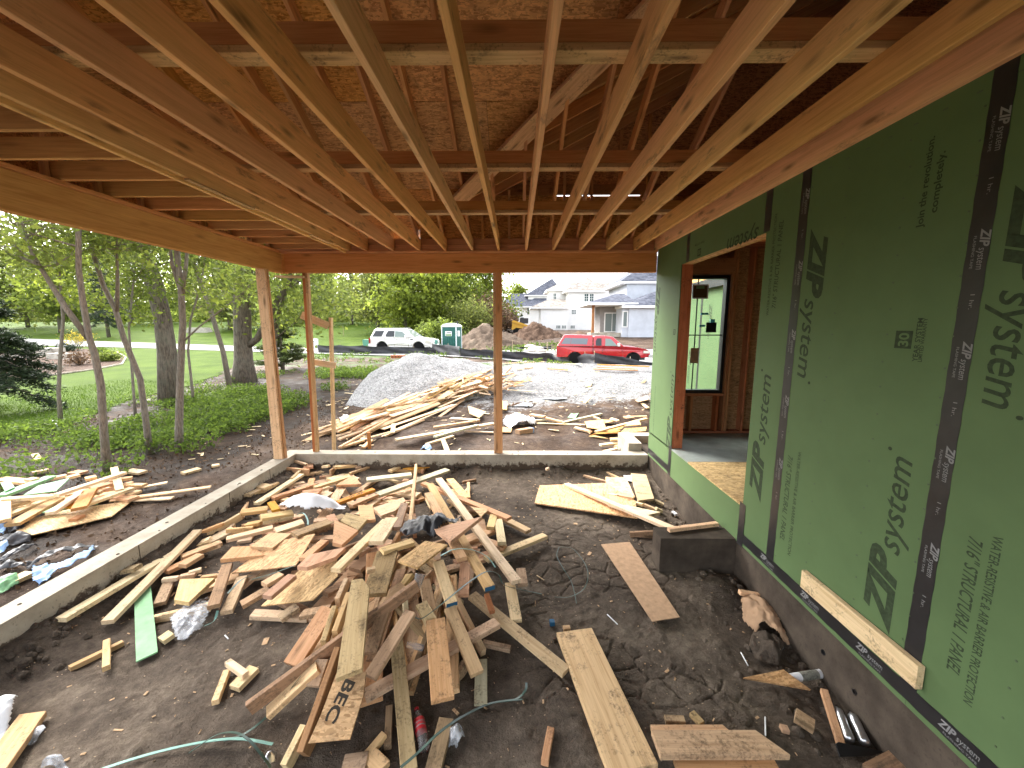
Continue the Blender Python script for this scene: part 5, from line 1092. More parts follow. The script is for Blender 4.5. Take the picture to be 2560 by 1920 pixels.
# ground cover: herbs under the trees, lawn blades, leaf litter
def scatter(name, label, cat, n, test, fn, hgt, leaf, mat, seed, box, per=5, aspect=.5, lift=.02, flat=0):
    g = np.random.default_rng(seed); x = g.uniform(box[0], box[1], n); y = g.uniform(box[2], box[3], n); k = test(x, y, g); x, y = x[k], y[k]
    z = fn(x, y); P = np.repeat(np.stack([x, y, z], -1), per, 0); m = len(P); P = P + np.stack([g.normal(size=m) * .06, g.normal(size=m) * .06, lift + g.random(m) * hgt * np.repeat(.4 + .8 * vn(x * 1.3, y * 1.3), per)], -1)
    return tag(link(name, fast_mesh(name, leaves(P, leaf, aspect, seed, flat), 4), mat), label, cat, kind='stuff')
def herb_t(x, y, g):
    d = fbm(x * .6 + 2, y * .6, 4) + .02 - .9 * ss(-5.9, -4.6, x + .05 * y) * (y < 9) - .5 * ss(-6.6, -5.4, x) * (y >= 9) - .6 * (1 - ss(3.9, 5.0, y)); keep = ~in_poly(x, y, LAWN) & ~((x > -7.4) & (y < 5.75)); d = d + .12 * ss(6.5, 7.5, y) * (1 - ss(12, 14, y)) * (1 - ss(-7, -6.2, x))
    return (d > g.random(len(x)) * .22 - .03) & keep
scatter('ground_cover', 'leafy green herbs covering the ground under the trees', 'undergrowth', 34000, herb_t, G, .34, .034, M['leaf_herb'], 31, (-12, -4.4, 3, 20), 6)
lw = lambda x, y, g: in_poly(x, y, LAWN) & (g.random(len(x)) < 1.2 - y / 18)
g = np.random.default_rng(33); n = 60000; x = g.uniform(-17, -5, n); y = g.uniform(3.5, 17, n); k = lw(x, y, g); x, y = x[k], y[k]; z = G(x, y) + .01; n = len(x)
a = g.uniform(0, 6.28, n); h = g.uniform(.04, .10, n); dx_ = np.cos(a) * .010; dy_ = np.sin(a) * .010; lx_ = g.normal(size=n) * .03; ly_ = g.normal(size=n) * .03
V = np.stack([np.stack([x - dx_, y - dy_, z], -1), np.stack([x + dx_, y + dy_, z], -1), np.stack([x + lx_, y + ly_, z + h], -1)], 1)
tag(link('grass', fast_mesh('grass', V.reshape(-1, 3), 3), M['grass_blade']), 'mown lawn grass left of the thin trees', 'grass', kind='stuff')
sv_ = lambda x, y, g: (g.random(len(x)) < .5 * (fbm(x * .5, y * .5) > .0))
scatter('weeds', 'sparse green weeds along the black silt fence', 'weeds', 2600, lambda x, y, g: (fbm(x * .5, y * .5) > -.02), G, .28, .06, M['leaf_herb'], 35, (-14, 4, 24.0, 38), 5)
scatter('leaf_litter', 'brown leaf litter on the bare ground left of the porch', 'leaf litter', 9000, lambda x, y, g: ~in_poly(x, y, LAWN) & (fbm(x + 4, y) > -.06), G, .01, .022, plain('litter', (.11, .07, .042), .9, var=.3), 36, (-11, -3.95, 2.2, 13), 1, lift=.008, flat=.0)
# ================================================================== loose lumber and litter
VIEW = dict(P5=(450, 1100, 2.766), P6=(1000, 1100, 2.766), P7=(560, 1450, 2.989), P8=(1250, 1500, 2.949), P4=(0, 1050, 1.907), L1=(0, 1140, 4.367), G2=(820, 880, 4.809), G3=(1240, 900, 5.53), Z5=(1550, 1040, 4.609), Z6=(1850, 1300, 2.676), S=(0, 0, 1))
def vp(v, x, y): o = VIEW[v]; return o[0] + x / o[2], o[1] + y / o[2]
def on(px, py, h, fn):                            # point h above the ground that this pixel looks at
    z = -.34 + h
    for _ in range(6): p = at_z(px, py, z); z = float(fn(p[0], p[1])) + h
    return at_z(px, py, z)
SZ = {'24': (.089, .038), '26': (.14, .038), '28': (.184, .038), '210': (.235, .038), '212': (.286, .038), '24e': (.038, .089), '26e': (.038, .14), '22': (.042, .038), '14': (.085, .018), '16': (.14, .018), 'o4': (.12, .011), 'o6': (.16, .011), 'o8': (.24, .011)}
def board(v, x0, y0, x1, y1, h0, h1, sz, mt, label, roll=0, fn=None, group='scrap boards in the porch', name='board', cat='board', skew=(0, 0), end=None):
    fn = fn or D
    P0 = on(*vp(v, x0, y0), h0, fn); P1 = on(*vp(v, x1, y1), h1, fn); w_, t_ = SZ[sz]
    o = lumber(name, P0, P1, w_, t_, M[mt], None, roll=R(roll), skew=skew); tag(o, label, cat, group)
    if end:                                       # painted end grain
        L = (Vector(P1) - Vector(P0)).length; me = MB().box((L / 2 + .0005, -w_ / 2 + .001, -t_ / 2 + .001), (L / 2 + .002, w_ / 2 - .001, t_ / 2 - .001)).build('painted_end', M[end]); me.parent = o
    return o
def sheet(v, poly, h, t_, mt, label, fn=None, group='scrap boards in the porch', name='offcut', cat='board', ang=None):
    """flat offcut traced on its top face; h is one height or one per corner (fitted to a plane); t_ its thickness"""
    fn = fn or D; hs_ = h if hasattr(h, '__len__') else [h] * len(poly)
    P = [Vector(on(*vp(v, *q), hh, fn)) for q, hh in zip(poly, hs_)]
    c = sum(P, Vector()) / len(P); A = np.array([[p.x - c.x, p.y - c.y, 1] for p in P]); k = np.linalg.lstsq(A, np.array([p.z for p in P]), rcond=None)[0]
    k[:2] = np.clip(k[:2], -.6, .6)
    P = [Vector((p.x, p.y, k[2] + k[0] * (p.x - c.x) + k[1] * (p.y - c.y))) for p in P]; n = Vector((-k[0], -k[1], 1)).normalized(); c.z = k[2]
    d = (P[1] - P[0]).normalized(); y = n.cross(d); mw = Matrix((d, y, n)).transposed().to_4x4(); mw.translation = c; inv = mw.inverted()
    loc = [inv @ p for p in P]; 
    if sum(loc[i].x * loc[(i + 1) % len(loc)].y - loc[(i + 1) % len(loc)].x * loc[i].y for i in range(len(loc))) < 0: loc = loc[::-1]
    o = MB().prism([(q.x, q.y, -t_) for q in loc], (0, 0, t_)).build(name, M[mt]); o.matrix_basis = mw
    return tag(o, label, cat, group)
T2, TO = .038, .012
# ---- the far half of the scrap heap
board('P5', 1065, 182, 1495, 147, .07, .07, '24', 'pine', 'long narrow board lying along the far foundation wall')
board('P5', 835, 235, 1100, 200, .05, .06, '24', 'fir', 'board end-on to the long one by the far foundation wall')
board('P5', 985, 178, 1030, 172, .10, .10, '22', 'pine_pale', 'tiny pale block on top of the boards near the far left corner', cat='block')
board('P5', 1450, 208, 1620, 140, .10, .12, '24', 'pine', 'short board propped near the tip of the yellow plywood strip')
sheet('P5', [(1540, 205), (1600, 165), (1815, 142), (1760, 175), (1600, 215)], .09, TO, 'orange_ply', 'pointed yellow plywood strip at the far side of the heap')
board('P5', 1290, 268, 1600, 232, .13, .13, '26', 'treated', 'whitish board lying under the longer whitish plank')
board('P5', 1365, 372, 1850, 200, .17, .15, '26', 'treated', 'longest whitish plank across the far side of the heap')
board('P5', 530, 432, 840, 232, .10, .12, '24', 'pine_pale', 'pale board pointing at the far left corner of the porch')
board('P5', 770, 262, 832, 205, .13, .13, '22', 'pine', 'stubby block at the far end of the pale board', cat='block')
board('P5', 640, 395, 930, 300, .09, .09, '24', 'fir', 'reddish board beside the pale board near the left wall')
board('P5', 930, 322, 1165, 250, .13, .13, '24', 'pine', 'board lying behind the small reddish triangle')
sheet('P5', [(1080, 310), (1200, 240), (1255, 305)], .17, T2, 'fir', 'small reddish triangle at the far left of the heap')
sheet('P5', [(845, 350), (985, 332), (895, 435), (880, 435)], .12, T2, 'fir', 'kite shaped reddish offcut on bare dirt')
board('P5', 700, 445, 860, 365, .07, .09, '24', 'fir', 'board beside the kite shaped reddish offcut')
sheet('P5', [(930, 560), (1095, 318), (1155, 315), (1010, 565)], [.16, .12, .12, .16], TO, 'osb', 'narrow strand board strip crossing the middle of the heap')
b_ = board('P5', 1090, 425, 1340, 335, .20, .20, '24', 'orange_ply', 'orange plywood board with a black stamp')
board('P5', 1180, 445, 1355, 372, .19, .18, '24', 'fir', 'reddish board just below the stamped orange one')
board('P5', 420, 492, 605, 468, .15, .15, '26', 'fir', 'short wide reddish block at the left of the heap', cat='block')
board('P5', 630, 425, 665, 480, .13, .13, '24', 'orange_ply', 'small orange block standing by the white foam', cat='block')
board('P5', 560, 528, 780, 495, .18, .18, '26', 'pine', 'pale wide offcut just left of the white foam')
board('P5', 575, 555, 780, 520, .15, .15, '24', 'pine_pale', 'pale board under the wide offcut left of the foam')
board('P5', 455, 580, 560, 560, .10, .11, '24', 'fir', 'short reddish stub under the left blocks', cat='block')
board('P5', 70, 708, 415, 505, .10, .15, '24e', 'pine', 'long board on edge running from the left wall to the heap')
board('P5', 320, 615, 505, 598, .12, .12, '24e', 'fir', 'small orange board on edge at the left of the heap')
board('P5', 320, 678, 640, 598, .16, .16, '24', 'pine', 'stout board in front of the small orange one')
board('P5', 660, 622, 850, 560, .19, .19, '26', 'pine_pale', 'pale wide board below the white foam')
board('P5', 790, 648, 1140, 520, .27, .27, '26', 'weathered', 'grey weathered plank across the middle of the heap')
sheet('P5', [(485, 735), (620, 640), (772, 645), (640, 745)], .24, T2, 'fir', 'diamond shaped offcut with a round knot')
sheet('P5', [(278, 825), (360, 740), (500, 730), (585, 795)], .22, T2, 'fir', 'flat trapezoid offcut at the left of the heap')
sheet('P5', [(355, 920), (640, 705), (935, 648), (800, 866)], [.16, .22, .26, .20], TO, 'osb', 'larger strand board sheet in the left half of the heap')
sheet('P5', [(560, 1148), (850, 870), (1085, 830), (1088, 925), (920, 1112)], [.10, .22, .26, .24, .14], TO, 'osb', 'nearer strand board sheet with a dark lower edge')
sheet('P5', [(1068, 552), (1232, 625), (1120, 720), (1055, 710)], .34, T2, 'fir', 'tilted pink block leaning in the middle of the heap')
sheet('P5', [(1150, 500), (1298, 545), (1232, 620), (1110, 560)], .31, T2, 'muddy', 'knotty block right behind the tilted pink block')
sheet('P5', [(1230, 448), (1330, 450), (1352, 545), (1250, 560)], .29, T2, 'fir', 'pinkish block below the stamped orange board')
sheet('P5', [(1335, 470), (1545, 395), (1560, 420), (1490, 490), (1390, 520)], .33, T2, 'pine', 'angled cut board end near the top of the heap')
board('P5', 1590, 585, 1632, 165, .44, .30, '24e', 'pine', 'straight board on edge pointing away at the top of the heap')
board('P5', 1500, 600, 1550, 435, .40, .35, '24', 'weathered', 'rounded grey board end beside the straight one')
board('P5', 1075, 888, 1425, 548, .37, .40, '24', 'pine_pale', 'pale heavy board slanting up over the strand board sheet')
board('P5', 1355, 700, 1465, 535, .40, .40, '26', 'pine_pale', 'pale wide board end with a row of nails')
sheet('P5', [(810, 872), (895, 790), (1145, 742), (1075, 805), (880, 880)], .33, T2, 'fir', 'long pointed pink offcut on the strand board')
board('P5', 850, 815, 1000, 690, .28, .29, '24', 'fir', 'block propped against the long pointed pink offcut', cat='block')
board('P5', 600, 1075, 775, 930, .26, .26, '24', 'fir', 'reddish block lying on the nearer strand board sheet', cat='block')
board('P5', 1395, 758, 1605, 695, .44, .42, '24', 'pine', 'board end with dark grooves near the black cloth')
sheet('P5', [(1505, 832), (1695, 698), (1850, 722), (1640, 885)], .47, .018, 'osb_dirty', 'dirty strand board piece in front of the black cloth')
board('P5', 1345, 1060, 1435, 765, .34, .42, '28', 'weathered', 'rough blackened board sloping down the front of the heap')
board('P5', 1292, 890, 1350, 878, .43, .43, '22', 'pine', 'tiny cube resting on the rough blackened board', cat='block')
board('P5', 1085, 1095, 1150, 955, .30, .32, '24e', 'pine', 'nail studded block beside the big front plank', cat='block')
board('P5', 15, 860, 140, 785, .14, .14, '24', 'fir', 'reddish stub left of the flat trapezoid offcut', cat='block')
board('P5', 60, 910, 145, 885, .12, .12, '22', 'pine_pale', 'pale little block left of the trapezoid offcut', cat='block')
board('P5', 0, 935, 105, 920, .11, .11, '22', 'pine', 'little block beside the pale one at the left', cat='block')
sheet('P5', [(-40, 1110), (0, 960), (240, 955), (60, 1115)], .15, T2, 'pine', 'pale quadrilateral block at the left edge of the heap')
board('P5', 230, 1140, 325, 855, .16, .20, '24', 'weathered', 'rough barked board hanging down the left side of the heap')
board('P5', 320, 1180, 430, 940, .10, .14, '24', 'muddy', 'muddy board beside the rough barked one')
board('P5', 420, 1130, 610, 1020, .12, .16, '24', 'muddy', 'muddy board under the nearer strand board sheet')
board('P5', 580, 990, 700, 920, .18, .18, '24', 'pine', 'square ended block between the two strand board sheets', cat='block')
board('P5', 685, 1225, 810, 1140, .08, .11, '24', 'muddy', 'muddy board end under the front of the strand board')
board('P5', 840, 1195, 1030, 1160, .12, .14, '24', 'muddy', 'muddy board beneath the dark edged strand board')
board('P5', 100, 720, 205, 675, .07, .08, '24', 'pine_pale', 'pale stub beside the long board on edge', cat='block')
board('P5', 10, 800, 285, 700, .09, .11, '24', 'pine', 'pink edged board below the long board on edge')
# ---- boards fanning out at the right and front
board('P6', 268, 262, 805, 968, .34, .22, '24', 'pine_pale', 'long pale board on the right slope of the heap')
board('P6', 208, 300, 622, 1012, .38, .28, '24', 'fir', 'long pinkish board with a blue painted end', end='blue_end')
board('P6', 195, 362, 430, 812, .43, .38, '24', 'fir', 'board just left of the blue ended pinkish one')
sheet('P6', [(320, 268), (370, 265), (490, 395), (420, 400)], [.20, .20, .18, .18], TO, 'osb', 'strand board strip at the far right of the heap')
board('P6', 160, 292, 755, 535, .22, .20, '24', 'fir', 'board crossing the far right side of the heap')
board('P6', 590, 470, 890, 622, .12, .09, '24', 'fir', 'board lying lowest at the far right of the heap')
board('P6', 475, 400, 473, 290, .10, .10, '22', 'fir', 'small upright looking block right of the heap', cat='block')
board('P6', 432, 285, 525, 268, .06, .06, '22', 'weathered', 'dark sliver of wood beyond the small block', cat='block')
board('P6', 625, 600, 650, 512, .20, .18, '24', 'pine', 'splintered block at the right of the heap', cat='block')
board('P6', 705, 705, 680, 545, .18, .18, '24', 'pine_pale', 'pale pointed block at the right of the heap', cat='block')
sheet('P6', [(490, 460), (612, 480), (560, 530)], .22, TO, 'osb', 'small strand board triangle under the long pale board')
board('P6', 595, 815, 1003, 652, .13, .10, '24', 'pine', 'board sticking out to the right of the heap')
board('P6', 600, 690, 728, 738, .18, .14, '24', 'fir', 'short stub above the board sticking out right', cat='block')
sheet('P6', [(232, 612), (568, 528), (348, 700)], .47, T2, 'fir', 'large pink triangle on top of the black cloth')
board('P6', 450, 850, 438, 1065, .33, .24, '24', 'fir', 'dark board between the blue ended boards')
board('P6', 760, 985, 805, 1240, .16, .10, '24', 'pine_pale', 'pale board lying nearest on the right edge of the heap')
board('P6', 835, 885, 850, 990, .14, .12, '24', 'muddy', 'splintered end beside the pale right edge board', cat='block')
board('P6', 265, 835, 360, 1125, .42, .31, '24', 'pine', 'board with a blue painted end at the front of the heap', end='blue_end')
board('P6', 170, 965, 230, 1265, .34, .24, '24', 'fir', 'board end sloping beside the big clear plastic cup')
board('P6', 500, 1062, 1150, 1590, .13, .06, '24', 'pine', 'long pale board running to the wide foreground plank')
board('P6', 640, 1180, 600, 1060, .16, .20, '22', 'fir_red', 'small red stick at the right front of the heap', cat='block')
board('P7', 160, 925, 1430, 5, .12, .50, '24e', 'weathered', 'long blackened beam slanting across the front of the heap')
board('P7', 315, 985, 690, 640, .06, .22, '24', 'fir', 'board under the lower end of the blackened beam')
board('P7', 500, 630, 780, 205, .12, .30, '26', 'fir', 'reddish plank behind the blackened beam')
board('P7', 740, 450, 825, 190, .28, .33, '24e', 'muddy', 'muddy board on edge beside the big front plank')
board('P7', 825, 380, 930, 90, .30, .35, '24e', 'fir', 'orange board on edge left of the big front plank')
sheet('P7', [(1085, 55), (1030, 660), (835, 735), (952, 0), (1035, -10)], [.47, .36, .35, .48, .48], T2, 'pine', 'big pale plank with wavy grain at the front of the heap')
bec = sheet('P7', [(845, 690), (1062, 680), (1040, 860), (940, 1200), (630, 1238), (720, 990)], [.30, .30, .24, .12, .12, .2], TO, 'osb_dirty', 'strand board strip with black stamped letters')
board('P7', 565, 1285, 845, 500, .10, .34, '26e', 'fir_red', 'reddish beam on edge left of the stamped strand board')
board('P7', 440, 1380, 590, 1080, .07, .14, '24e', 'pine', 'orange board under the reddish beam near the bottom')
board('P7', 660, 790, 730, 590, .16, .22, '24', 'muddy', 'muddy stub between the beam and the reddish plank', cat='block')
board('P7', 1085, 715, 1390, 230, .22, .36, '24', 'muddy', 'brown board between the big plank and the pale beam')
board('P7', 1090, 540, 1200, 200, .26, .36, '24', 'weathered', 'blackened board tucked behind the big plank')
board('P7', 1050, 850, 2040, 305, .13, .16, '24', 'pine', 'long pale beam crossing behind the front boards')
board('P7', 1285, 420, 1385, 1420, .22, .05, '24', 'muddy', 'muddy board running down to the picture bottom left of the bottle')
board('P7', 1580, 290, 1635, 885, .30, .17, '26', 'fir', 'wide pink plank ending above the bottle')
board('P7', 1690, 200, 1895, 690, .28, .14, '24', 'pine', 'knotty board right of the wide pink plank')
board('P7', 1475, 170, 1555, 310, .33, .28, '24', 'pine', 'short nailed board above the wide pink plank', cat='block')
board('P7', 1350, 110, 1362, 230, .38, .33, '24e', 'pine_pale', 'pale board end on edge beside the plastic cup', cat='block')
board('P7', 1935, 455, 2140, 500, .04, .04, '22', 'weathered', 'greyish stick on the dirt right of the heap', cat='block')
board('P7', 1922, 590, 1918, 925, .05, .03, '14', 'treated', 'greenish strip of wood right of the knotty board')
board('P7', 1720, 715, 1795, 600, .06, .10, '24e', 'muddy', 'muddy stub under the knotty board', cat='block')
board('P7', 1560, 1420, 1660, 1030, .06, .08, '24', 'weathered', 'cracked brown board beside the bottle')
board('P7', 1222, 1235, 1235, 935, .04, .06, '22', 'weathered', 'narrow dark strip left of the muddy board')
board('P7', 1035, 1330, 1195, 1140, .04, .07, '22', 'fir', 'small brown stick at the bottom left of the muddy board')
board('P7', 1080, 1290, 1190, 1400, .05, .05, '24', 'pine', 'short block at the picture bottom left of the muddy board', cat='block')
board('P7', 880, 1400, 1060, 1370, .05, .05, '26', 'muddy', 'dark wide block at the picture bottom', cat='block')
board('P7', 430, 270, 520, 200, .06, .08, '24', 'muddy', 'muddy end poking out under the strand board sheet', cat='block')
# ---- scattered pieces on the left and right of the porch floor
board('P4', 290, 942, 870, 600, .07, .13, '24', 'pine_pale', 'long pale board lying beside the left foundation wall')
board('P4', 510, 955, 940, 522, .08, .18, '24', 'pine_pale', 'yellowish board crossing over the long pale one')
sheet('P4', [(640, 850), (718, 785), (752, 1105), (648, 1150)], [.05, .07, .04, .04], TO, 'zip_scrap', 'light green sheathing strip with a torn end')
board('P4', 765, 1045, 815, 1010, .05, .06, '24', 'pine_pale', 'pale square block touching the green strip', cat='block')
board('P4', 330, 1175, 585, 1052, .035, .035, '22', 'fir', 'thin stick lying under a shorter stick on bare dirt')
board('P4', 505, 1172, 508, 1045, .07, .07, '22', 'pine', 'short stick lying across the thin one on bare dirt')
board('P4', 1025, 1335, 1080, 1190, .05, .05, '22', 'pine', 'block leaning apart in the cluster of three blocks', cat='block')
board('P4', 1115, 1270, 1210, 1175, .05, .05, '24', 'pine', 'lower block in the cluster of three blocks', cat='block')
board('P4', 1085, 1145, 1170, 1205, .09, .09, '22', 'pine_pale', 'top block in the cluster of three blocks', cat='block')
board('P4', -60, 1690, 155, 1395, .07, .05, '26', 'fir', 'wide cracked plank at the bottom left corner', skew=(0, .4))
board('P4', 590, 708, 655, 695, .05, .05, '24', 'muddy', 'small block beside the left foundation wall', cat='block')
board('P4', 730, 935, 1000, 870, .06, .08, '24e', 'pine', 'nailed board on edge right of the green strip')
board('P4', 760, 870, 810, 755, .06, .08, '24', 'muddy', 'block standing behind the green strip', cat='block')
board('P4', 775, 755, 850, 745, .10, .10, '22', 'pine_pale', 'pale little block above the green strip', cat='block')
board('P4', 860, 740, 935, 720, .08, .08, '22', 'pine', 'little block right of the pale one above the green strip', cat='block')
board('P4', 960, 745, 1040, 735, .08, .08, '22', 'pine', 'rounded little block beside the quadrilateral block', cat='block')
board('P4', 790, 715, 950, 640, .09, .10, '24', 'fir', 'pink cut board just left of the heap')
board('P4', 860, 650, 1050, 590, .08, .10, '22', 'pine_pale', 'thin pale stick left of the heap')
board('P4', 880, 610, 1000, 570, .06, .07, '24', 'pine', 'thin board behind the pink cut board')
board('P8', 548, 222, 985, 1240, .10, .06, '212', 'pine', 'wide dirty plank lying in the foreground')
sheet('P6', [(1390, 722), (1588, 702), (1935, 1225), (1745, 1252)], [.06, .06, .04, .04], .006, 'cardboard', 'long sheet of creased brown cardboard on the dirt', cat='cardboard', name='cardboard_sheet')
board('P8', 1130, 970, 1700, 970, .05, .05, '24', 'fir', 'farther of the two boards beside the foreground plank', skew=(0, -.6))
board('P8', 1150, 1045, 2005, 1045, .09, .09, '26', 'muddy', 'nearer muddy board beside the foreground plank', skew=(0, -.8))
board('P8', 1300, 1215, 2050, 1225, .05, .05, '24', 'fir', 'board cut by the picture bottom beside the foreground plank')
board('P8', 330, 1180, 375, 935, .04, .04, '22', 'fir', 'small reddish stick left of the foreground plank', cat='block')
board('P8', 1215, 865, 1360, 872, .03, .03, '22', 'muddy', 'little dark block above the two foreground boards', cat='block')
board('P8', 1415, 820, 1490, 900, .03, .03, '22', 'muddy', 'little splinter block right of the dark one', cat='block')
board('P6', 1035, 1250, 1068, 1248, .04, .04, '22', 'blue_end', 'tiny blue painted cube on the cracked dirt', cat='block')
board('P6', 1130, 1293, 1175, 1290, .035, .035, '22', 'muddy', 'tiny brown cube above the foreground plank', cat='block')
sheet('P6', [(932, 430), (965, 315), (1425, 305), (1630, 400), (1640, 552)], [.05, .05, .05, .08, .06], .018, 'osb', 'large strand board offcut on the right of the dirt floor')
board('P6', 1150, 298, 2020, 660, .10, .30, '24', 'pine_pale', 'long pale pointed board laid over the large offcut')
sheet('P6', [(1438, 445), (1560, 445), (1800, 500), (1700, 520)], .12, T2, 'pine_pale', 'pale pointed end lying on the large offcut')
sheet('P6', [(1420, 250), (1562, 262), (1625, 388), (1432, 392)], .06, .02, 'osb', 'square strand board piece behind the large offcut')
sheet('P6', [(1597, 235), (1702, 232), (1757, 412), (1650, 410)], [.10, .10, .06, .06], T2, 'pine', 'short wide board beside the far right corner')
sheet('P6', [(1545, 242), (1600, 248), (1610, 285), (1560, 280)], .04, .004, 'white_plastic', 'scrap of white paper beside the short wide board', cat='paper', name='paper_scrap')
for i, (x0, y0, x1, y1, mt, lb) in enumerate([(1430, 365, 1500, 378, 'pine_pale', 'pale block on the square strand board piece'), (1505, 375, 1615, 395, 'pine', 'pinkish block on the square strand board piece'), (1310, 330, 1360, 345, 'pine', 'small block left of the square strand board piece'), (1560, 410, 1680, 440, 'pine_pale', 'pale block between the offcut and the short wide board'), (1690, 440, 1760, 470, 'pine', 'split block near the concrete footing'), (1765, 410, 1825, 440, 'pine', 'lone block by the house foundation'), (1775, 465, 1815, 485, 'pine_pale', 'round ended block near the concrete footing'), (1885, 490, 1912, 510, 'white_plastic', 'tiny white cube near the house foundation'), (1010, 195, 1030, 190, 'pine_pale', 'tiny pale cube by the far foundation wall')]):
    board('P6', x0, y0, x1, y1, .05 + .03 * (i < 2), .05 + .03 * (i < 2), '22', mt, lb, cat='block')
board('P6', 1270, 240, 1440, 285, .03, .03, '22', 'muddy', 'thin grey strip behind the large offcut'); board('P6', 1432, 218, 1520, 262, .03, .03, '22', 'fir', 'thin pink strip behind the square strand board piece')
board('Z5', 110, 1335, 660, 1310, .06, .16, '24e', 'weathered', 'grey board lying behind the concrete footing block')
lumber_on = lumber('stick', Vector(STEP[0]) + Vector((.12, .12, .045)), Vector((XW - .06, STEP[0][1] + .25, STEP[2] + .045)), .05, .038, M['pine'], None); tag(lumber_on, 'pale stick lying on the concrete footing block', 'board', 'scrap boards in the porch')
sheet('P8', [(1795, 572), (2090, 512), (2290, 660)], [.05, .10, .07], .018, 'osb_dirty', 'dark edged strand board triangle near the green wall')
board('Z6', 375, 1290, 500, 1370, .06, .05, '24', 'muddy', 'muddy short block below the strand board triangle', cat='block')
board('Z6', 565, 1130, 680, 1490, .10, .05, '22', 'fir', 'slim slat beside the silver tubes')
board('Z6', 275, 1380, 325, 1392, .03, .03, '22', 'fir', 'tiny chip of wood below the muddy short block', cat='block')
# black stamps
A = bec.matrix_basis
o = put_text('BEC', (0, 0, 0), Vector((-.28, -.96, 0)), Vector((.96, -.28, 0)), .21, .07, M['print_black'], None, 0, .03); o.parent = bec; o.location = (-.015, .13, .0008)
o = put_text('UT APA', (0, 0, 0), Vector((1, 0, 0)), Vector((0, 1, 0)), .2, .05, M['print_black'], None, 0, .02); o.parent = b_; o.location = (-.1, -.025, T2 / 2 + .0008)
def join_stuff(objs, name, label, cat):
    bm = bmesh.new(); mats = []
    for o in objs:
        me = o.data.copy(); me.transform(o.matrix_basis)
        mt = o.data.materials[0]
        if mt not in mats: mats.append(mt)
        n0 = len(bm.faces); bm.from_mesh(me); bm.faces.ensure_lookup_table()
        for f in bm.faces[n0:]: f.material_index = mats.index(mt)
        bpy.data.meshes.remove(me); bpy.data.objects.remove(o)
    me = bpy.data.meshes.new(name); bm.to_mesh(me); bm.free()
    for mt in mats: me.materials.append(mt)
    ob_ = bpy.data.objects.new(name, me); col.objects.link(ob_); return tag(ob_, label, cat, kind='stuff')
small = []
# ---- buried offcuts that fill the heap
hull = [(690, 1168), (760, 1150), (1095, 1150), (1150, 1240), (1215, 1330), (1210, 1440), (1150, 1500), (1040, 1600), (940, 1690), (830, 1680), (700, 1560), (610, 1510), (450, 1430), (500, 1360), (590, 1270)]
HW = [tuple(on(*q, 0, D)[:2]) for q in hull]; hx = [q[0] for q in HW]; hy = [q[1] for q in HW]; cc = on(930, 1370, 0, D); k = 0; rr = random.Random(5)
for _ in range(2000):
    x = rr.uniform(min(hx), max(hx)); y = rr.uniform(min(hy), max(hy))
    if not in_poly(np.array([x]), np.array([y]), HW)[0]: continue
    d2 = ((x - cc[0]) / .95) ** 2 + ((y - cc[1]) / .8) ** 2; hm = .04 + .30 * math.exp(-d2); h = rr.uniform(.04, hm); L = rr.uniform(.18, .62); a = rr.uniform(0, 6.28); tl = rr.uniform(-.12, .12)
    z = float(D(x, y)) + h; u = Vector((math.cos(a), math.sin(a), tl)) * (L / 2); sz = SZ[rr.choice(['24', '24', '26', '24e', '22', '24'])]
    o = lumber('board', Vector((x, y, z)) - u, Vector((x, y, z)) + u, *sz, M[rr.choice(['pine', 'fir', 'pine', 'pine', 'pine_pale', 'muddy', 'fir'] if y > 3.3 else ['pine', 'fir', 'muddy', 'muddy', 'pine_pale', 'weathered'])]); tag(o, 'short offcut half buried under the upper boards of the porch scrap heap', 'board', 'offcuts inside the porch scrap heap'); k += 1
    if h < .75 * hm or L < .32: small.append(o)
    if k >= 165: break
rf_ = random.Random(14)
for i in range(20):                                # long boards fanning down the front of the heap under the named ones
    t = i / 19; e0 = (rf_.uniform(930, 1130), rf_.uniform(1380, 1470)); e1 = (680 + 520 * t + rf_.uniform(-40, 40), 1640 + 150 * math.sin(math.pi * t) + rf_.uniform(-50, 40)); f = rf_.uniform(.7, 1)
    A_ = on(*e0, rf_.uniform(.16, .26), D); B_ = on(*e1, rf_.uniform(.04, .07), D); B_ = A_ + (B_ - A_) * f
    tag(lumber('board', A_, B_, *SZ[rf_.choice(['24', '26', '24e', '24'])], M[rf_.choice(['pine', 'fir', 'muddy', 'weathered', 'pine'])], roll=rf_.gauss(0, .2)), 'board partly hidden in the fan at the front of the porch scrap heap', 'board', 'hidden boards in the front fan')
join_stuff(small, 'buried_offcuts', 'small offcuts filling the gaps low inside the porch scrap heap', 'offcuts'); small = []
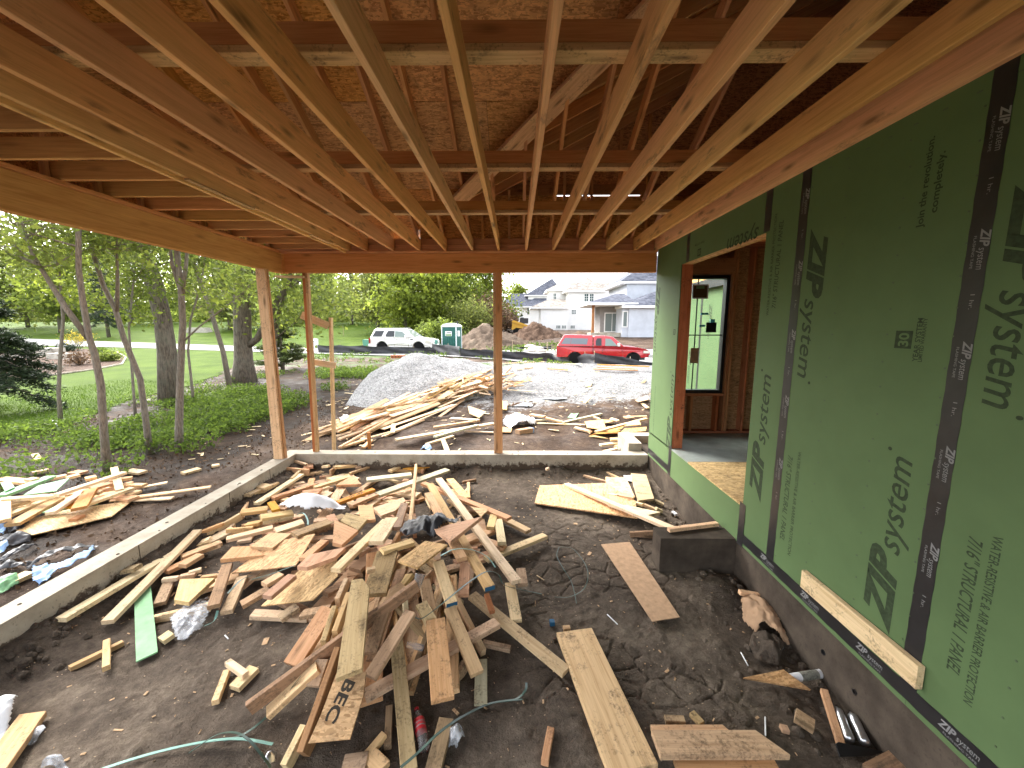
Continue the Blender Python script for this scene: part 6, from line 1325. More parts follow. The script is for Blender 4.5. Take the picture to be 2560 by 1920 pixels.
# ================================================================== scrap outside
# long heap between the gravel and the porch, running up to the right
sp = [ground_hit(*vp('G2', *q)) for q in ((300, 960), (700, 830), (1100, 700), (1500, 560), (1950, 440))]; rr = random.Random(9)
HG = 'scrap heap beside the gravel'
def heap_h(t): return .22 + .42 * t
mats = ['pine', 'pine_pale', 'pine', 'fir', 'pine', 'pine_pale', 'osb']
for i in range(150):
    t = rr.random() ** .8; k = min(3, int(t * 4)); f = t * 4 - k; q = sp[k] * (1 - f) + sp[k + 1] * f; d = sp[4] - sp[0]; a = math.atan2(d[1], d[0]) + rr.gauss(0, .14); nn = Vector((-math.sin(a), math.cos(a), 0))
    lat = rr.gauss(0, .42); L = rr.uniform(.9, 3.0); x = q[0] + nn.x * lat; y = q[1] + nn.y * lat; h = heap_h(t) * math.exp(-(lat / .7) ** 2) * rr.uniform(.3, 1.05) + .03; z = float(G(x, y)) + h
    u = Vector((math.cos(a), math.sin(a), .07 + rr.gauss(0, .05))) * (L / 2); sz = SZ[rr.choice(['24', '14', '22', '14', 'o4', '24', '16'])]
    o = lumber('board', Vector((x, y, z)) - u, Vector((x, y, z)) + u, *sz, M[rr.choice(mats)], roll=rr.gauss(0, .35)); tag(o, 'long thin board in the scrap heap running up beside the gravel', 'board', HG)
    if L < 1.9 or h < .45 * heap_h(t): small.append(o)
for i in range(85):
    t = rr.uniform(.62, 1.12); q = sp[0] * (1 - t) + sp[4] * t; x = q[0] + rr.gauss(0, .55); y = q[1] + rr.gauss(-.1, .7); z = float(G(x, y)) + rr.uniform(.05, .62); a = rr.uniform(0, 6.28); L = rr.uniform(.22, .9); u = Vector((math.cos(a), math.sin(a), rr.gauss(0, .2))) * (L / 2)
    o = lumber('offcut', Vector((x, y, z)) - u, Vector((x, y, z)) + u, *SZ[rr.choice(['24', '26', '22', 'o6'])], M[rr.choice(mats)], roll=rr.gauss(0, .5)); tag(o, 'short block at the thick end of the scrap heap beside the gravel', 'board', 'blocks in the outdoor scrap heap')
    if L < .55: small.append(o)
join_stuff(small, 'heaped_scraps', 'short thin scraps massed in the heap beside the gravel', 'scraps'); small = []
OUT = 'boards lying on the mud outside'
def ob(v, x0, y0, x1, y1, sz, mt, lb, h=.05, h1=None): return board(v, x0, y0, x1, y1, h, h if h1 is None else h1, sz, mt, lb, fn=G, group=OUT)
ob('G2', 815, 1045, 1990, 850, '26', 'pine_pale', 'longest board on the mud left of the middle post', .14); ob('G2', 1280, 1010, 1800, 870, '24', 'treated', 'round edged board lying over the longest one', .20); ob('G2', 1175, 1100, 1505, 1000, '24', 'pine_pale', 'thin board nearer than the longest one'); ob('G2', 1375, 1030, 1435, 1180, '24', 'pine_pale', 'short board pointing at the porch left of the middle post')
ob('G2', 1270, 895, 1820, 815, '24', 'pine', 'board behind the longest one on the mud', .08); ob('G2', 1480, 790, 1810, 812, '16', 'pine_pale', 'curled plywood strip behind the boards', .10); ob('G2', 1640, 950, 1990, 960, '14', 'pine_pale', 'thin strip beside the left foot of the middle post')
ob('G2', 150, 1140, 430, 1050, '24', 'pine', 'board near the foot of the short stud'); ob('G2', 420, 1140, 520, 1050, '24', 'pine', 'stub right of the board near the short stud'); ob('G2', 320, 1025, 470, 1040, '14', 'pine_pale', 'thin strip behind the short stud foot'); ob('G2', 510, 1020, 850, 930, '14', 'fir', 'strip at the low end of the outdoor heap', .09); ob('G2', 790, 860, 775, 965, '14', 'pine_pale', 'pale stick standing across the low end of the heap', .3)
p = ground_hit(*vp('G2', 500, 1160)); tag(lumber('stake', (p[0], p[1], p[2] - .2), (p[0], p[1], p[2] + .33), .06, .04, M['fir_red'], None, up=(0, -1, 0), anchor='mid'), 'short brown stake just beyond the far foundation wall', 'stake')
sheet('G2', [(1230, 735), (1290, 690), (1440, 635), (1380, 700)], .12, TO, 'zip_scrap', 'light green scrap at the front of the outdoor heap', fn=G, group=OUT); sheet('G2', [(1335, 150), (1395, 160), (1420, 250), (1380, 255)], .5, TO, 'orange_ply', 'yellow plywood piece leaning on the gravel', fn=G, group=OUT)
sheet('G2', [(1680, 640), (1900, 720), (1820, 780), (1700, 745)], .15, TO, 'osb', 'broken sheet right of the outdoor heap', fn=G, group=OUT); sheet('G2', [(2085, 590), (2155, 590), (2150, 690), (2085, 690)], .12, TO, 'osb', 'square sheet right behind the middle post', fn=G, group=OUT)
for a, lb in zip(((1350, 380, 1700, 330), (1400, 230, 1500, 300), (1420, 170, 1580, 280), (1500, 165, 1980, 240), (1560, 200, 1740, 270), (1640, 190, 1990, 260)), ('lowest board of the fan on the gravel slope', 'short board next to the yellow plywood on the gravel slope', 'second board from the yellow plywood on the gravel slope', 'topmost long board of the fan on the gravel slope', 'short wide board inside the fan on the gravel slope', 'long board second from the top of the gravel slope fan')): ob('G2', *a, '16', 'pine', lb, .10)
for v, x0, y0, x1, y1, sz, mt, lb, h in [('G3', 870, 640, 1665, 695, '24', 'pine_pale', 'long board lying across the green strip on the mud', .12), ('G3', 1165, 650, 1305, 500, '24', 'pine_pale', 'board crossing under the long one on the mud', .06), ('G3', 920, 855, 1455, 735, '24', 'treated', 'greenish board below the green strip on the mud', .07), ('G3', 1090, 925, 1330, 985, '26', 'pine_pale', 'short wide board left of the strand board sheets', .06), ('G3', 480, 745, 670, 775, '26', 'pine', 'cut end right of the middle post', .12), ('G3', 690, 790, 900, 845, '26', 'pine', 'ragged end above the greenish board', .12), ('G3', 560, 868, 1230, 890, '14', 'pine_pale', 'thin strip running from the white bag', .04), ('G3', 450, 830, 690, 820, '24', 'treated', 'greenish board behind the white bag', .05),
    ('G3', 1440, 1165, 1770, 1128, '24', 'pine_pale', 'board ending at the foundation corner', .08), ('G3', 1655, 1190, 1770, 1172, '24', 'pine', 'stub under the board at the foundation corner', .05), ('G3', 1495, 1255, 1690, 1212, '14', 'pine', 'curled strip by the far foundation wall', .05), ('G3', 1580, 1085, 1730, 1085, '26', 'pine', 'block standing at the foundation corner', .16), ('G3', 2020, 592, 2100, 655, '24', 'pine_pale', 'board tip beside the green wall edge', .06), ('G3', 90, 45, 670, 18, '26', 'pine', 'long pile of boards along the far silt fence', .12), ('G3', 720, 115, 990, 132, '26', 'orange_ply', 'short orange boards on the gravel', .10), ('G3', 1340, 118, 1960, 138, '26', 'orange_ply', 'nearest of the long orange boards by the silt fence', .10), ('G3', 1390, 90, 1960, 118, '26', 'fir', 'middle of the long orange boards by the silt fence', .2), ('G3', 1400, 58, 2120, 85, '26', 'orange_ply', 'farthest of the long orange boards by the silt fence', .3), ('G3', 735, 30, 1180, 55, '16', 'pine_pale', 'pale scrap row below the silt fence', .10), ('G3', 300, 130, 480, 105, '14', 'fir', 'thin brown strip on the gravel', .04), ('G3', 265, 190, 430, 260, '14', 'pine', 'slanting thin strip on the gravel', .04), ('G3', 130, 405, 510, 430, '14', 'pine_pale', 'bent pale strip at the right end of the heap', .06), ('G3', 110, 290, 265, 360, '24', 'fir', 'reddish board at the right end of the heap', .2), ('G3', 1350, 780, 1440, 810, '24', 'pine_pale', 'tip of wood above the strand board sheets', .12), ('G3', 1380, 980, 2080, 800, '24', 'pine', 'long board over the strand board sheets', .16), ('G3', 1590, 800, 1690, 830, '24', 'pine_pale', 'small tip behind the long board', .14), ('G3', 1760, 780, 2085, 770, '14', 'fir', 'thin board beside the green wall edge', .2)]: ob(v, x0, y0, x1, y1, sz, mt, lb, h)
for poly, h, mt, lb in [([(990, 800), (1085, 672), (1185, 672), (1095, 800)], .05, 'zip_scrap', 'pale green sheathing strip on the mud outside'), ([(1225, 830), (1480, 825), (1530, 955), (1262, 955)], .10, 'osb', 'strand board sheet with faint print outside the porch'), ([(1480, 825), (1690, 820), (1660, 850), (1500, 870)], .08, 'osb', 'strip behind the printed strand board sheet'), ([(1300, 1020), (1770, 905), (1690, 1010), (1370, 1035)], .06, 'orange_ply', 'yellowish sheet in front of the printed one'), ([(1700, 1010), (1780, 950), (2085, 915), (2070, 985)], .12, 'osb', 'sheet beside the concrete foundation corner'), ([(1770, 930), (1820, 860), (1970, 825), (2005, 890)], .17, 'osb', 'raised sheet right of the long outdoor board'), ([(1280, 1050), (1560, 1085), (1370, 1040)], .05, 'osb', 'thin pointed sheet by the far wall'), ([(1920, 755), (1960, 690), (2055, 662), (2010, 745)], .06, 'osb', 'lone square piece near the green wall edge'), ([(1240, 365), (1255, 310), (1330, 305), (1310, 365)], .04, 'osb', 'lone square piece out on the muddy gravel'), ([(1925, 560), (2100, 480), (2105, 555), (1970, 570)], .15, 'osb', 'bent sheet by the puddle near the green wall edge'), ([(2000, 320), (2040, 280), (2090, 265), (2060, 310)], .05, 'osb', 'small far piece near the green wall edge'), ([(1760, 790), (1830, 760), (1915, 790), (1800, 810)], .15, 'osb', 'pointed piece above the raised sheet'), ([(60, 920), (225, 940), (205, 1005), (60, 990)], .04, 'osb', 'flat piece at the right foot of the middle post'), ([(70, 565), (155, 575), (155, 690), (70, 690)], .10, 'osb', 'upright looking sheet just right of the middle post')]:
    sheet('G3', poly, h, TO, mt, lb, fn=G, group=OUT)
rr = random.Random(21); m = MB()
for i in range(620):                                   # splinters trodden into the mud
    x = rr.uniform(-7, 5); y = rr.uniform(6.8, 22); a = rr.uniform(0, 6.28); L = rr.uniform(.03, .16) * (1 if rr.random() < .8 else 2.6); z = float(G(x, y)) + .012; c_, s_ = math.cos(a) * L, math.sin(a) * L
    m.prism([(x, y, z), (x + c_, y + s_, z), (x + c_ - s_ * .2, y + s_ + c_ * .2, z), (x - s_ * .2, y + c_ * .2, z)], (0, 0, .008))
tag(m.build('wood_splinters', M['pine_pale']), 'pale wood splinters strewn over the mud outside', 'splinters', kind='stuff')
# left heap beyond the foundation wall
LG_ = 'scrap heap left of the porch'
for x0, y0, x1, y1, sz, mt, lb, h in [(0, 425, 555, 215, '26', 'zip_scrap', 'green sheathing strip at the back of the left heap', .24), (45, 460, 620, 420, '24', 'pine_pale', 'pale board just below the green sheets', .26), (610, 415, 1355, 170, '24', 'pine_pale', 'longest board rising to the trunk in the left heap', .34), (1245, 120, 1305, 365, '14', 'pine', 'upright pale stick leaning at the trunk', .30), (50, 650, 590, 430, '24', 'pine', 'long brown board in the front of the left heap', .16), (130, 735, 630, 455, '26', 'fir', 'wide orange board in the front of the left heap', .14), (545, 610, 880, 390, '24', 'pine_pale', 'pale stick crossing the front of the left heap', .22), (860, 560, 985, 355, '26', 'orange_ply', 'yellow board bent across the left heap', .22), (700, 520, 860, 540, '16', 'orange_ply', 'yellow scrap under the bent yellow board', .16), (930, 520, 1440, 340, '24', 'pine_pale', 'long pale board at the right of the left heap', .16), (1200, 260, 1440, 225, '24', 'pine', 'board end near the trunk foot', .2), (0, 240, 330, 275, '26', 'pine', 'pale board at the back edge of the left heap', .2), (310, 240, 385, 250, '24', 'pine', 'block on the back edge of the left heap', .26), (350, 175, 530, 140, '24', 'pine', 'lone board in the herbs behind the left heap', .06), (790, 165, 910, 175, '26', 'fir', 'lone wide piece in the herbs behind the left heap', .06), (930, 240, 1050, 215, '26', 'fir', 'reddish piece behind the longest board', .2), (990, 345, 1215, 285, '26', 'fir', 'dark reddish board under the longest board', .18), (10, 700, 25, 455, '26', 'pine', 'post end at the picture edge of the left heap', .24), (790, 690, 890, 640, '24', 'fir_red', 'red brick sized block on the big strand board', .08), (40, 545, 330, 480, '24', 'pine', 'board below the pale board at the left edge', .2), (1045, 390, 1100, 385, '24', 'pine_pale', 'pale cube in the left heap', .18), (1390, 420, 1520, 370, '24', 'pine', 'board tip at the right end of the left heap', .1), (1400, 150, 1560, 170, '26', 'pine', 'board in the herbs right of the trunk', .06), (540, 240, 720, 200, '24', 'pine', 'board at the back of the left heap', .22), (720, 230, 860, 195, '24', 'pine_pale', 'pale board at the back of the left heap', .2)]:
    board('L1', x0, y0, x1, y1, h, h, sz, mt, lb, fn=G, group=LG_)
sheet('L1', [(225, 840), (110, 745), (700, 590), (1441, 485), (1220, 655), (340, 862)], .05, TO, 'osb', 'big strand board sheet at the front of the left heap', fn=G, group=LG_)
for poly, lb, h in (([(255, 425), (420, 320), (760, 240), (610, 380)], 'large green sheathing piece in the left heap', .24), ([(5, 290), (105, 262), (160, 340), (55, 385)], 'small pale green square at the left edge', .26), ([(460, 615), (580, 555), (760, 550), (640, 600)], 'dark green sliver under the pale stick', .12), ([(920, 495), (1010, 450), (1070, 520), (1000, 525)], 'green corner under the long pale board', .12)): sheet('L1', poly, h, TO, 'zip_scrap', lb, fn=G, group=LG_)
for i in range(16):
    x = -6.0 + rr.gauss(0, .5); y = 5.2 + rr.gauss(0, .16); a = .35 + rr.gauss(0, .3); L = rr.uniform(.4, 1.4); z = float(G(x, y)) + rr.uniform(.03, .14); u = Vector((math.cos(a), math.sin(a), .03)) * (L / 2)
    small.append(lumber('board', Vector((x, y, z)) - u, Vector((x, y, z)) + u, *SZ[rr.choice(['24', '14', '26'])], M[rr.choice(['pine', 'fir', 'pine_pale', 'osb'])]))
join_stuff(small, 'heaped_scraps', 'buried scraps low in the heap left of the porch', 'scraps')
for i, (v, x0, y0, x1, y1) in enumerate([('P4', 870, 250, 950, 228), ('P4', 1010, 215, 1045, 210), ('P4', 400, 320, 500, 300), ('P4', 280, 55, 325, 50), ('P4', 165, 160, 185, 185)]): board(v, x0, y0, x1, y1, .04, .04, '26' if i == 0 else '24', 'pine', ['yellowish block on the dirt left of the corner post', 'little pale block left of the corner post', 'flat chip right of the left heap', 'lone tan block at the lawn edge', 'small tan block in the herbs at the left'][i], fn=G, group=OUT)
# ---- films, bags, straps, bottles
def crumple(name, v, poly, h, mat, label, cat, fn=None, n=34, amp=.06, freq=9, seed=0, base=.01):
    fn = fn or D; W = [on(*vp(v, *q), base, fn)[:2] for q in poly]; xs = [q[0] for q in W]; ys = [q[1] for q in W]
    X, Y = np.meshgrid(np.linspace(min(xs), max(xs), n), np.linspace(min(ys), max(ys), n)); cx = (X[:-1, :-1] + X[1:, 1:]) / 2; cy = (Y[:-1, :-1] + Y[1:, 1:]) / 2
    k = in_poly(cx, cy, [tuple(q) for q in W]); c0, c1 = np.mean(xs), np.mean(ys); d = np.hypot((X - c0) / (max(xs) - min(xs) + .01), (Y - c1) / (max(ys) - min(ys) + .01)) * 2
    Z = fn(X, Y) + base + h * np.clip(1 - d ** 2, .08, 1) + amp * np.abs(fbm(X * freq + seed, Y * freq * .7 + seed, 4)) * 2
    if not k.any(): k[n // 2, n // 2] = True
    o = link(name, grid_mesh(name, X, Y, Z, k), mat); sm = o.modifiers.new('thick', 'SOLIDIFY'); sm.thickness = .003; return tag(o, label, cat)
crumple('foam_sheet', 'P5', [(685, 470), (760, 445), (950, 440), (1150, 465), (1130, 490), (880, 500), (750, 495)], .20, M['white_plastic'], 'white foam sheet lying across the middle of the heap', 'foam', base=.2, amp=.02)
crumple('black_cloth', 'P6', [(0, 640), (60, 600), (170, 580), (330, 550), (420, 560), (330, 620), (240, 690), (130, 680), (20, 675)], .12, M['black_film'], 'crumpled black plastic under the large pink triangle', 'plastic', base=.38, amp=.10)
crumple('clear_bag', 'P4', [(815, 970), (880, 880), (990, 855), (1035, 890), (960, 1000), (880, 1055), (835, 1050)], .09, M['clear_film'], 'crumpled clear bubble wrap left of the heap', 'plastic bag', amp=.05)
crumple('white_bag', 'P4', [(-40, 1480), (-10, 1370), (60, 1352), (98, 1380), (70, 1450), (0, 1540)], .14, M['white_plastic'], 'white plastic bag at the left picture edge', 'plastic bag', amp=.05)
crumple('clear_bag', 'P4', [(90, 1560), (150, 1470), (205, 1465), (222, 1490), (160, 1550)], .05, M['clear_film'], 'clear film under the wide cracked plank', 'plastic bag', amp=.04)
crumple('clear_bag', 'P4', [(195, 1670), (230, 1630), (280, 1618), (330, 1665)], .06, M['clear_film'], 'clear film at the bottom left picture edge', 'plastic bag', amp=.04)
crumple('clear_bag', 'P7', [(1665, 1200), (1710, 1120), (1780, 1130), (1800, 1190), (1740, 1270), (1680, 1260)], .07, M['clear_film'], 'clear plastic wrapper right of the cracked brown board', 'wrapper', amp=.05)
crumple('foil_wrapper', 'P7', [(300, 1390), (330, 1310), (395, 1290), (385, 1370), (340, 1400)], .04, M['steel'], 'shiny foil wrapper at the picture bottom', 'wrapper', amp=.04)
crumple('paper_bag', 'Z6', [(0, 590), (30, 520), (110, 490), (195, 590), (205, 650), (330, 860), (290, 850), (160, 760), (100, 770), (20, 680)], .14, M['paper_brown'], 'torn brown paper bag against the house foundation', 'paper bag', amp=.08, n=44)
crumple('dirt_clods', 'Z6', [(100, 780), (200, 760), (300, 860), (260, 980), (120, 960), (60, 860)], .10, M['earth'], 'dark clods heaped below the paper bag', 'clods', amp=.10)
for poly, mt, lb, s_ in (([(350, 1300), (370, 1230), (470, 1210), (540, 1270), (720, 1220), (900, 1110), (1020, 1010), (1030, 1040), (950, 1150), (720, 1270), (560, 1340), (480, 1420), (380, 1410)], 'blue_film', 'twisted light blue film beside the left foundation wall', 1), ([(290, 1200), (500, 1140), (960, 985), (1100, 1000), (960, 1040), (520, 1180), (300, 1250)], 'black_film', 'twisted black film ending near the left foundation wall', 2), ([(0, 1130), (210, 1065), (420, 975), (380, 1020), (200, 1110), (0, 1180)], 'black_film', 'black film strip in the middle of the left litter', 3), ([(0, 890), (120, 870), (360, 900), (330, 940), (110, 990), (0, 960)], 'black_film', 'rumpled black film below the big strand board', 4), ([(60, 750), (240, 738), (340, 765), (250, 830), (100, 850), (80, 800)], 'black_film', 'black film lying on the corner of the big strand board', 5), ([(0, 770), (60, 780), (85, 830), (40, 870), (0, 860)], 'blue_film', 'light blue film tuft at the left picture edge', 6), ([(0, 980), (80, 985), (105, 1020), (0, 1075)], 'blue_film', 'light blue film flap at the left picture edge', 7), ([(0, 1230), (210, 1190), (290, 1240), (0, 1280)], 'black_film', 'black film bunched above the green carton', 8), ([(0, 1400), (190, 1330), (215, 1410), (0, 1510)], 'zip_scrap', 'dark green plastic carton scrap at the left picture edge', 9)):
    crumple('film', 'L1', poly, .07, M[mt], lb, 'plastic film', fn=G, amp=.07, seed=s_, n=40)
board('L1', 25, 1345, 160, 1290, .05, .05, '26', 'tape', 'dark grey carton above the green carton', fn=G, group=OUT, name='carton', cat='carton'); board('L1', 172, 1300, 280, 1312, .06, .06, '26', 'pine_pale', 'tan block beside the dark grey carton', fn=G, group=OUT)
crumple('white_bag', 'G3', [(100, 880), (200, 820), (300, 850), (420, 815), (560, 870), (520, 920), (330, 930), (200, 960), (110, 920)], .22, M['white_plastic'], 'crumpled white plastic bag on the mud right of the middle post', 'plastic bag', fn=G, amp=.12, n=40)
crumple('white_bag', 'G2', [(1110, 1185), (1150, 1145), (1210, 1140), (1250, 1170), (1220, 1190)], .10, M['blue_film'], 'small pale plastic bag beyond the far foundation wall', 'plastic bag', fn=G, amp=.05)
crumple('white_litter', 'P4', [(195, 28), (225, 15), (285, 12), (270, 35)], .08, M['white_plastic'], 'white litter at the edge of the lawn', 'litter', fn=G, amp=.05)
p0 = on(*vp('G3', 300, 965), .09, G); p1 = on(*vp('G3', 480, 935), .09, G); bx = empty('carton_tube', p0, 'small brown carton with a blue end beside the white bag', 'carton'); lumber('carton_body', p0, p1, .14, .13, M['cardboard'], bx); d_ = (Vector(p1) - Vector(p0)).normalized(); lumber('carton_end', Vector(p1) + d_ * .002, Vector(p1) + d_ * .04, .145, .135, M['blue_film'], bx)
crumple('grey_bucket_scrap', 'G2', [(135, 900), (150, 850), (240, 840), (260, 920), (190, 955)], .25, M['steel'], 'crushed silvery can at the low end of the outdoor heap', 'can', fn=G, amp=.08)
def ribbon(v, pts, w_, mat, label, hs_, fn=None, name='strap', flat=True):
    fn = fn or D; P = [Vector(on(*vp(v, *q), h, fn)) for q, h in zip(pts, hs_)]; S_ = []
    for i in range(len(P) - 1):                    # smooth with Catmull-Rom
        a, b, c_, d_ = P[max(i - 1, 0)], P[i], P[i + 1], P[min(i + 2, len(P) - 1)]
        for t in np.linspace(0, 1, 7, endpoint=False): S_.append(.5 * ((2 * b) + (c_ - a) * t + (2 * a - 5 * b + 4 * c_ - d_) * t * t + (3 * b - a - 3 * c_ + d_) * t ** 3))
    S_.append(P[-1]); vs = []; fs = []
    for i, q in enumerate(S_):
        d = (S_[min(i + 1, len(S_) - 1)] - S_[max(i - 1, 0)]).normalized(); s_ = d.cross(Vector((.2, .3, 1))).normalized() * w_ / 2
        n = s_.cross(d).normalized() * .0012; vs += [q - s_ - n, q + s_ - n, q + s_ + n, q - s_ + n]
    for i in range(len(S_) - 1):
        for k in range(4): fs.append((4*i+k, 4*i+(k+1)%4, 4*i+4+(k+1)%4, 4*i+4+k))
    return tag(MB().add(vs, fs).build(name, mat), label, 'strap', 'plastic packing straps')
ribbon('P6', [(1100, 740), (1085, 800), (1130, 890), (1180, 970), (1205, 1050), (1220, 1130)], .006, M['strap'], 'left limb of the loop of green strap on the cracked dirt', [.02, .03, .04, .04, .03, .02])
ribbon('P6', [(1100, 740), (1190, 750), (1270, 840), (1300, 930), (1270, 1030), (1170, 1085), (1070, 1085)], .006, M['strap'], 'round loop of green strap on the cracked dirt', [.02, .06, .09, .10, .08, .04, .02])
ribbon('P6', [(100, 1220), (160, 1230), (330, 1100), (480, 980), (600, 910), (680, 930), (720, 1000), (840, 1035), (980, 1065)], .014, M['strap'], 'green strap arching over the blue ended boards', [.30, .30, .40, .40, .36, .30, .24, .10, .03])
ribbon('P6', [(280, 800), (380, 755), (500, 760), (600, 805), (660, 880)], .013, M['strap_light'], 'pale strap looping over the right slope of the heap', [.5, .48, .42, .34, .28])
ribbon('P7', [(0, 1200), (150, 1150), (300, 1040), (430, 900), (570, 720)], .015, M['strap'], 'dark strap running up to the blackened beam', [.02, .03, .04, .08, .2])
ribbon('P7', [(-260, 1290), (-60, 1160), (80, 1140), (180, 1190), (270, 1290), (350, 1400)], .015, M['strap'], 'arched green strap at the picture bottom', [.02, .10, .14, .14, .1, .04])
ribbon('P4', [(440, 1680), (620, 1620), (800, 1570), (1000, 1530), (1150, 1520), (1300, 1545)], .02, M['strap_light'], 'pale green strap lying at the bottom left', [.02, .03, .03, .05, .06, .05])
ribbon('P7', [(1320, 1400), (1450, 1290), (1620, 1130), (1800, 1010), (2000, 920), (2230, 890)], .016, M['strap'], 'dark strap running right from the picture bottom', [.10, .10, .12, .06, .03, .02])
ribbon('P5', [(495, 965), (620, 930), (800, 865)], .018, M['strap'], 'green strap between the two strand board sheets', [.24, .26, .26]); ribbon('P5', [(330, 1060), (420, 970), (500, 935)], .018, M['strap'], 'green strap over the muddy left boards', [.2, .24, .26]); ribbon('P5', [(800, 520), (850, 505), (880, 545), (885, 585)], .016, M['strap_light'], 'small curl of pale strap below the white foam', [.24, .28, .26, .24]); ribbon('P5', [(170, 1285), (235, 1250), (260, 1180)], .018, M['strap_light'], 'short pale strap by the bubble wrap', [.02, .06, .12])
ribbon('P8', [(0, 750), (120, 730), (185, 670), (195, 610)], .015, M['strap'], 'short dark strap left of the foreground plank', [.02, .02, .03, .02])
# soda bottle, cup, tubes
def along(name, P0, P1, prof, mat, parent=None, n=18, smooth=True):
    P0 = Vector(P0); P1 = Vector(P1); L = (P1 - P0).length; o = MB().lathe([(r_, h * L) for r_, h in prof], n, (0, 0, 0), 'x').build(name, mat, None, smooth=smooth)
    d, y, nn = frame(P0, P1); mw = Matrix((d, y, nn)).transposed().to_4x4(); mw.translation = P0
    if parent is not None: o.parent = parent; o.matrix_parent_inverse = parent.matrix_basis.inverted()
    o.matrix_basis = mw; return o
P0 = Vector(on(*vp('P7', 1500, 1270), .035, D)); P1 = Vector(on(*vp('P7', 1440, 970), .06, D)); bo = empty('soda_bottle', P0, 'clear plastic soda bottle with a red label lying by the heap', 'bottle')
s = NT('clear_plastic', .05, Transmission_Weight=.9, IOR=1.2); M['clear_plastic'] = s.out((.85, .85, .85))
along('bottle_body', P0, P1, [(.018, 0), (.03, .02), (.032, .08), (.030, .2), (.033, .32), (.033, .62), (.026, .78), (.013, .92), (.013, .985)], M['clear_plastic'], bo)
M['label_red'] = NT('label_red', .4).out((.42, .012, .02)); dd = P1 - P0
lab_ = along('label', P0 + dd * .42, P0 + dd * .72, [(.0335, 0), (.0345, .01), (.0345, .99), (.0300, 1)], M['label_red'], bo); along('cap', P0 + dd * .985, P0 + dd * 1.05, [(.0145, 0), (.0145, .9), (.012, 1)], M['label_red'], bo)
along('label_band', P0 + dd * .5, P0 + dd * .53, [(.0346, 0), (.0349, .1), (.0349, .9), (.0346, 1)], M['print_white'], bo); along('label_band', P0 + dd * .6, P0 + dd * .62, [(.0346, 0), (.0349, .1), (.0349, .9), (.0346, 1)], M['print_white'], bo)
P0 = Vector(on(*vp('P7', 1440, 60), .34, D)); P1 = P0 + Vector((.02, .05, .09)); tag(along('plastic_cup', P0, P1, [(.03, 0), (.042, .95), (.044, 1), (.040, .99), (.028, .05)], M['clear_plastic']), 'clear plastic cup wedged in the front of the heap', 'cup')
P0 = Vector(on(*vp('P7', 1370, 480), .20, D)); P1 = Vector(on(*vp('P7', 1490, 510), .2, D)); tag(along('clear_tube', P0, P1, [(.02, 0), (.02, 1)], M['clear_plastic']), 'short clear tube in the gap of the heap', 'tube')
P0 = Vector(on(*vp('Z6', 330, 1060), .05, D)); P1 = Vector(on(*vp('Z6', 560, 1025), .05, D)); ca_ = empty('sealant_can', P0, 'white and silver sealant cartridge behind the strand board triangle', 'can'); along('can_body', P0, P1, [(.026, 0), (.028, .02), (.028, .98), (.024, 1)], M['white_plastic'], ca_); dd = P1 - P0; along('can_print', P0 + dd * .3, P0 + dd * .8, [(.0281, 0), (.0284, .02), (.0284, .98), (.0281, 1)], plain('can_print', (.16, .16, .13), .5, var=.6, scale=60), ca_); along('can_rim', P0 + dd * .96, P0 + dd * 1.0, [(.029, 0), (.03, .5), (.026, 1)], M['steel'], ca_)
for a, b, lb in (((650, 1265), (735, 1480), 'left silver foil sausage tube by the foundation'), ((745, 1300), (840, 1500), 'right silver foil sausage tube by the foundation')):
    P0 = Vector(on(*vp('Z6', *a), .06, D)); P1 = Vector(on(*vp('Z6', *b), .05, D)); tag(along('foil_tube', P0, P1, [(.008, -.06), (.012, 0), (.026, .06), (.030, .3), (.028, .6), (.030, .9), (.022, 1)], M['steel']), lb, 'tube', 'silver foil tubes')
sheet('Z6', [(645, 1490), (660, 1482), (965, 1530), (880, 1590), (670, 1600)], [.09, .09, .05, .03, .04], .01, 'black_plastic', 'black plastic tray by the silver tubes', cat='tray', name='tray'); sheet('Z6', [(820, 1630), (1000, 1535), (1150, 1650), (1000, 1720)], .08, .05, 'weathered', 'grey wrapped bundle at the bottom right', cat='bundle', name='bundle')
P0 = Vector(on(*vp('Z6', 170, 760), .06, D)); P1 = Vector(on(*vp('Z6', 290, 860), .05, D)); tag(along('clear_tube', P0, P1, [(.015, 0), (.024, .1), (.024, .9), (.018, 1)], M['clear_plastic']), 'clear plastic bottle under the paper bag', 'bottle')
board('Z6', 0, 470, 250, 512, .12, .10, '22', 'pine', 'slim stick above the brown paper bag'); 
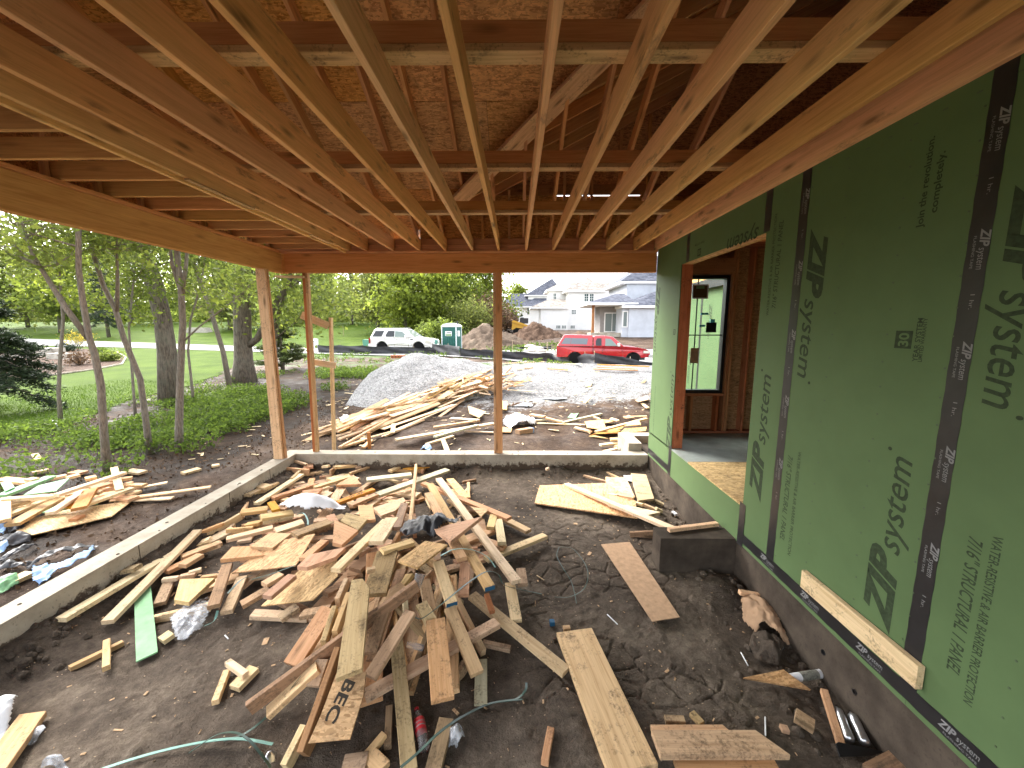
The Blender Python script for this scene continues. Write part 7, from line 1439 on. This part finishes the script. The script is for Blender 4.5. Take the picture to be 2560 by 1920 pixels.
for i, (v, a, b) in enumerate([('P6', (1432, 1205), (1505, 1275)), ('P6', (945, 935), (995, 968)), ('P8', (1955, 860), (1958, 1000)), ('P8', (1775, 385), (1830, 485)), ('P5', (310, 1350), (335, 1375))]):
    P0 = Vector(on(*vp(v, *a), .012, D)); P1 = Vector(on(*vp(v, *b), .012, D)); tag(along('white_stick', P0, P1, [(.003, 0), (.0045, .03), (.0045, .97), (.003, 1)], M['white_plastic' if i != 1 else 'pine_pale'], n=8), ['white plastic stick on the cracked dirt', 'thin wood splinter near the green loop', 'white straw near the two foreground boards', 'bent white strip below the paper bag', 'tiny white tube left of the heap'][i], 'stick', 'small sticks on the dirt')
# chips, crumbs and clods on the porch floor
rr = random.Random(33); m = MB(); c2 = MB()
def zf(x, y): return float(D(x, y))
for i in range(800):
    x = rr.uniform(XL + .1, XW - .05); y = rr.uniform(1.4, YF - .1); a = rr.uniform(0, 6.28); L = rr.uniform(.006, .028) * (1 if rr.random() < .93 else 2.5); W2 = rr.uniform(.15, .6); z = zf(x, y) + .006; c_, s_ = math.cos(a) * L, math.sin(a) * L
    m.prism([(x, y, z), (x + c_, y + s_, z + rr.uniform(-.002, .004)), (x + c_ - s_ * W2, y + s_ + c_ * W2, z + .002), (x - s_ * W2, y + c_ * W2, z)], (0, 0, .004))
tag(m.build('wood_chips', M['muddy']), 'pale wood chips and sawdust crumbs strewn on the porch dirt', 'wood chips', kind='stuff')
for i in range(520):
    if rr.random() < .5: x = XL + abs(rr.gauss(0, .16)); y = rr.uniform(1.5, YF - .05)
    elif rr.random() < .5: x = rr.uniform(XL, XW); y = YF - abs(rr.gauss(0, .14))
    else: x = XW - abs(rr.gauss(0, .3)); y = rr.uniform(2, 6)
    r_ = rr.uniform(.01, .04); z = zf(x, y) + r_ * .1; c2.lathe([(r_ * .5, -r_ * .6), (r_, -r_ * .1), (r_ * rr.uniform(.6, 1), r_ * .35), (r_ * .3, r_ * .7)], 6, (x, y, z))
tag(c2.build('dirt_crumbs', M['earth']), 'dark dirt clods banked along the foundation walls', 'clods', kind='stuff')
# mud spilled against the feet of the walls is part of the floor sheet; pebbles on the gravel slope
